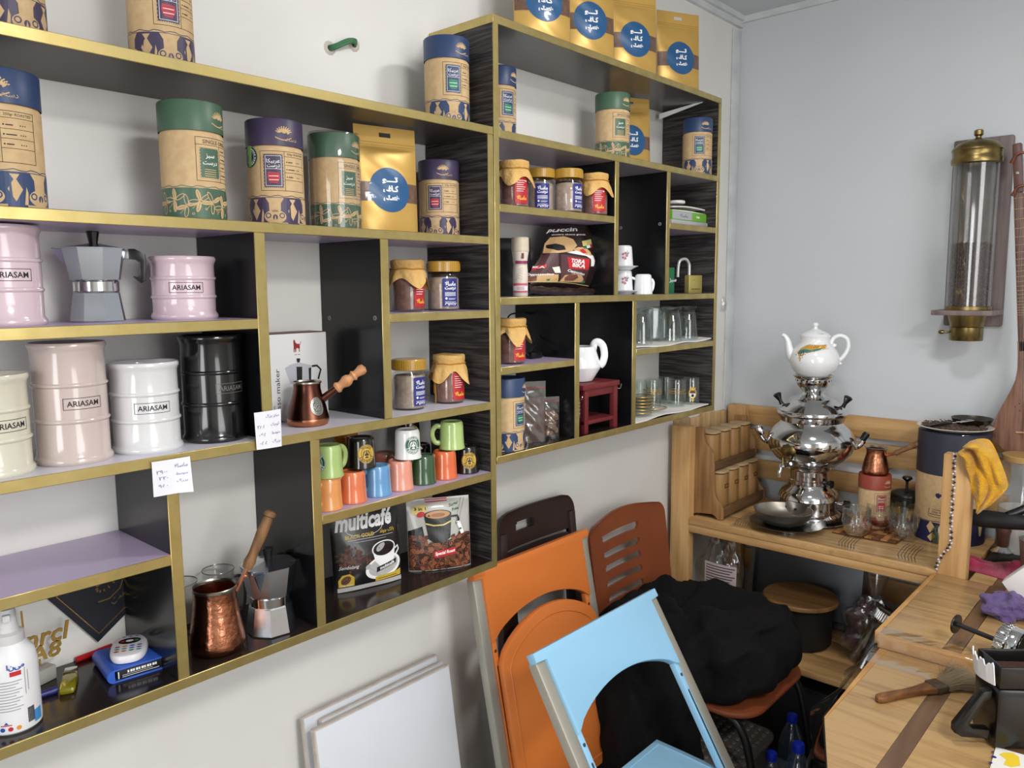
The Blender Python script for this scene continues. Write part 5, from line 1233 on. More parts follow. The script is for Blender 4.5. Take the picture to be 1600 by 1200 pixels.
MB().lathe([(.0101, .026), (.012, .028), (.012, .044), (.010, .046)], 14, M=RZ(1.25) @ T(43*K, 0, zz_(784)) @ RY(PI/2)).build('valve_knob', bakelite_m, t)

tz = SZ+zz_(585)+.0006
ty = sy; t = thing('teapot', 'white china teapot with gold and teal border on top of the samovar', 'teapot', (sx, ty, tz), facing(sx, ty)+.12)
k2 = .00207
def pt(l): return [(w_*k2, (582-v)*k2) for w_, v in l]
MB().lathe(pt([(0, 582), (24, 582), (25, 580.5), (30, 577), (35, 570), (38, 562), (38.5, 557), (37, 549), (33, 541), (27, 534), (23, 529), (22.5, 523), (24, 518.5), (23.5, 517.5), (21, 518), (0, 524)]), 56).build('body', chin_m, t)
MB().lathe(pt([(23, 518), (21, 515.5), (16, 512.5), (9, 509.5), (4, 507.5), (3, 505), (5, 501), (4, 498), (0, 497)]), 40).build('lid', chin_m, t)
MB().tube(smooth_path([V((0, -.058, .048)), V((0, -.072, .064)), V((0, -.080, .088)), V((0, -.085, .112)), V((0, -.094, .128)), V((0, -.104, .134))]), [.021, .0205, .020, .019, .018, .0172, .0165, .0158, .015, .0145, .014, .0135, .013, .0125, .012, .0115, .011, .0105, .010, .0095, .009, .0085, .008, .0076, .0072, .007, .0068, .0066, .0065, .0064, .0062][:31], 14).build('spout', chin_m, t)
MB().tube(smooth_path([V((0, .050, .104)), V((0, .058, .124)), V((0, .078, .132)), V((0, .098, .122)), V((0, .104, .100)), V((0, .098, .076)), V((0, .084, .056)), V((0, .070, .044))]), .0072, 12, flat=1.25).lathe([(0, -.008), (.008, -.004), (.008, .004), (0, .008)], 12, M=T(0, .060, .100)).box((-.004, .066, .036), (.004, .086, .044), bev=.003).build('handle', chin_m, t)
P = Print(); zb_ = .1035; rnd = random.Random(2)
P.poly(0, [(-.066, .078), (-.058, .094), (-.03, .1055), (0, .104), (.03, .104), (.044, .106), (.044, .1), (.03, .093), (.005, .090), (-.012, .086), (-.03, .082), (-.045, .076), (-.052, .064), (-.058, .072)])
P.poly(1, [(-.058, .086), (-.045, .090), (-.02, .088), (0, .092), (.02, .094), (.01, .089), (-.012, .083), (-.028, .079), (-.042, .080), (-.050, .074), (-.060, .074)])
for i in range(26): P.disc((2, 0, 3)[i % 3], -.05+.09*rnd.random(), .094+.009*rnd.random(), .0024, .0016, 8, rnd.uniform(0, 3))
for i in range(16): P.disc((4, 2, 0)[i % 3], -.048+rnd.gauss(0, .008), .072+rnd.gauss(0, .006), .0019, n=8)
for i in range(10): P.disc(0, -.050+rnd.gauss(0, .003), .052+.012*rnd.random(), .0022, .0014, 8, i)
for i in range(14): P.line(0, [(-.036+i*.006, .083+.0009*i), (-.034+i*.006, .0775+.0012*i+.002*(i % 2)), (-.031+i*.006, .080+.001*i)], .001)
def tpm(u, v, o):
    px = (582-v/k2); prof_ = [(577, 30), (570, 35), (562, 38), (557, 38.5), (549, 37), (541, 33), (534, 27), (529, 23), (523, 22.5)]
    r_ = 30
    for (va, ra), (vb, rb) in zip(prof_, prof_[1:]):
        if vb <= px <= va: r_ = ra+(rb-ra)*(va-px)/(va-vb)
    r_ = r_*k2+o; return (r_*math.cos(u/.07), r_*math.sin(u/.07), v)
P.build('painted_border', [plain('gilt', (200, 156, 70), .35), plain('teal_paint', (50, 128, 124), .4), plain('rust_paint', (150, 76, 50), .5), plain('cream_paint', (232, 214, 170), .5), plain('plum_paint', (110, 60, 80), .5)], t, tpm, off=.0006, step=(.006, .004))
P = Print()
for i in range(16): P.disc(i % 3, .006+.013*rnd.random(), .0, .0022, .0014, 8, i)
for i in range(18):
    a = rnd.uniform(-.2, .9); r_ = rnd.uniform(.028, .040)
    MB()
P = Print()
for i in range(20): P.disc(i % 3, .004+.03*rnd.random(), .0330+.008*rnd.random(), .0026, .0018, 8, i)
P.build('lid_flower', [plain('lid_rust', (150, 70, 40), .5), plain('lid_gilt', (196, 150, 60), .4), plain('lid_umber', (90, 52, 40), .5)], t, lambda u, v, o: ((v+o)*math.cos(u/.038), (v+o)*math.sin(u/.038), (582-515.2)*k2+.0008+o+(.041-v)*.32))

# ------------------------------------------------------------------ tins, pots and glasses on the right of the table
red_tin_m = plain('rust_print', (150, 68, 54), .45); PRT['red'] = red_tin_m
rp = V((2.262, atx(1367, 750, 2.262).y, ZT+.002)); a_ = facing(rp.x, rp.y)
rt = tin('red', 'rust red and kraft coffee tin under the small copper pot on the corner table', rp, a_+.5, group=None, acc='red')
hz = rp.z+.1802
t = thing('small_copper_pot', 'small copper coffee pot with a wooden handle on the rust red tin', 'coffee pot', (rp.x, rp.y, hz), a_)
MB().lathe([(0, 0), (.038, 0), (.0405, .004), (.0405, .014), (.037, .034), (.031, .058), (.029, .070), (.0305, .080), (.0285, .080), (.028, .07), (.035, .035), (0, .02)], 48).build('body', copper_m, t)
MB().lathe([(.0300, .0785), (.0335, .083), (.036, .086), (.034, .087), (.0285, .081)], 40).build('rim', tin_m, t)
A, B = V((.0, .034, .058)), V((.02, .122, .114))
MB().tube([A+V((0, -.006, .002)), A+(B-A)*.28], .005, 8).build('bracket', bcop_m, t)
handle_tube(A+(B-A)*.22, B, [(0, 0), (0, .008), (.12, .0095), (.2, .0075), (.5, .0085), (.85, .0105), (.95, .0095), (1, 0)], oldwood_m, 'handle', t)
fx = 2.31; fp_ = V((fx, atx(1417, 760, fx).y, ZT))
t = thing('french_press', 'black french press with a yellow lid ring beside the rust red tin', 'french press', fp_, facing(fp_.x, fp_.y)-.9)
MB().lathe([(.043, .004), (.045, .004), (.045, .118), (.043, .118), (.043, .004)], 40).build('glass', film_m, t)
mb = MB().lathe([(0, 0), (.047, 0), (.047, .014), (.045, .016), (0, .016)], 40).lathe([(.0452, .098), (.0475, .1), (.0475, .112), (.0452, .114)], 40)
for i in range(4): mb.box((.0452, -.007, .01), (.0485, .007, .105), bev=.001, M=RZ(PI/4+i*PI/2))
mb.build('frame', bakelite_m, t)
MB().lathe([(0, .136), (.012, .134), (.034, .128), (.046, .121), (.0475, .115), (0, .115)], 40).build('lid', bakelite_m, t)
MB().lathe([(.0048, .134), (.0035, .150), (.005, .160), (.013, .166), (.016, .170), (.013, .1755), (0, .176)], 24).build('knob', bakelite_m, t)
MB().lathe([(.0015, .05), (.0015, .15)], 8).build('rod', steel_m, t)
MB().lathe([(.0, .050), (.0425, .050), (.0425, .072), (0, .072)], 36).build('yellow_ring', plain('mustard_plastic', (196, 164, 52), .45), t)
MB().tube(smooth_path([(-.005, -.047, .1), (-.006, -.064, .098), (-.006, -.070, .07), (-.006, -.066, .03), (-.005, -.047, .02)]), .005, 10, flat=1.5).build('handle', bakelite_m, t)
bx2 = 2.315; bp = V((bx2, atx(1486, 760, bx2).y, ZT)); hb = zat(bp.x, bp.y, 672)-ZT; rb = .0985
t = thing('large_tin', 'large navy and kraft coffee tin with a plate on top behind the right post', 'tin', bp, facing(bp.x, bp.y)-.3)
MB().lathe([(0, 0), (rb-.001, 0), (rb, .002), (rb, hb*.62), (rb-.002, hb*.63), (0, hb*.63)], 64).build('body', kraft_m, t)
MB().lathe([(rb, hb*.62), (rb+.0012, hb*.622), (rb+.0012, hb-.002), (rb-.002, hb), (0, hb)], 64).build('lid', plain('slate_lid', (50, 52, 66), .45), t)
P = Print(); P.rect(0, -.31, .001, .31, hb*.19); P.line(0, [(-.31+.031*i, hb*.19+.003+.002*math.sin(2*i)) for i in range(21)], .002)
for o_ in (-.10, 0, .10):
    P.poly(1, [(o_-.022, .030), (o_-.008, .050), (o_-.022, .068), (o_-.034, .048)]); P.poly(1, [(o_-.018, .005), (o_-.004, .022), (o_-.014, .034), (o_-.030, .016)]); P.poly(1, [(o_+.02, .062), (o_+.038, .062), (o_+.033, .03), (o_+.025, .03)])
P.box(2, -.03, hb*.24, .05, hb*.31, .0012); P.text(2, '250gr ROASTED', .01, hb*.285, h=.008, w=.06); P.rect(2, -.026, hb*.262, .046, hb*.267)
for q_ in range(7): P.line(0, [(-.002+.008*q_, hb*.445+.002*q_+.003*math.sin(q_*2)), (.006+.008*q_, hb*.447+.002*q_)], .007)
P.disc(0, -.004, hb*.44, .009, .009, 5); P.line(1, [(-.010, hb*.43), (-.018, hb*.39), (-.022, hb*.33), (-.024, hb*.27)], .005)
P.build('label_print', [dnavy_m, plain('kraft_motif', (206, 176, 124), .6), ink_m], t, cylmap(rb), step=.01)
MB().box((-.012, 0, -.02), (.012, .006, .018), bev=.002, M=RZ(.62) @ T(rb-.002, 0, hb*.95) @ RZ(PI/2)).build('clasp', steel_m, t)
pz = bp.z+hb+.0005
t = thing('crumb_plate', 'white-rimmed plate of chopped brown herbs on the large tin', 'plate', (bp.x, bp.y, pz))
MB().lathe([(0, .001), (.07, .001), (.104, .012), (.106, .013), (.103, .0145), (.070, .0045), (0, .004)], 56).build('plate', plain('plate_white', (206, 200, 190), .35), t)
rnd = random.Random(11); mb = MB()
for i in range(420):
    a, r_ = rnd.uniform(0, 2*PI), .090*math.sqrt(rnd.random()); L_ = rnd.uniform(.004, .010)
    mb.box((-L_, -.0012, 0), (L_, .0012, .002), M=T(r_*math.cos(a), r_*math.sin(a), .005+.006*rnd.random()+.005*(r_/.09)) @ RZ(rnd.uniform(0, 3)) @ RY(rnd.uniform(-.3, .3)))
mb.lathe([(.092, .0095), (.06, .012), (0, .013)], 24)
h_ = mb.build('chopped_herbs', mat('dried_herbs', (112, 92, 80), .9, c2=(74, 56, 48), nscale=90), t, auto=0); h_['kind'] = 'stuff'
t = thing('fork', 'fork with a black handle lying on the plate of herbs', 'fork', (bp.x-.035, bp.y+.012, pz+.022), rot=(0, -.12, -.75))
MB().tube([(-.060, 0, 0), (-.02, 0, .002), (.012, 0, .001)], [.006, .0075, .005], 10, flat=.7).build('grip', bakelite_m, t)
mb = MB().box((.010, -.003, 0), (.034, .003, .002), bev=.0008).box((.034, -.011, 0), (.048, .011, .002), bev=.0008)
for k in range(4): mb.box((.047, -.011+k*.0063, 0), (.080, -.008+k*.0063, .002), bev=.0006)
mb.build('tines', steel_m, t)
px_ = 2.385; pp = V((px_, atx(1500, 670, px_).y-.02, ZT))
hp_ = zat(pp.x, pp.y, 657)-ZT
t = thing('stock_pot', 'dark steel pot standing behind the large tin by the back slats', 'pot', (pp.x-.055, pp.y-.12, ZT)) if False else None
mz = pz+.016
t = thing('frying_pan', 'small dark steel pan behind the plate of herbs', 'pan', (2.384, pp.y-.012, pz+.0145), rot=(0, 0, 0))
MB().lathe([(0, 0), (.046, 0), (.054, .008), (.0575, .016), (.059, .017), (.0575, .018), (.052, .009), (.045, .002), (0, .002)], 48).build('pan', mat('seasoned_steel', (96, 92, 86), .35, metal=1), t)
# cut glasses on a mosaic coaster
cs = [V((2.115, -.527, 0)), V((2.127, -.715, 0)), V((2.301, -.723, 0)), V((2.273, -.564, 0))]
t = thing('mosaic_mat', 'brown mosaic wood mat under the cut tumblers', 'mat', (2.115, -.715, ZT+.0016))
MB().prism([(q.x-2.115, q.y+.715) for q in cs], 0, .003).build('backing', plain('mat_backing', (74, 44, 26), .7), t, auto=0)
mm = [wood('mosaic_light', (176, 122, 70), (140, 92, 50), 'x', 20), wood('mosaic_dark', (112, 68, 38), (84, 50, 28), 'x', 20)]
rnd = random.Random(3)
for i in range(8):
    for j in range(7):
        u0, u1, v0, v1 = (i+.06)/8, (i+.94)/8, (j+.06)/7, (j+.94)/7
        q_ = [cs[0].lerp(cs[1], u).lerp(cs[3].lerp(cs[2], u), v) for u, v in ((u0, v0), (u1, v0), (u1, v1), (u0, v1))]
        z_ = .007+.002*((i*3+j*5) % 3)/2
        MB().prism([(q.x-2.115, q.y+.715) for q in q_], .003, z_).build('mosaic_block', mm[(i+j*2+(i*j) % 3) % 2], t, auto=0)
cut_m = clear('cut_glass', (250, 251, 251), .8, .10, .03)
def cutglass(label, u, v, tea=False):
    p = atz(u, v, ZT+.0112); d = (V((p.x, p.y, 0))-V((CAM.x, CAM.y, 0))).normalized(); p += V((d.x, d.y, 0))*.034
    t = thing('cut_tumbler', label, 'glass', (p.x, p.y, ZT+.0112), 0, 'cut glass tumblers')
    def out_(i, j):
        a = 2*PI*i; z_ = .082*j
        r_ = .029+.013*min(1, j*2.2)**.6-.001*max(0, j-.6)
        r_ += (.0016*abs(math.sin(7*a+9*j))*abs(math.sin(PI*min(1, j/.66)*2)) if j < .66 else 0)
        return (r_*math.cos(a), r_*math.sin(a), z_)
    mb = MB().grid(out_, 84, 22, cu=True)
    mb.lathe([(.041, .082), (.0395, .083), (.0388, .081), (.0375, .045), (.034, .018), (.026, .010), (0, .010)], 84); mb.lathe([(.029, 0), (0, .002)], 84)
    mb.build('bowl', cut_m, t, auto=12)
    if tea: MB().lathe([(0, .0105), (.025, .0105), (.033, .018), (.035, .026), (0, .026)], 36).build('tea', mat('red_tea', (110, 36, 20), .05), t)
    return t
cutglass('empty cut tumbler at the left on the mosaic mat', 1337, 838)
cutglass('cut tumbler with a little red tea at the back of the mosaic mat', 1373, 829, True)
cutglass('empty cut tumbler at the right on the mosaic mat', 1410, 843)
p = atz(1462, 846, ZT+.002); t = thing('small_glass_jar', 'small greenish glass jar at the foot of the large tin', 'jar', (2.232, p.y-.008, ZT+.0018))
MB().lathe([(0, 0), (.020, 0), (.022, .003), (.022, .042), (.018, .050), (.018, .058), (.0165, .058), (.0165, .05), (.020, .042), (.020, .004), (0, .003)], 28).build('jar', clear('greenish_glass', (214, 226, 206), .6, .07, .03, .08, (150, 160, 140)), t)
# beads on the post
bm_ = plain('bead_black', (22, 22, 26), .3); bw_ = plain('bead_white', (214, 214, 218), .3); bb_ = plain('bead_blue', (50, 56, 130), .4)
t = thing('bead_string', 'string of black and white beads hanging down the right post', 'beads', (XF-.006, -.885, 1.09))
path = smooth_path([atx(u, v, XF-.0045) for u, v in ((1492, 706), (1491, 730), (1490, 760), (1488, 790), (1486, 820), (1485, 850), (1473, 866), (1465, 880), (1462, 890))], 14)
acc = 0; last = path[0]; n_ = 0; root_l = V(t.location)
cordm = MB().tube([q-root_l for q in path], .0011, 6).build('cord', bb_, t)
for q in path:
    acc += (q-last).length; last = q
    if acc >= .0052:
        acc = 0; n_ += 1
        MB().lathe([(0, -.003), (.0026, -.0018), (.0034, 0), (.0026, .0018), (0, .003)], 9, M=T(*(q-root_l+V((-.0012, .0022*(1 if n_ % 2 else -1), 0))))).build('bead', (bm_, bw_, bm_, bw_, bw_)[n_ % 5], t)
# yellow cloth over the post
ycl_m = mat('yellow_microfibre', (214, 162, 30), .9, c2=(196, 142, 22), nscale=40, bump=.5, bscale=220, sheen=.3)
XC = 2.0
L_ = smooth_path([atx(u, v, XC) for u, v in ((1502, 706), (1513, 712), (1518, 735), (1522, 765), (1534, 794))], 6); R_ = smooth_path([atx(u, v, XC) for u, v in ((1520, 688), (1545, 688), (1573, 740), (1571, 768), (1536, 794))], 6)
yo = V((XC, -.93, 1.0))
def ycl(i, j):
    k = j*(len(L_)-1); a = int(min(k, len(L_)-2)); f_ = k-a
    l_, r_ = L_[a].lerp(L_[a+1], f_), R_[a].lerp(R_[a+1], f_); p = l_.lerp(r_, i)-yo
    amp = .024*math.sin(PI*min(1, j*1.6+.1))
    p.x += -.028-amp*math.sin(i*2*PI*1.6+j*2.4)-.014*math.sin(i*11+j*7)*math.sin(PI*i)-.012*math.sin(PI*i)-.009*math.sin(5*j+12*i*j)-.004*math.sin(21*i-8*j)
    return p
o_ = MB().grid(ycl, 40, 40).build('yellow_cloth', ycl_m, loc=yo, thick=.003, auto=80); tag(o_, 'crumpled yellow cleaning cloth hanging over the right post', 'cloth')
jx = 2.30; jp = V((jx, atx(1600, 760, jx).y, ZT)); hj = zat(jp.x, jp.y, 712)-ZT
t = thing('storage_jar', 'big glass jar with a wooden lid below the long-necked lute', 'jar', jp)
MB().lathe([(0, 0), (.060, 0), (.064, .004), (.064, hj-.035), (.056, hj-.024), (.056, hj-.015), (.054, hj-.015), (.054, hj-.026), (.061, hj-.037), (.061, .006), (0, .004)], 40).build('jar', film_m, t)
MB().lathe([(0, .005), (.058, .005), (.060, .008), (.060, hj*.46), (0, hj*.48)], 36).build('sugar', plain('sugar', (206, 206, 204), .9), t)
MB().lathe([(.053, hj-.018), (.061, hj-.0148), (.061, hj), (.059, hj+.002), (0, hj+.002)], 40).build('lid', mat('bamboo_lid', (176, 140, 88), .5), t)

# ================================================================== ON THE BACK WALL
wal_m = wood('walnut_board', (126, 112, 110), (100, 86, 86), 'z', 14, .5)
yc = -.823
t = thing('bean_dispenser', 'wall coffee bean dispenser with a glass tube and brass ends on the grey wall', 'dispenser', (XB, yc, 1.38))
def W3(mb, name, m, par=None, **k): return mb.build(name, m, par or t, **k)
MB().box((-.024, -.078, .04), (-.001, .084, .615), bev=.006).build('backboard', wal_m, t)
MB().box((-.175, -.080, .078), (-.022, .084, .093), bev=.002).build('ledge', wal_m, t)
ax = T(-.102, 0, 0)
MB().lathe([(.0585, .094), (.061, .094), (.061, .555), (.0585, .555), (.0585, .094)], 56, M=ax).build('glass_tube', clear('tube_glass', (240, 240, 240), .6, .06, .06, .035, (196, 196, 194)), t)
MB().lathe([(.0612, .0935), (.0635, .094), (.0635, .104), (.0612, .105)], 48, M=ax).build('bottom_ring', brass_m, t)
MB().lathe([(.0612, .525), (.068, .528), (.0695, .540), (.0665, .546), (.0665, .562), (.069, .566), (.068, .572), (.052, .588), (.030, .596), (.012, .599), (.008, .604), (.008, .608), (.0125, .612), (.0125, .624), (.009, .627), (0, .628)], 56, M=ax).build('lid', brass_m, t)
MB().lathe([(0, .020), (.052, .020), (.053, .022), (.047, .0775), (0, .0775)], 48, M=ax @ T(0, 0, 0)).build('funnel', brass_m, t) if False else None
MB().lathe([(0, 0), (.0445, 0), (.046, .002), (.046, .040), (.044, .042), (.0455, .046), (.053, .0775), (0, .0775)], 48, M=ax).build('outlet', brass_m, t)
MB().lathe([(.003, 0), (.003, .014), (.006, .018), (.0065, .024), (.005, .030), (0, .031)], 14, M=ax @ T(-.012, .043, .024) @ RX(-PI/2) @ RY(0)).build('slide_knob', brass_m, t)
bean_m = mat('roast_bean', (74, 44, 36), .4, c2=(52, 30, 25), nscale=40)
base_b = MB().lathe([(0, -.0052), (.0034, -.0030), (.0042, 0), (.0034, .0030), (0, .0052)], 8)
rnd = random.Random(12); mb = MB()
for i in range(1500):
    a, z_ = rnd.uniform(0, 2*PI), .098+.190*rnd.random(); r_ = .0535+rnd.uniform(-.002, .0012)
    mb.add(base_b.v, base_b.f, M=ax @ T(r_*math.cos(a), r_*math.sin(a), z_) @ RZ(a) @ RX(rnd.uniform(0, PI)))
for i in range(160):
    a, r_ = rnd.uniform(0, 2*PI), .052*math.sqrt(rnd.random()); mb.add(base_b.v, base_b.f, M=ax @ T(r_*math.cos(a), r_*math.sin(a), .288+.004*rnd.random()) @ RX(rnd.uniform(0, PI)) @ RZ(rnd.uniform(0, PI)))
mb.lathe([(.0515, .096), (.0515, .286), (0, .287)], 24, M=ax)
b_ = mb.build('coffee_beans', bean_m, t, auto=60); b_['kind'] = 'stuff'
# long-necked lute
lute_m = wood('mulberry_wood', (118, 84, 70), (88, 60, 50), 'z', 30, .4)
lx = 2.36; nk0, nk1 = atx(1582, 225, lx), atx(1592, 550, lx)
d_ = (nk1-nk0); t = thing('long_necked_lute', 'long-necked wooden lute hanging on the grey wall at the right edge', 'lute', (lx, nk1.y-.012, 1.045))
o_ = V(t.location); up = (nk0-nk1).normalized(); NL = d_.length
a0 = nk1-o_+V((0, -.012, 0)); M_ = frame(a0, (-1, 0, 0), up.cross(V((-1, 0, 0)))*1, up)
sd = up.cross(V((-1, 0, 0)))
MB().box((-.012, -.0125, 0), (.010, .0125, NL*.765), bev=.004, M=M_).build('neck', lute_m, t)
MB().box((-.014, -.0115, NL*.768), (.010, .0115, NL), bev=.004, M=M_).build('pegbox', plain('lute_head', (96, 66, 60), .4), t)
for k in range(22): MB().box((.0092, -.0132, 0), (.0108, .0132, .0012), M=M_ @ T(0, 0, NL*.74-NL*.70*(1-.945**(k*1.35)))).build('fret', plain('gut_fret', (180, 156, 110), .5), t)
peg_m = mat('copper_peg', (120, 70, 56), .35, metal=.5)
for z_ in (.945, .79): MB().tube(smooth_path([(.004, .030, NL*z_-.012), (.012, .018, NL*z_+.002), (.016, 0, NL*z_), (.012, -.014, NL*z_-.022)]), [.0062, .006, .0055, .005, .0045, .0045, .0042, .004, .004, .004, .004, .004, .004, .004, .0042, .005, .0055, .006, .006][:19], 9, M=M_).build('tuning_peg', peg_m, t)
MB().lathe([(0, .002), (.004, .0015), (.0045, 0)], 12, M=M_ @ T(.0105, 0, NL*.86) @ RY(PI/2)).build('peg_pin', steel_m, t)
prof = [(0, .0), (.035, .006), (.062, .022), (.079, .048), (.085, .075), (.082, .100), (.070, .130), (.052, .165), (.034, .200), (.022, .230), (.016, .262), (.014, .30), (.0135, .345)]
yv = (V((0, -1, 0))-up*up.dot(V((0, -1, 0)))).normalized(); nv_ = yv.cross(up)
MBd = frame(a0-up*.312+nv_*.004, yv, up)            # body axes: across, along the neck, out from the soundboard
out = [(r_, z_) for r_, z_ in prof]+[(-r_, z_) for r_, z_ in reversed(prof[1:])]
MB().prism(out, 0, .006, M=MBd, bev=.001).build('soundboard', wood('lute_face', (142, 106, 88), (112, 80, 66), 'z', 40, .45), t)
def bowl_(i, j):
    a = PI*i; k = j*(len(prof)-1); q = int(min(k, len(prof)-2)); f_ = k-q; r_ = prof[q][0]*(1-f_)+prof[q+1][0]*f_; z_ = prof[q][1]*(1-f_)+prof[q+1][1]*f_
    return MBd @ V((r_*math.cos(a), z_, -r_*.62*math.sin(a)))
MB().grid(bowl_, 20, 30).build('bowl_back', lute_m, t)
P = Print()
for u, v, r_ in ((0, .186, .0016), (0, .170, .0016), (-.013, .160, .0016), (0, .150, .0026), (.013, .160, .0016), (-.024, .150, .0016), (-.013, .139, .0016), (.003, .128, .0016), (.013, .139, .0016), (.024, .15, .0016)): P.disc(0, u, v, r_, n=10)
P.build('sound_hole', ink_m, t, planemap(MBd), off=.0063)
MB().box((-.024, .072, .006), (.024, .076, .011), M=MBd).build('bridge', plain('bridge_wood', (190, 150, 110), .5), t)
for k in (-1, 0, 1): MB().tube([MBd @ V((k*.006, .02, .0075)), MBd @ V((k*.006, .074, .0115)), a0+up*.05+nv_*.016-yv*k*-.004, a0+up*NL*.77+nv_*.014+yv*k*.004], .0005, 5).build('string', steel_m, t)
# ================================================================== FOLDING CHAIRS
rail_m = mat('grey_aluminium_tube', (168, 164, 152), .45, metal=.55)
def chair_plastic(n, c): return mat(n, c, .42, bump=.03, nscale=200)
def folding_chair(label, origin, ang, W, col, open_, L, H):
    "origin: outer top left corner of the leaning frame; local x across, local y down the frame, local z towards the room"
    a = math.radians(ang); d = V((0, -math.sin(a), -math.cos(a))); n = V((1, 0, 0)).cross(d)*1
    n = V((0, -math.cos(a), math.sin(a)))
    M = Matrix.Identity(4)
    for i in range(3): M[i][0], M[i][1], M[i][2] = V((1, 0, 0))[i], d[i], n[i]
    t = thing('folding_chair', label, 'chair', origin); m = chair_plastic('chair_plastic', col)
    tw, td = .030, .020
    for x in (0, W-tw): MB().box((x, .012, -td), (x+tw, L, .004), bev=.004, M=M).build('frame_rail', rail_m, t)
    # backrest: straight top with caps over both rails, a wide arch below
    out = [(-.002, -.004), (W+.002, -.004), (W+.002, .016), (W-tw+.001, .018), (W-tw+.001, .172)]
    arch = [(W-tw-.012, .168)]
    for k in range(1, 20):
        q = k/20; x = (W-tw-.012)*(1-q)+(tw+.012)*q; arch.append((x, .168-.052*math.sin(PI*q)**.7))
    out += arch+[(tw+.012, .168), (tw-.001, .172), (tw-.001, .018), (-.002, .016)]
    MB().prism(out, -.012, .010, M=M, bev=.003).build('backrest', m, t)
    for x in (tw, W-tw-.016):                                    # plastic channels along the rails with a bolt hole and a slot
        c = MB().box((x, .165, -.012), (x+.016, .52 if open_ else .66, .004), bev=.002, M=M).build('side_channel', m, t)
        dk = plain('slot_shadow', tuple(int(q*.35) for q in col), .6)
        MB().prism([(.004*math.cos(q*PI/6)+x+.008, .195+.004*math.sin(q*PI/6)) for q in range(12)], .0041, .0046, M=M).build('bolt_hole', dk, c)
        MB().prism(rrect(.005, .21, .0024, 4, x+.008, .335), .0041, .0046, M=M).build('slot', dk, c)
    sw = W-2*tw-.034
    if open_:
        zs = H; p0 = origin+d*((origin.z-zs)/math.cos(a)); y1 = -.453-origin.y; x0, x1 = tw+.002, W-tw+.004
        pts = []
        for k in range(9): pts.append((x0+.03*(1-math.cos(k*PI/16)), -.80-origin.y-.06*math.sin(k*PI/16)))
        dep = .40; yb, yf = y1, y1-dep
        pts = [(x0, yb), (x1, yb)]+[(x1-.02*(k/8)**2*1.0-.0, yb-dep*.8*k/8) for k in range(1, 9)]
        for k in range(1, 12):
            q = k/12; pts.append((x1-.02-(x1-x0-.04)*q, yb-dep*.8-dep*.2*math.sin(PI*q)**.6))
        pts += [(x0+.02*(k/8)**2, yb-dep*.8*k/8) for k in range(8, 0, -1)]
        o_z = zs-origin.z
        s_ = MB().prism(pts, o_z-.022, o_z, bev=.006).build('seat', m, t)
        cx = (x0+x1)/2; cy = yb-dep/2
        ins = [(cx+(x-cx)*.90, cy+(y-cy)*.91) for x, y in pts]; k_ = len(ins)
        MB().tube([(x, y, o_z+.0005) for x, y in ins], .0016, 6, closed=True).build('seat_bead', m, s_)
        for x in (x0+.008, x1-.030):
            MB().box((x, -.009, 0), (x+.022, .009, .55), bev=.003, M=T(0, yb-.20, o_z-.03) @ RX(math.radians(-152))).build('rear_leg', rail_m, t)
        MB().tube([(x0+.02, yb+.03, o_z-.45), (x1-.02, yb+.03, o_z-.45)], .009, 10).build('cross_bar', rail_m, t)
        MB().tube([M @ V((tw, L-.12, -.008)), M @ V((W-tw, L-.12, -.008))], .009, 10).build('cross_bar', rail_m, t)
    else:
        x0, x1 = tw+.004, W-tw-.004
        pts = []
        for k in range(25):
            q = k/24; pts.append((x0+(x1-x0)*q, .225-.088*math.sin(PI*q)**.62))
        pts += [(x1+.002, .50), (x1-.006, .56), (x1-.05, .60), (x0+.05, .60), (x0+.006, .56), (x0-.002, .50)]
        s_ = MB().prism(pts, .006, .026, M=M, bev=.006).build('seat', m, t)
        cx, cy = W/2, .37
        MB().tube([M @ V((cx+(x-cx)*.88, cy+(y-cy)*.88, .0265)) for x, y in pts], .0016, 6, closed=True).build('seat_bead', m, s_)
        for x in (tw+.004, W-tw-.024): MB().box((x, .42, -.016), (x+.02, L-.01, .002), bev=.003, M=M).build('rear_leg', rail_m, t)
        MB().tube([M @ V((tw, L-.12, -.008)), M @ V((W-tw, L-.12, -.008))], .009, 10).build('cross_bar', rail_m, t)
    return t
folding_chair('orange folding chair with grey rails leaning folded against the white wall', V((.885, -.122, .876)), 11.5, .452, (208, 116, 52), False, .886, 0)
folding_chair('light blue folding chair with grey rails standing open in front of the orange one', V((.757, -.419, .815)), 31.5, .455, (142, 190, 220), True, .948, .458)
# brown slotted chair under the clothes
brown_p = mat('brown_plastic', (126, 66, 38), .4, c2=(118, 60, 34), nscale=5); leg_m = mat('black_steel_leg', (24, 24, 25), .4, metal=.4)
a = math.radians(8); org = V((1.392, -.095, .865)); W = .41
d = V((0, -math.sin(a), -math.cos(a))); n = V((0, -math.cos(a), math.sin(a))); M = Matrix.Identity(4)
for i in range(3): M[i][0], M[i][1], M[i][2] = V((1, 0, 0))[i], d[i], n[i]
t = thing('slotted_chair', 'dark orange brown chair with five slots in its back, clothes heaped on its seat', 'chair', org)
mb = MB(); sl = [(.075, .045+.0415*k, .29) for k in range(5)]
def edge_x(y):                                            # outline: rounded top, sides drawing in a little
    r = 0 if y > .045 else .05*(1-math.sqrt(max(0, 1-((.045-y)/.045)**2)))
    return r+.012*max(0, (y-.1))
NU, NV = 82, 84; H_ = .42
def bk(i, j, s):
    y = H_*j; e = edge_x(y); x = e+(W-2*e)*i; z = .020*(1-(2*i-1)**2)*-1; return M @ V((x, y-.016*math.sin(PI*i)*max(0, 1-y/.10), z+s))
vs = []; fs = []
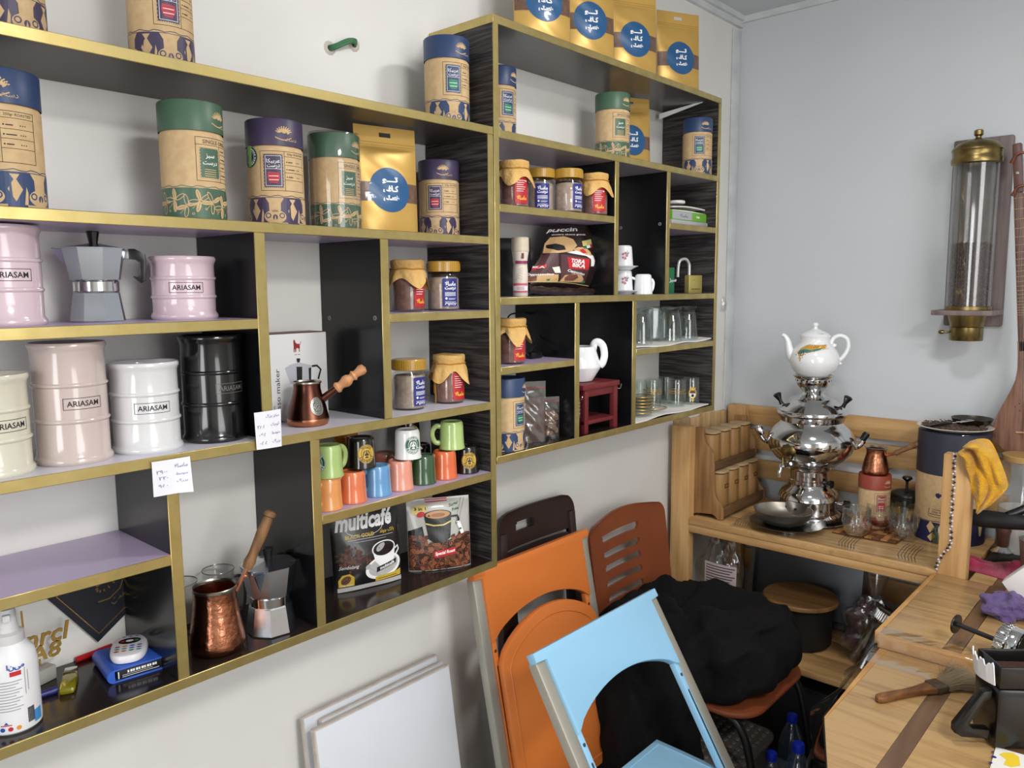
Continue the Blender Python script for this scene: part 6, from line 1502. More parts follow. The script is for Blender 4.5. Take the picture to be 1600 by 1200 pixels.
for s in (0, -.009):
    vs += [bk(i/NU, j/NV, s) for j in range(NV+1) for i in range(NU+1)]
K_ = NU+1; o2 = K_*(NV+1); alive = set()
for j in range(NV):
    for i in range(NU):
        x = W*(i+.5)/NU; y = H_*(j+.5)/NV
        cut = False
        for q, (a0_, yy, a1_) in enumerate(sl):
            dx = max(.085-x, x-.265, 0)
            if (dx/.012)**2+((y-.058-.0445*q)/.0100)**2 < 1: cut = True
        if not cut: alive.add((i, j))
for (i, j) in alive:
    a_ = j*K_+i; q = (a_, a_+1, a_+K_+1, a_+K_); fs.append(q); fs.append(tuple(o2+k for k in q[::-1]))
    for (di, dj, e0, e1) in ((-1, 0, a_, a_+K_), (1, 0, a_+1, a_+K_+1), (0, -1, a_, a_+1), (0, 1, a_+K_, a_+K_+1)):
        if (i+di, j+dj) not in alive: fs.append((e0, e1, o2+e1, o2+e0))
MB().add(vs, fs).build('backrest', brown_p, t, auto=50)
pts = rrect(.40, .40, .09, 8, .205, -.30)
MB().prism(pts, .462-org.z-.016, .462-org.z, bev=.006).build('seat', brown_p, t)
for x in (.03, .38):
    MB().tube(smooth_path([M @ V((x, .10, -.016)), M @ V((x, .40, -.018)), V((x, -.12, .43-org.z)), V((x, -.02, .2-org.z)), V((x, .05, .002-org.z))]), .0105, 10).build('leg', leg_m, t)
    MB().tube(smooth_path([V((x, -.12, .436-org.z)), V((x, -.38, .440-org.z)), V((x, -.46, .42-org.z)), V((x, -.50, .3-org.z)), V((x, -.54, .002-org.z))]), .0105, 10).build('leg', leg_m, t)
# dark brown chair with a grip hole, folded against the wall
dark_p = mat('dark_brown_plastic', (46, 32, 30), .4); a = math.radians(6); org = V((1.06, -.048, .965)); W = .32
d = V((0, -math.sin(a), -math.cos(a))); n = V((0, -math.cos(a), math.sin(a))); M = Matrix.Identity(4)
for i in range(3): M[i][0], M[i][1], M[i][2] = V((1, 0, 0))[i], d[i], n[i]
t = thing('dark_chair', 'dark brown chair with a grip hole in its back folded behind the orange one', 'chair', org)
NU, NV, H_ = 64, 90, .45; vs = []; fs = []; alive = set()
def dk_(i, j, s):
    y = H_*j; r = 0 if y > .05 else .045*(1-math.sqrt(max(0, 1-((.05-y)/.05)**2))); return M @ V((r+(W-2*r)*i, y, s-.012*(1-(2*i-1)**2)))
for s in (0, -.010): vs += [dk_(i/NU, j/NV, s) for j in range(NV+1) for i in range(NU+1)]
K_ = NU+1; o2 = K_*(NV+1)
for j in range(NV):
    for i in range(NU):
        x, y = W*(i+.5)/NU, H_*(j+.5)/NV
        grip = (max(abs(x-.115)-.030, 0)/.012)**2+((y-.048)/.013)**2 < 1
        slot = .10 < y < .112 and .03 < x < W-.03
        slot2 = .2 < y < .33 and .05 < x < W-.05
        if not (grip or slot or slot2): alive.add((i, j))
for (i, j) in alive:
    a_ = j*K_+i; q = (a_, a_+1, a_+K_+1, a_+K_); fs.append(q); fs.append(tuple(o2+k for k in q[::-1]))
    for (di, dj, e0, e1) in ((-1, 0, a_, a_+K_), (1, 0, a_+1, a_+K_+1), (0, -1, a_, a_+1), (0, 1, a_+K_, a_+K_+1)):
        if (i+di, j+dj) not in alive: fs.append((e0, e1, o2+e1, o2+e0))
MB().add(vs, fs).build('backrest', dark_p, t, auto=50)
MB().prism(rrect(.33, .40, .06, 6, .15, .60), .012, .024, M=M, bev=.005).build('seat', dark_p, t)
for x0_, x1_ in ((.0, -.10), (W-.03, W-.03)):
    MB().box((0, 0, -.012), (.026, .88, .010), bev=.004, M=M @ T(x0_, .05, -.004) @ RZ((x0_-x1_)*.9)).build('leg', dark_p, t)

# ================================================================== WHITE BOARDS AGAINST THE WALL
brd_m = mat('white_tile_board', (216, 220, 226), .45, c2=(208, 212, 218), nscale=3); bedge_m = mat('board_edge', (196, 186, 176), .7, c2=(178, 168, 158), nscale=30)
for k, (lab, p, q, th) in enumerate((('white board at the front of the three boards leaning on the wall', (490, 1135), (702, 1044), .016), ('white board in the middle of the three leaning boards', (500, 1120), (693, 1036), .010), ('white board at the back of the three leaning boards', (472, 1118), (683, 1026), .012))):
    yy = (-.075, -.050, -.032)[k]
    A, B = aty(*p, yy), aty(*q, yy); Wd = B.x-A.x; z = (A.z+B.z)/2; an = math.radians(8.2-.5*k)
    t = thing('leaning_board', lab, 'board', V((A.x, yy, z)), group=None)
    Lb = z/math.cos(an)-.001; Mb = RX(-an)
    MB().box((0, .0, -Lb), (Wd, th, 0), bev=.0025, M=Mb).build('core', bedge_m, t)
    MB().box((.003, -.0012, -Lb+.003), (Wd-.003, .0, -.003), bev=.0008, M=Mb).build('face', brd_m, t)

# ================================================================== CLOTHES ON THE BROWN CHAIR
blk_m = mat('black_cloth', (13, 13, 14), .95, spec=.2, bump=.3, nscale=60, c2=(17, 17, 18))
from mathutils import noise as NZ_
def heap(name, label, c, R_, seed, flat=None, amp=.05, fr=5.0, ex=.72, shear=(0, 0)):
    off = V((seed*7.3, seed*3.1, seed*1.7)); sg = lambda v, e: math.copysign(abs(v)**e, v)
    def fn(i, j):
        a, b = 2*PI*i, PI*(j-.5)
        q = V((R_[0]*sg(math.cos(b), ex)*sg(math.cos(a), ex), R_[1]*sg(math.cos(b), ex)*sg(math.sin(a), ex), R_[2]*sg(math.sin(b), ex)))
        n = q.normalized(); w = V((q.x*fr, q.y*fr, q.z*fr*.55))+off
        f = amp*(1-2.4*abs(NZ_.noise(w)))+amp*.55*(1-2.4*abs(NZ_.noise(w*2.1+V((3, 1, 2)))))+amp*.25*NZ_.noise(w*5)
        q = q+n*f; q.x += shear[0]*q.z; q.y += shear[1]*q.z
        if flat is not None: q.z = max(q.z, flat+.006*NZ_.noise(w*2))
        return q
    return tag(MB().grid(fn, 150, 84, cu=True).build(name, blk_m, loc=c, auto=80), label, 'clothes')
heap('black_coat', 'black coat heaped over the seat of the brown slotted chair', (1.595, -.375, .545), (.185, .185, .078), 1, flat=-.081, amp=.048, fr=5.6, ex=.62)
heap('black_jacket', 'black jacket lying over the upper edge of the clothes heap by the orange chair', (1.53, -.235, .555), (.15, .08, .075), 4, flat=-.09, amp=.05, fr=7)
heap('black_apron', 'black apron falling from the chair seat on the side of the blue chair', (1.335, -.30, .36), (.085, .13, .29), 7, amp=.04, fr=8)
# crate, bottles and the things low in the corner
wov_m = mat('grey_woven_plastic', (84, 80, 76), .6)
p0 = V((1.40, -.56, 0)); t = thing('woven_basket', 'grey woven plastic basket on the floor under the brown chair', 'basket', p0)
lid = MB().prism(rrect(.27, .26, .04, 6, .13, .13), .285, .30, bev=.004).build('rim', wov_m, t)
mb = MB(); n_ = 0
for i in range(11):
    for j in range(10):
        MBx = ((i+.5)*.022+.009, (j+.5)*.024+.010)
        mb.box((MBx[0]-.008, MBx[1]-.006, .300), (MBx[0]+.008, MBx[1]+.006, .3045), bev=.003, seg=1)
w_ = mb.build('weave', mat('weave_light', (98, 94, 88), .6), t); w_['kind'] = 'stuff'
MB().prism(rrect(.25, .24, .04, 6, .13, .13), .0, .284, bev=.004).build('body', wov_m, t)
pet_m = clear('pet_bottle', (226, 236, 246), .6, .07, .06, .05, (180, 200, 220)); cap_b = plain('blue_cap', (20, 44, 176), .4)
def bottle(label, u, v, z, H):
    p = atz(u, v, z)
    t = thing('water_bottle', label, 'bottle', (p.x, p.y, 0), 0, 'water bottles with blue caps'); k = z/.300
    MB().lathe([(0, 0), (.036, 0), (.041, .005), (.041, .02), (.039, .03), (.041, .04), (.041, .07), (.039, .08), (.041, .09), (.041, .17), (.040, .20), (.033, .235), (.020, .265), (.0135, .278), (.0135, .300), (0, .300)], 36).build('body', pet_m, t, auto=50)
    MB().lathe([(0, .003), (.038, .006), (.038, .20), (.02, .24), (0, .24)], 30).build('water', clear('water', (190, 210, 232), .2, .02, .02), t) if H else None
    MB().lathe([(.0135, .279), (.0165, .280), (.0165, .282), (.0135, .283)], 28).build('neck_ring', cap_b, t)
    mb = MB().lathe([(0, .284), (.0152, .284), (.0155, .300), (.0145, .304), (0, .305)], 28)
    for i in range(24): mb.box((.0150, -.0007, .286), (.0160, .0007, .301), M=RZ(2*PI*i/24))
    mb.build('cap', cap_b, t); t.scale = (k,)*3
bottle('clear water bottle with a blue cap, right one at the lower frame edge', 1248, 1163, .30, True)
bottle('clear water bottle with a blue cap, left one at the lower frame edge', 1206, 1177, .27, True)
bottle('water bottle with a blue cap in the dark behind the other two', 1238, 1118, .27, False)
# under the table
ZL = .351
t = thing('oven_pan', 'dark metal roasting pan standing on edge under the pine table', 'pan', (2.36, -.36, ZL), rot=(0, .14, 0))
pan_m = mat('grey_enamel', (96, 100, 106), .35, metal=.3)
MF = frame((0, 0, 0), (0, -1, 0), (0, 0, 1))
MB().prism(rrect(.40, .275, .05, 6, 0, .145), 0, .006, M=MF, bev=.002).build('pan_floor', pan_m, t)
oo = rrect(.42, .295, .06, 6, 0, .149); ii = rrect(.39, .265, .05, 6, 0, .149); k_ = len(oo)
MB().add([MF @ V((x, y, .036)) for x, y in oo]+[MF @ V((x, y, .034)) for x, y in ii]+[MF @ V((x*.985, y, .002)) for x, y in rrect(.39, .265, .05, 6, 0, .149)], [(i, (i+1) % k_, k_+(i+1) % k_, k_+i) for i in range(k_)]+[(k_+i, k_+(i+1) % k_, 2*k_+(i+1) % k_, 2*k_+i) for i in range(k_)]).build('pan_rim', dsteel_m, t, thick=.002)
bd_m = wood('round_board_wood', (150, 112, 66), (120, 84, 46), 'y', 12)
c_ = atz(1268, 948, .50); t = thing('round_board', 'round wooden board on a dark pot between pan and clothes', 'board', (2.165, -.415, ZL), rot=(0, 0, 0))
MB().lathe([(0, .145), (.118, .145), (.122, .149), (.122, .157), (.118, .161), (0, .161)], 56).build('board', bd_m, t)
MB().lathe([(0, 0), (.095, 0), (.102, .01), (.102, .140), (.098, .144), (0, .144)], 40).build('pot_below', rubber_m, t)
pbag_m = clear('crinkled_film', (240, 238, 236), .5, .10, .10, .05)
def crinkle(name, label, cat, c, R_, seed, m, extra=None):
    rnd = random.Random(seed); ph = [rnd.uniform(0, 6) for _ in range(8)]
    def fn(i, j):
        a, b = 2*PI*i, PI*(j-.5); f = 1+.10*math.sin(3*a+2*b+ph[0])+.08*math.sin(7*a-5*b+ph[1])+.06*abs(math.sin(11*a+7*b+ph[2]))+.05*math.sin(8*b+ph[3])
        return V((R_[0]*math.cos(b)*math.cos(a)*f, R_[1]*math.cos(b)*math.sin(a)*f, max(-R_[2]*.93, R_[2]*math.sin(b)*f)))
    t = thing(name, label, cat, c); MB().grid(fn, 60, 36, cu=True).build('film', m, t, auto=22); return t, fn
t, fn = crinkle('date_bag', 'tied clear bag of dark red dates under the pine table', 'bag', (2.175, -.65, ZL+.094), (.085, .085, .10), 3, pbag_m)
MB().grid(lambda i, j: fn(i, j)*.86, 50, 30, cu=True).build('dates', mat('dark_dates', (84, 22, 22), .35, coat=.5, c2=(52, 14, 16), nscale=24, bump=.6), t)
MB().lathe([(.045, .075), (.014, .104), (.009, .112), (.012, .12), (.03, .165), (.036, .19)], 22).build('tied_neck', pbag_m, t, auto=20)
MB().lathe([(.010, .108), (.0125, .111), (.010, .115)], 16).build('tie', wpl_m, t)
t, fn = crinkle('printed_bag', 'clear bag with printed black lines under the left of the pine table', 'bag', (2.07, -.165, ZL+.165), (.065, .075, .165), 9, pbag_m)
P = Print()
for k in range(15): P.rect(0, -.05, .018-k*.0095, .055-(k % 3)*.008, .0215-k*.0095)
P.rect(1, -.056, -.13, .06, .03); P.it = [P.it[-1]]+P.it[:-1]
P.build('bag_print', [plain('bag_line_ink', (60, 50, 54), .5), plain('pinkish_paper', (196, 178, 180), .6)], t, lambda u, v, o: (-.066-o-.012*math.cos(u*22), -.035-u, v+.07), step=(.01, .03))
t, fn = crinkle('clear_bag', 'small crumpled clear bag beside the left post of the pine table', 'bag', (2.03, -.13, ZL+.245), (.04, .05, .06), 14, pbag_m) if False else (None, None)
A, B = V((2.0, -.80, ZL+.062)), V((2.08, -.865, ZL+.165))
A = atx(1345, 1042, 2.03); B = atx(1395, 962, 2.09); ax_ = (B-A).normalized()
t = thing('lying_glass_jar', 'glass jar with a ribbed steel lid and black utensils lying tilted under the table', 'jar', (A.x, A.y, ZL)); o_ = V(t.location)
Mj = aim(A-o_, B-o_); Lj = (B-A).length
MB().lathe([(0, 0), (.043, 0), (.047, .004), (.047, Lj*.72), (.040, Lj*.80), (.040, Lj*.84), (.038, Lj*.84), (.038, Lj*.79), (.045, Lj*.71), (.045, .006), (0, .004)], 36, M=Mj).build('glass', film_m, t)
mb = MB().lathe([(.040, Lj*.83), (.046, Lj*.835), (.047, Lj*.99), (.044, Lj*1.01), (.040, Lj), (0, Lj*.99)], 48, M=Mj)
for i in range(40): mb.box((.0462, -.0012, Lj*.85), (.0482, .0012, Lj*.98), M=Mj @ RZ(2*PI*i/40))
mb.build('steel_lid', steel_m, t)
for k in range(3): MB().tube([Mj @ V((.01*k-.012, .012-.01*k, .01)), Mj @ V((.012-.012*k, -.01+.012*k, Lj*.66))], [.0065, .004], 8).build('utensil', bakelite_m, t)
for k in range(3):
    c_ = atx(1412+8*k, 936+2*k, 2.28)
    tag(MB().lathe([(.03, .001), (.055, .004), (.066, .012), (.068, .013), (.066, .0145), (.054, .007), (.03, .003)], 44).build('steel_plate', plate_m, loc=(2.27, -.82, ZL+.10+k*.016)), 'steel saucer %s in the pile under the table by the counter' % ('lowest', 'middle', 'topmost')[k], 'plate', 'steel saucers under the table')
tag(MB().lathe([(0, 0), (.05, 0), (.052, .004), (.052, .098), (0, .098)], 30).build('tea_tin', plate_m, loc=(2.27, -.82, ZL+.001)), 'dull steel canister under the pile of steel saucers', 'canister')
t = thing('black_appliance', 'black appliance with a small chrome knob in the dark under the lower boards', 'appliance', (2.0, -.80, 0))
MB().box((0, 0, 0), (.30, .42, .28), bev=.02).build('housing', rubber_m, t)
MB().lathe([(0, .012), (.008, .010), (.010, 0)], 16, M=T(-.0, .20, .22) @ RY(-PI/2)).build('knob', steel_m, t)

# ================================================================== WOODEN COUNTER
CZ = .755; NZ = .724
pA, pB = atz(1370, 990, CZ), atz(1545, 1035, CZ)
xs_ = 1.456; ye = -.868; yR = -1.75
ct = thing('plywood_counter', 'plywood counter with a lower near section wrapped in clear film', 'counter', (xs_, ye, 0))
dkply_m = mat('dark_plank', (112, 84, 60), .4, c2=(92, 66, 46), nscale=50, nstretch=(.12, 1, 1), coat=.3); plyx_m = mat('plywood_plank', (178, 144, 96), .4, c2=(132, 98, 58), nscale=60, nstretch=(1, .09, 1), namt=(.46, .80), coat=.4, bump=.1, det=6)
lipw_m = mat('lip_wood', (202, 156, 96), .45, c2=(178, 128, 72), nscale=10, nstretch=(1, .1, 1))
def cbx(name, lo, hi, m, bev=.0015): return wb(MB().box(lo, hi, bev=bev), name, m, ct)
def strips(x0, x1, zt, e0):
    ys = [e0, e0-.13, e0-.165, e0-.31, e0-.335, e0-.55, e0-.575, yR]
    for k in range(len(ys)-1): cbx('counter_plank', (x0, ys[k+1]+.0006, zt-.02), (x1, ys[k]-.0006, zt-(.0006 if k % 2 else 0)), dkply_m if k % 2 else plyx_m)
strips(xs_+.018, XF-.003, CZ, ye); 
ys = [-.945, -1.002, -1.035, -1.18, -1.205, yR]
for k in range(5): cbx('counter_plank', (XF+.001, ys[k+1]+.0006, CZ-.02), (2.43, ys[k]-.0006, CZ-(.0006 if k % 2 else 0)), dkply_m if k % 2 else plyx_m)
cbx('lip', (xs_, yR, NZ), (xs_+.0175, ye, CZ), lipw_m)
cbx('edge_strip', (xs_+.018, ye, CZ-.03), (XF-.003, ye+.012, CZ-.001), lipw_m)
# near section: its corner is cut off
c1, c2_ = atz(1288, 1120, NZ), atz(1293, 1200, NZ)
c3 = c2_+(c2_-c1)*3.5
def near_plank(lo_y, hi_y, m):
    pts = []
    poly = [(xs_-.001, ye-.006), (c1.x, c1.y), (c3.x, c3.y), (c3.x, yR), (xs_-.001, yR)]
    out = poly
    for lim, keep in ((hi_y, -1), (lo_y, 1)):
        new = []
        for i in range(len(out)):
            p, q = out[i], out[(i+1) % len(out)]; ip, iq = (p[1]-lim)*keep >= 0, (q[1]-lim)*keep >= 0
            if ip: new.append(p)
            if ip != iq: f_ = (lim-p[1])/(q[1]-p[1]); new.append((p[0]+(q[0]-p[0])*f_, lim))
        out = new
    if len(out) > 2: wb(MB().prism(out, NZ-.02, NZ), 'counter_plank', m, ct)
for k, (a_, b_) in enumerate(((ye, ye-.022), (ye-.0226, ye-.145), (ye-.1456, ye-.178), (ye-.1786, ye-.30), (ye-.3006, ye-.33), (ye-.3306, yR))): near_plank(b_, a_, (lipw_m, plyx_m, dkply_m)[(0, 1, 2, 1, 2, 1)[k]])
cbx('counter_base', (xs_+.05, yR, 0), (XF-.06, ye-.06, NZ-.021), oaky_m)
cbx('counter_base', (c1.x+.1, yR, 0), (xs_+.049, ye-.2, NZ-.021), oaky_m)
# film stretched over the lip and hanging off the near corner
def filmfn(i, j):
    y = ye+.002-.42*i; s = j*.16
    if s < .05: return V((xs_+.05-s, y, CZ+.0016+.0008*math.sin(40*i+90*s)))
    if s < .082: return V((xs_-.0012-.010*((s-.05)/.032)**2, y, CZ+.0016-(s-.05)*.95+.0008*math.sin(50*i)))
    return V((xs_-.0112-(s-.082), y, NZ+.0018+.0015*abs(math.sin(31*i+60*s))*(1-(s-.082)/.078)))
wfilm_m = clear('wrap_film', (252, 252, 252), .5, .06, .04)
wb(MB().grid(filmfn, 60, 46), 'wrap_film', wfilm_m, ct, auto=60, thick=.0003)
e1, e2 = atz(1372, 1010, NZ), c1
def hang(i, j):
    p = V((xs_, ye, NZ)).lerp(V((c1.x, c1.y, NZ)), min(1, i/.72)) if i < .72 else V((c1.x, c1.y, NZ)).lerp(V((c3.x, c3.y, NZ)), (i-.72)/.28)
    nrm = V((-.1, .9, 0)) if i < .6 else V((-.75, .5, 0))
    return p+nrm.normalized()*(.004+.055*j*(.4+.6*math.sin(PI*min(1, i*1.15)))*(.9+.2*math.sin(17*i)))+V((0, 0, .0015-.10*j*(.25+.75*min(1, i*1.3))-.008*math.sin(23*i)*j))
wb(MB().grid(hang, 60, 14), 'wrap_film', wfilm_m, ct, auto=50, thick=.0003)

# ------------------------------------------------------------------ things on the counter
b0, b1 = atz(1369, 1098, NZ), atz(1514, 1068, NZ); bd = b1-b0; Lb = bd.length; Mb_ = aim((0, 0, 0), bd) ; 
Mb_ = frame((0, 0, 0), bd.normalized(), V((0, 0, 1)).cross(bd.normalized()))
t = thing('pastry_brush', 'old flat brush with a worn wooden handle and bent bristles on the counter', 'brush', (b0.x, b0.y, NZ+.001))
out = [(0, .004), (.006, .0095), (.03, .0105), (.07, .0085), (.10, .010), (Lb*.60, .017), (Lb*.60, -.017), (.10, -.010), (.07, -.0085), (.03, -.0105), (.006, -.0095), (0, -.004)]
MB().prism(out, .001, .013, M=Mb_, bev=.003).build('handle', wood('brush_wood', (132, 88, 46), (96, 58, 30), 'x', 20, .4), t)
MB().box((Lb*.58, -.0185, .0), (Lb*.70, .0185, .0145), bev=.002, M=Mb_).build('ferrule', mat('rusty_ferrule', (112, 104, 92), .45, metal=.8, c2=(84, 66, 50), nscale=40), t)
rnd = random.Random(6); mb = MB()
for i in range(900):
    y, z = rnd.uniform(-.017, .017), rnd.uniform(.002, .013); L1 = rnd.uniform(.05, .085); dy, dz = rnd.gauss(0, .009)+y*.45, rnd.uniform(-.004, .016)
    p = [(Lb*.69, y, z), (Lb*.69+L1*.5, y+dy*.5, z+dz*.7), (Lb*.69+L1, y+dy*1.5+rnd.gauss(0, .004), max(.0, z+dz))]
    mb.tube(p, .0004, 3, M=Mb_)
b_ = mb.build('bristles', plain('bristle_grey', (122, 106, 80), .8), t, auto=0); b_['kind'] = 'stuff'
# black pitcher
q0 = atz(1554, 1168, NZ+.006); gang = math.radians(-52)
pt_ = thing('black_pitcher', 'black square pitcher with a big angular handle and torn white lining', 'pitcher', (q0.x, q0.y, NZ+.004), gang)
hp2 = zat(q0.x, q0.y, 1078)-NZ-.004; S_ = .125; SY = .082
bk_m = mat('gloss_black', (12, 11, 11), .3, coat=.2)
mb = MB().box((0, 0, 0), (S_, SY, hp2), bev=.006)
mb.build('body', bk_m, pt_)
mb = MB()
for lo, hi in (((.002, .002), (S_-.002, .007)), ((.002, .007), (.007, SY-.002)), ((S_-.007, .007), (S_-.002, SY-.002)), ((.007, SY-.007), (S_-.007, SY-.002))): mb.box((lo[0], lo[1], hp2+.0005), (hi[0], hi[1], hp2+.040), bev=.0015)
mb.build('collar', bk_m, pt_)
MB().box((.008, .008, hp2+.0005), (S_-.008, SY-.008, hp2+.018)).build('ground_coffee', mat('ground_coffee', (66, 38, 28), .9, c2=(50, 28, 20), nscale=120), pt_)
rnd = random.Random(8)
pts = [(0, -.002), (0, S_*.62)]
mb = MB().grid(lambda i, j: V((-.004-.010*math.sin(PI*i)-.004*j, .004+i*.072, hp2+.006+.036*j*(1+.12*math.sin(23*i)+.08*math.sin(51*i)))), 30, 6)
mb.build('torn_lining', plain('torn_white', (222, 224, 228), .7), pt_, thick=.002)
hd = [(-.004, hp2*.93), (-.020, hp2*.90), (-.064, hp2*.30), (-.064, hp2*.18), (-.052, hp2*.12), (-.004, hp2*.10), (-.004, hp2*.26), (-.034, hp2*.28), (-.040, hp2*.34), (-.014, hp2*.74), (-.004, hp2*.77)]
MB().prism(hd, -.010, .010, M=frame((0, .02, 0), (1, 0, 0), (0, 0, 1)), bev=.003).build('handle', bk_m, pt_)
# press lying on the counter: plunger knob, rod, knurled chrome lid
A = atz(1492, 974, .806); B = atz(1572, 1006, .800); ax_ = (B-A).normalized(); o_ = V((B.x, B.y, CZ))
t = thing('lying_press', 'french press lying on its side with plunger out and ribbed chrome lid', 'french press', o_)
Mp = aim(A-o_, B-o_); Lp = (B-A).length; Lr = Lp-.012
MB().lathe([(0, 0), (.021, .001), (.022, .003), (.021, .005), (0, .006)], 32, M=Mp).build('plunger_knob', bakelite_m, t)
MB().lathe([(.0052, .005), (.0052, Lr), (0, Lr)], 16, M=Mp).build('plunger_rod', rubber_m, t)
mb = MB().lathe([(0, Lr), (.036, Lr), (.040, Lr+.002), (.040, Lr+.022), (.0385, Lr+.024)], 56, M=Mp)
for i in range(30): mb.box((.0385, -.0022, Lr+.002), (.0425, .0022, Lr+.022), bev=.001, M=Mp @ RZ(2*PI*i/30), seg=1)
mb.build('ribbed_lid', steel_m, t)
MB().lathe([(.0395, Lr+.0245), (.041, Lr+.026), (.041, Lr+.040), (.0395, Lr+.042), (.042, Lr+.0425), (.042, Lr+.046), (.039, Lr+.047)], 56, M=Mp).build('chrome_band', steel_m, t)
MB().lathe([(0, Lr+.048), (.040, Lr+.048), (.0425, Lr+.052), (.0425, Lr+.16), (.040, Lr+.165), (0, Lr+.165)], 48, M=Mp).build('body', bk_m, t)
# painted card, white block, cloths, mat, cup, tamper, portafilter
cc = [atz(1546, 1204, NZ+.0012), atz(1556, 1168, NZ+.0012), atz(1612, 1184, NZ+.0012), atz(1612, 1222, NZ+.0012)]; o_ = cc[0]
t = thing('painted_card', 'white card with yellow and blue paint spots under the black pitcher', 'card', o_)
MB().prism([(q.x-o_.x, q.y-o_.y) for q in cc], 0, .0015).build('card', plain('card_white', (222, 220, 214), .6), t, auto=0)
P = Print()
def cu(u, v): q = atz(u, v, NZ+.0012); return (q.x-o_.x, q.y-o_.y)
P.poly(0, [cu(*q) for q in ((1561, 1180), (1570, 1177), (1583, 1178), (1592, 1184), (1594, 1198), (1580, 1200), (1568, 1196), (1572, 1188))]); P.disc(1, *cu(1553, 1184), .004); P.disc(1, *cu(1548, 1193), .0028); P.disc(1, *cu(1551, 1176), .0022)
P.build('paint_spots', [plain('yellow_paint', (226, 194, 50), .5), plain('indigo_paint', (44, 44, 120), .5)], t, lambda u, v, o: (u, v, .0015+o))
wx = 1.80; wc = atx(1618, 921, wx); r_ = .082
cnr = [V((0, -.0, -.062)), V((0, .075, 0)), V((0, 0, .066)), V((0, -.075, 0))]
t = thing('white_box', 'white box standing on its corner at the right frame edge above the purple cloth', 'box', (wx, wc.y, CZ))
zc_ = wc.z-CZ
MB().prism([(.070*1.0, zc_+.0), (0, zc_+.078), (-.070, zc_), (-.028, .001), (.018, .001)], 0, .05, M=frame((0, 0, 0), (0, 1, 0), (0, 0, 1)), bev=.002).build('box', plain('white_plastic_box', (226, 222, 220), .4), t)
def rag(name, label, c4, m, amp, seed, nx=34, ny=26, zb=CZ):
    rnd = random.Random(seed); ph = [rnd.uniform(0, 6) for _ in range(6)]; o = V((c4[0].x, c4[0].y, zb))
    def fn(i, j):
        p = c4[0].lerp(c4[1], i).lerp(c4[3].lerp(c4[2], i), j)-o; e = 1-abs(2*j-1)**3
        p.z = .003+amp*e*(.5+.5*math.sin(7*i+4*j+ph[0]))*(.6+.4*math.sin(11*j-6*i+ph[1]))+amp*.25*abs(math.sin(19*i+9*j+ph[2]))*e
        p.x += .010*math.sin(9*i+ph[3])*(j-.5); p.y += .012*math.sin(8*i+5*j+ph[4]); return p
    return tag(MB().grid(fn, nx, ny).build(name, m, loc=o, thick=.003, auto=80), label, 'cloth')
pk_m = mat('raspberry_cloth', (170, 44, 82), .9, c2=(152, 34, 70), nscale=50, bump=.4, bscale=200, sheen=.2); pu_m = mat('violet_cloth', (100, 82, 130), .9, c2=(84, 66, 112), nscale=50, bump=.4, bscale=200, sheen=.2)
rag('pink_cloth', 'raspberry pink cloth spread on the far end of the counter', [atz(1480, 884, CZ), atz(1592, 912, CZ), atz(1630, 886, CZ), atz(1536, 879, CZ)], pk_m, .022, 2)
c_ = atz(1566, 960, CZ)
def lump(i, j):
    a, b = 2*PI*i, PI*(j-.5); f = 1+.16*math.sin(3*a+2*b)+.12*math.sin(5*a-4*b+1)+.10*abs(math.sin(8*a+3*b))+.06*math.sin(9*b+2)
    return V((.05*math.cos(b)*math.cos(a)*f, .055*math.cos(b)*math.sin(a)*f, max(-.0195, .028*math.sin(b)*f)))
tag(MB().grid(lump, 70, 40, cu=True).build('purple_cloth', pu_m, loc=(c_.x, c_.y-.01, CZ+.021), auto=80), 'crumpled purple cloth on the counter behind the lying press', 'cloth')
mc = [atz(1484, 868, CZ), atz(1612, 876, CZ), atz(1612, 842, CZ), atz(1500, 836, CZ)]; o_ = V((mc[0].x, mc[0].y, CZ+.0004))
mc[0].y = min(mc[0].y, -.95); mc[3].y = min(mc[3].y, -.95)
tag(MB().prism([(q.x-o_.x, q.y-o_.y) for q in mc], 0, .012, bev=.003).build('rubber_mat', mat('black_rubber', (30, 29, 29), .6, bump=.2, nscale=60), loc=o_), 'black rubber mat on the counter behind the right post', 'mat')
mz = CZ+.0128
p = atz(1562, 862, mz); t = thing('tamper', 'coffee tamper with a brown knob and chrome foot on the black mat', 'tamper', (p.x, p.y-.006, mz))
MB().lathe([(0, 0), (.029, 0), (.030, .002), (.030, .006), (.018, .014), (.014, .018), (0, .018)], 40).build('foot', steel_m, t)
MB().lathe([(.013, .0182), (.0155, .022), (.0165, .040), (.018, .058), (.021, .068), (.019, .078), (.010, .083), (0, .084)], 32).build('knob', wood('tamper_wood', (92, 62, 48), (66, 42, 34), 'z', 20, .35), t)
A = atx(1514, 808, 2.09); B = atx(1612, 818, 2.09); t = thing('portafilter', 'portafilter with a thick black handle lying across the tamper', 'portafilter', (B.x, B.y, CZ)); o_ = V(t.location); Mq = aim(A-o_, B-o_); Lq = (B-A).length
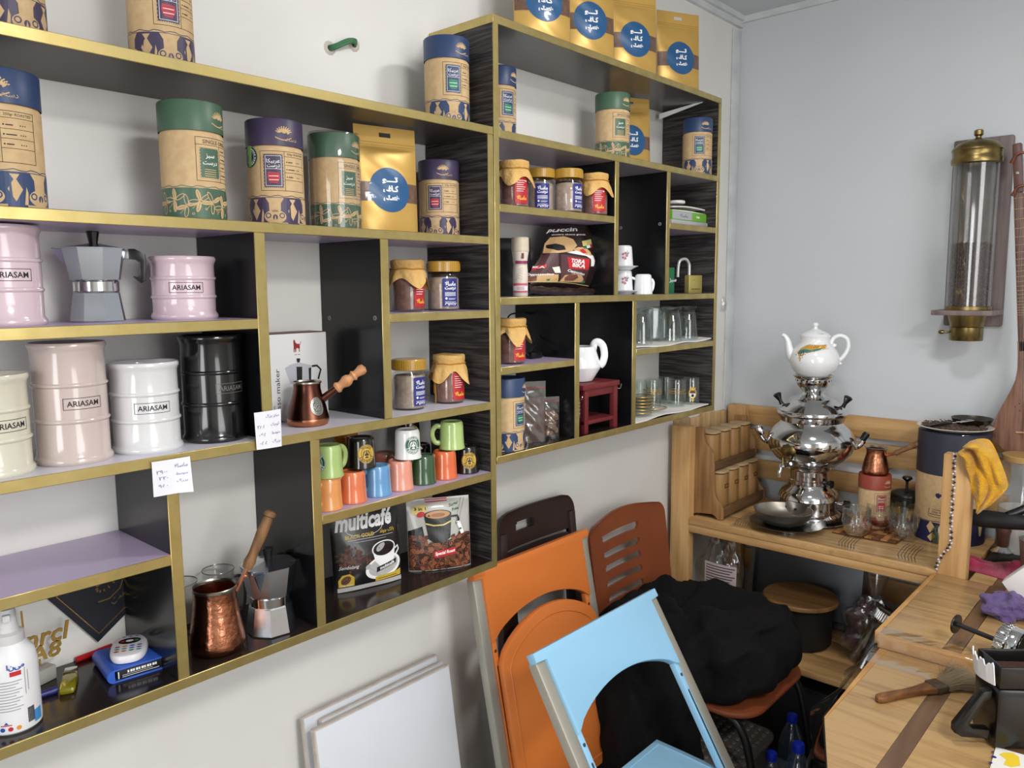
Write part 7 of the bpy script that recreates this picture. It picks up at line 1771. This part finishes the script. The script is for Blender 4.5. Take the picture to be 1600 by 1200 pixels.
MB().lathe([(0, 0), (.021, .001), (.024, .005), (.0245, .05), (.022, .11), (.019, .15), (.016, Lq), (0, Lq)], 32, M=Mq).build('handle', rubber_m, t)
MB().lathe([(.034, -.022), (.038, -.020), (.038, .020), (.034, .022), (.034, -.022)], 40, M=T(*(B-o_+V((.0, -.05, .0))))).lathe([(0, -.022), (.034, -.021), (.034, -.018), (0, -.018)], 32, M=T(*(B-o_+V((0, -.05, 0))))).build('basket', steel_m, t)
k0 = atx(1594, 766, 2.12); MB().lathe([(0, 0), (.026, .002), (.028, .006), (.028, .034), (.024, .042), (0, .043)], 32, M=T(*(k0-o_+V((0, -.012, 0)))) @ RX(PI/2) @ RZ(.3)).lathe([(0, -.001), (.018, -.001), (.018, .002)], 24, M=T(*(k0-o_+V((0, -.012, 0)))) @ RX(PI/2)).build('steam_knob', bakelite_m, t)
MB().tube(smooth_path([k0-o_+V((0, -.03, -.02)), k0-o_+V((0, -.02, -.045)), A-o_+(B-A)*.62+V((0, 0, .015))]), .012, 10).build('knob_neck', bakelite_m, t)
p = atx(1622, 850, 2.05); t = thing('plastic_cup', 'grey see-through plastic cup at the right frame edge', 'cup', (2.05, p.y, CZ+.0005))
MB().lathe([(0, 0), (.030, 0), (.032, .003), (.043, .118), (.0445, .120), (.042, .121), (.0305, .005), (0, .003)], 40).build('cup', clear('smoky_plastic', (190, 184, 180), .4, .06, .15, .4, (160, 154, 150)), t)
t = thing('cutting_board', 'small pale wooden board lying behind the tamper by the back slats', 'board', (2.30, -1.10, CZ+.0133) if False else (2.318, -1.11, CZ+.014))
MB().prism(rrect(.11, .20, .02, 5, .03, .06), 0, .014, bev=.003).build('board', bd_m, t)
t = thing('round_black_pot', 'small black and steel pot behind the yellow cloth', 'pot', (2.36, -1.0, CZ+.014))
MB().lathe([(0, 0), (.03, 0), (.034, .004), (.034, .05), (0, .05)], 32).build('body', bakelite_m, t); MB().lathe([(.034, .05), (.036, .052), (.034, .058), (.012, .066), (.006, .074), (0, .075)], 32).build('lid', steel_m, t)
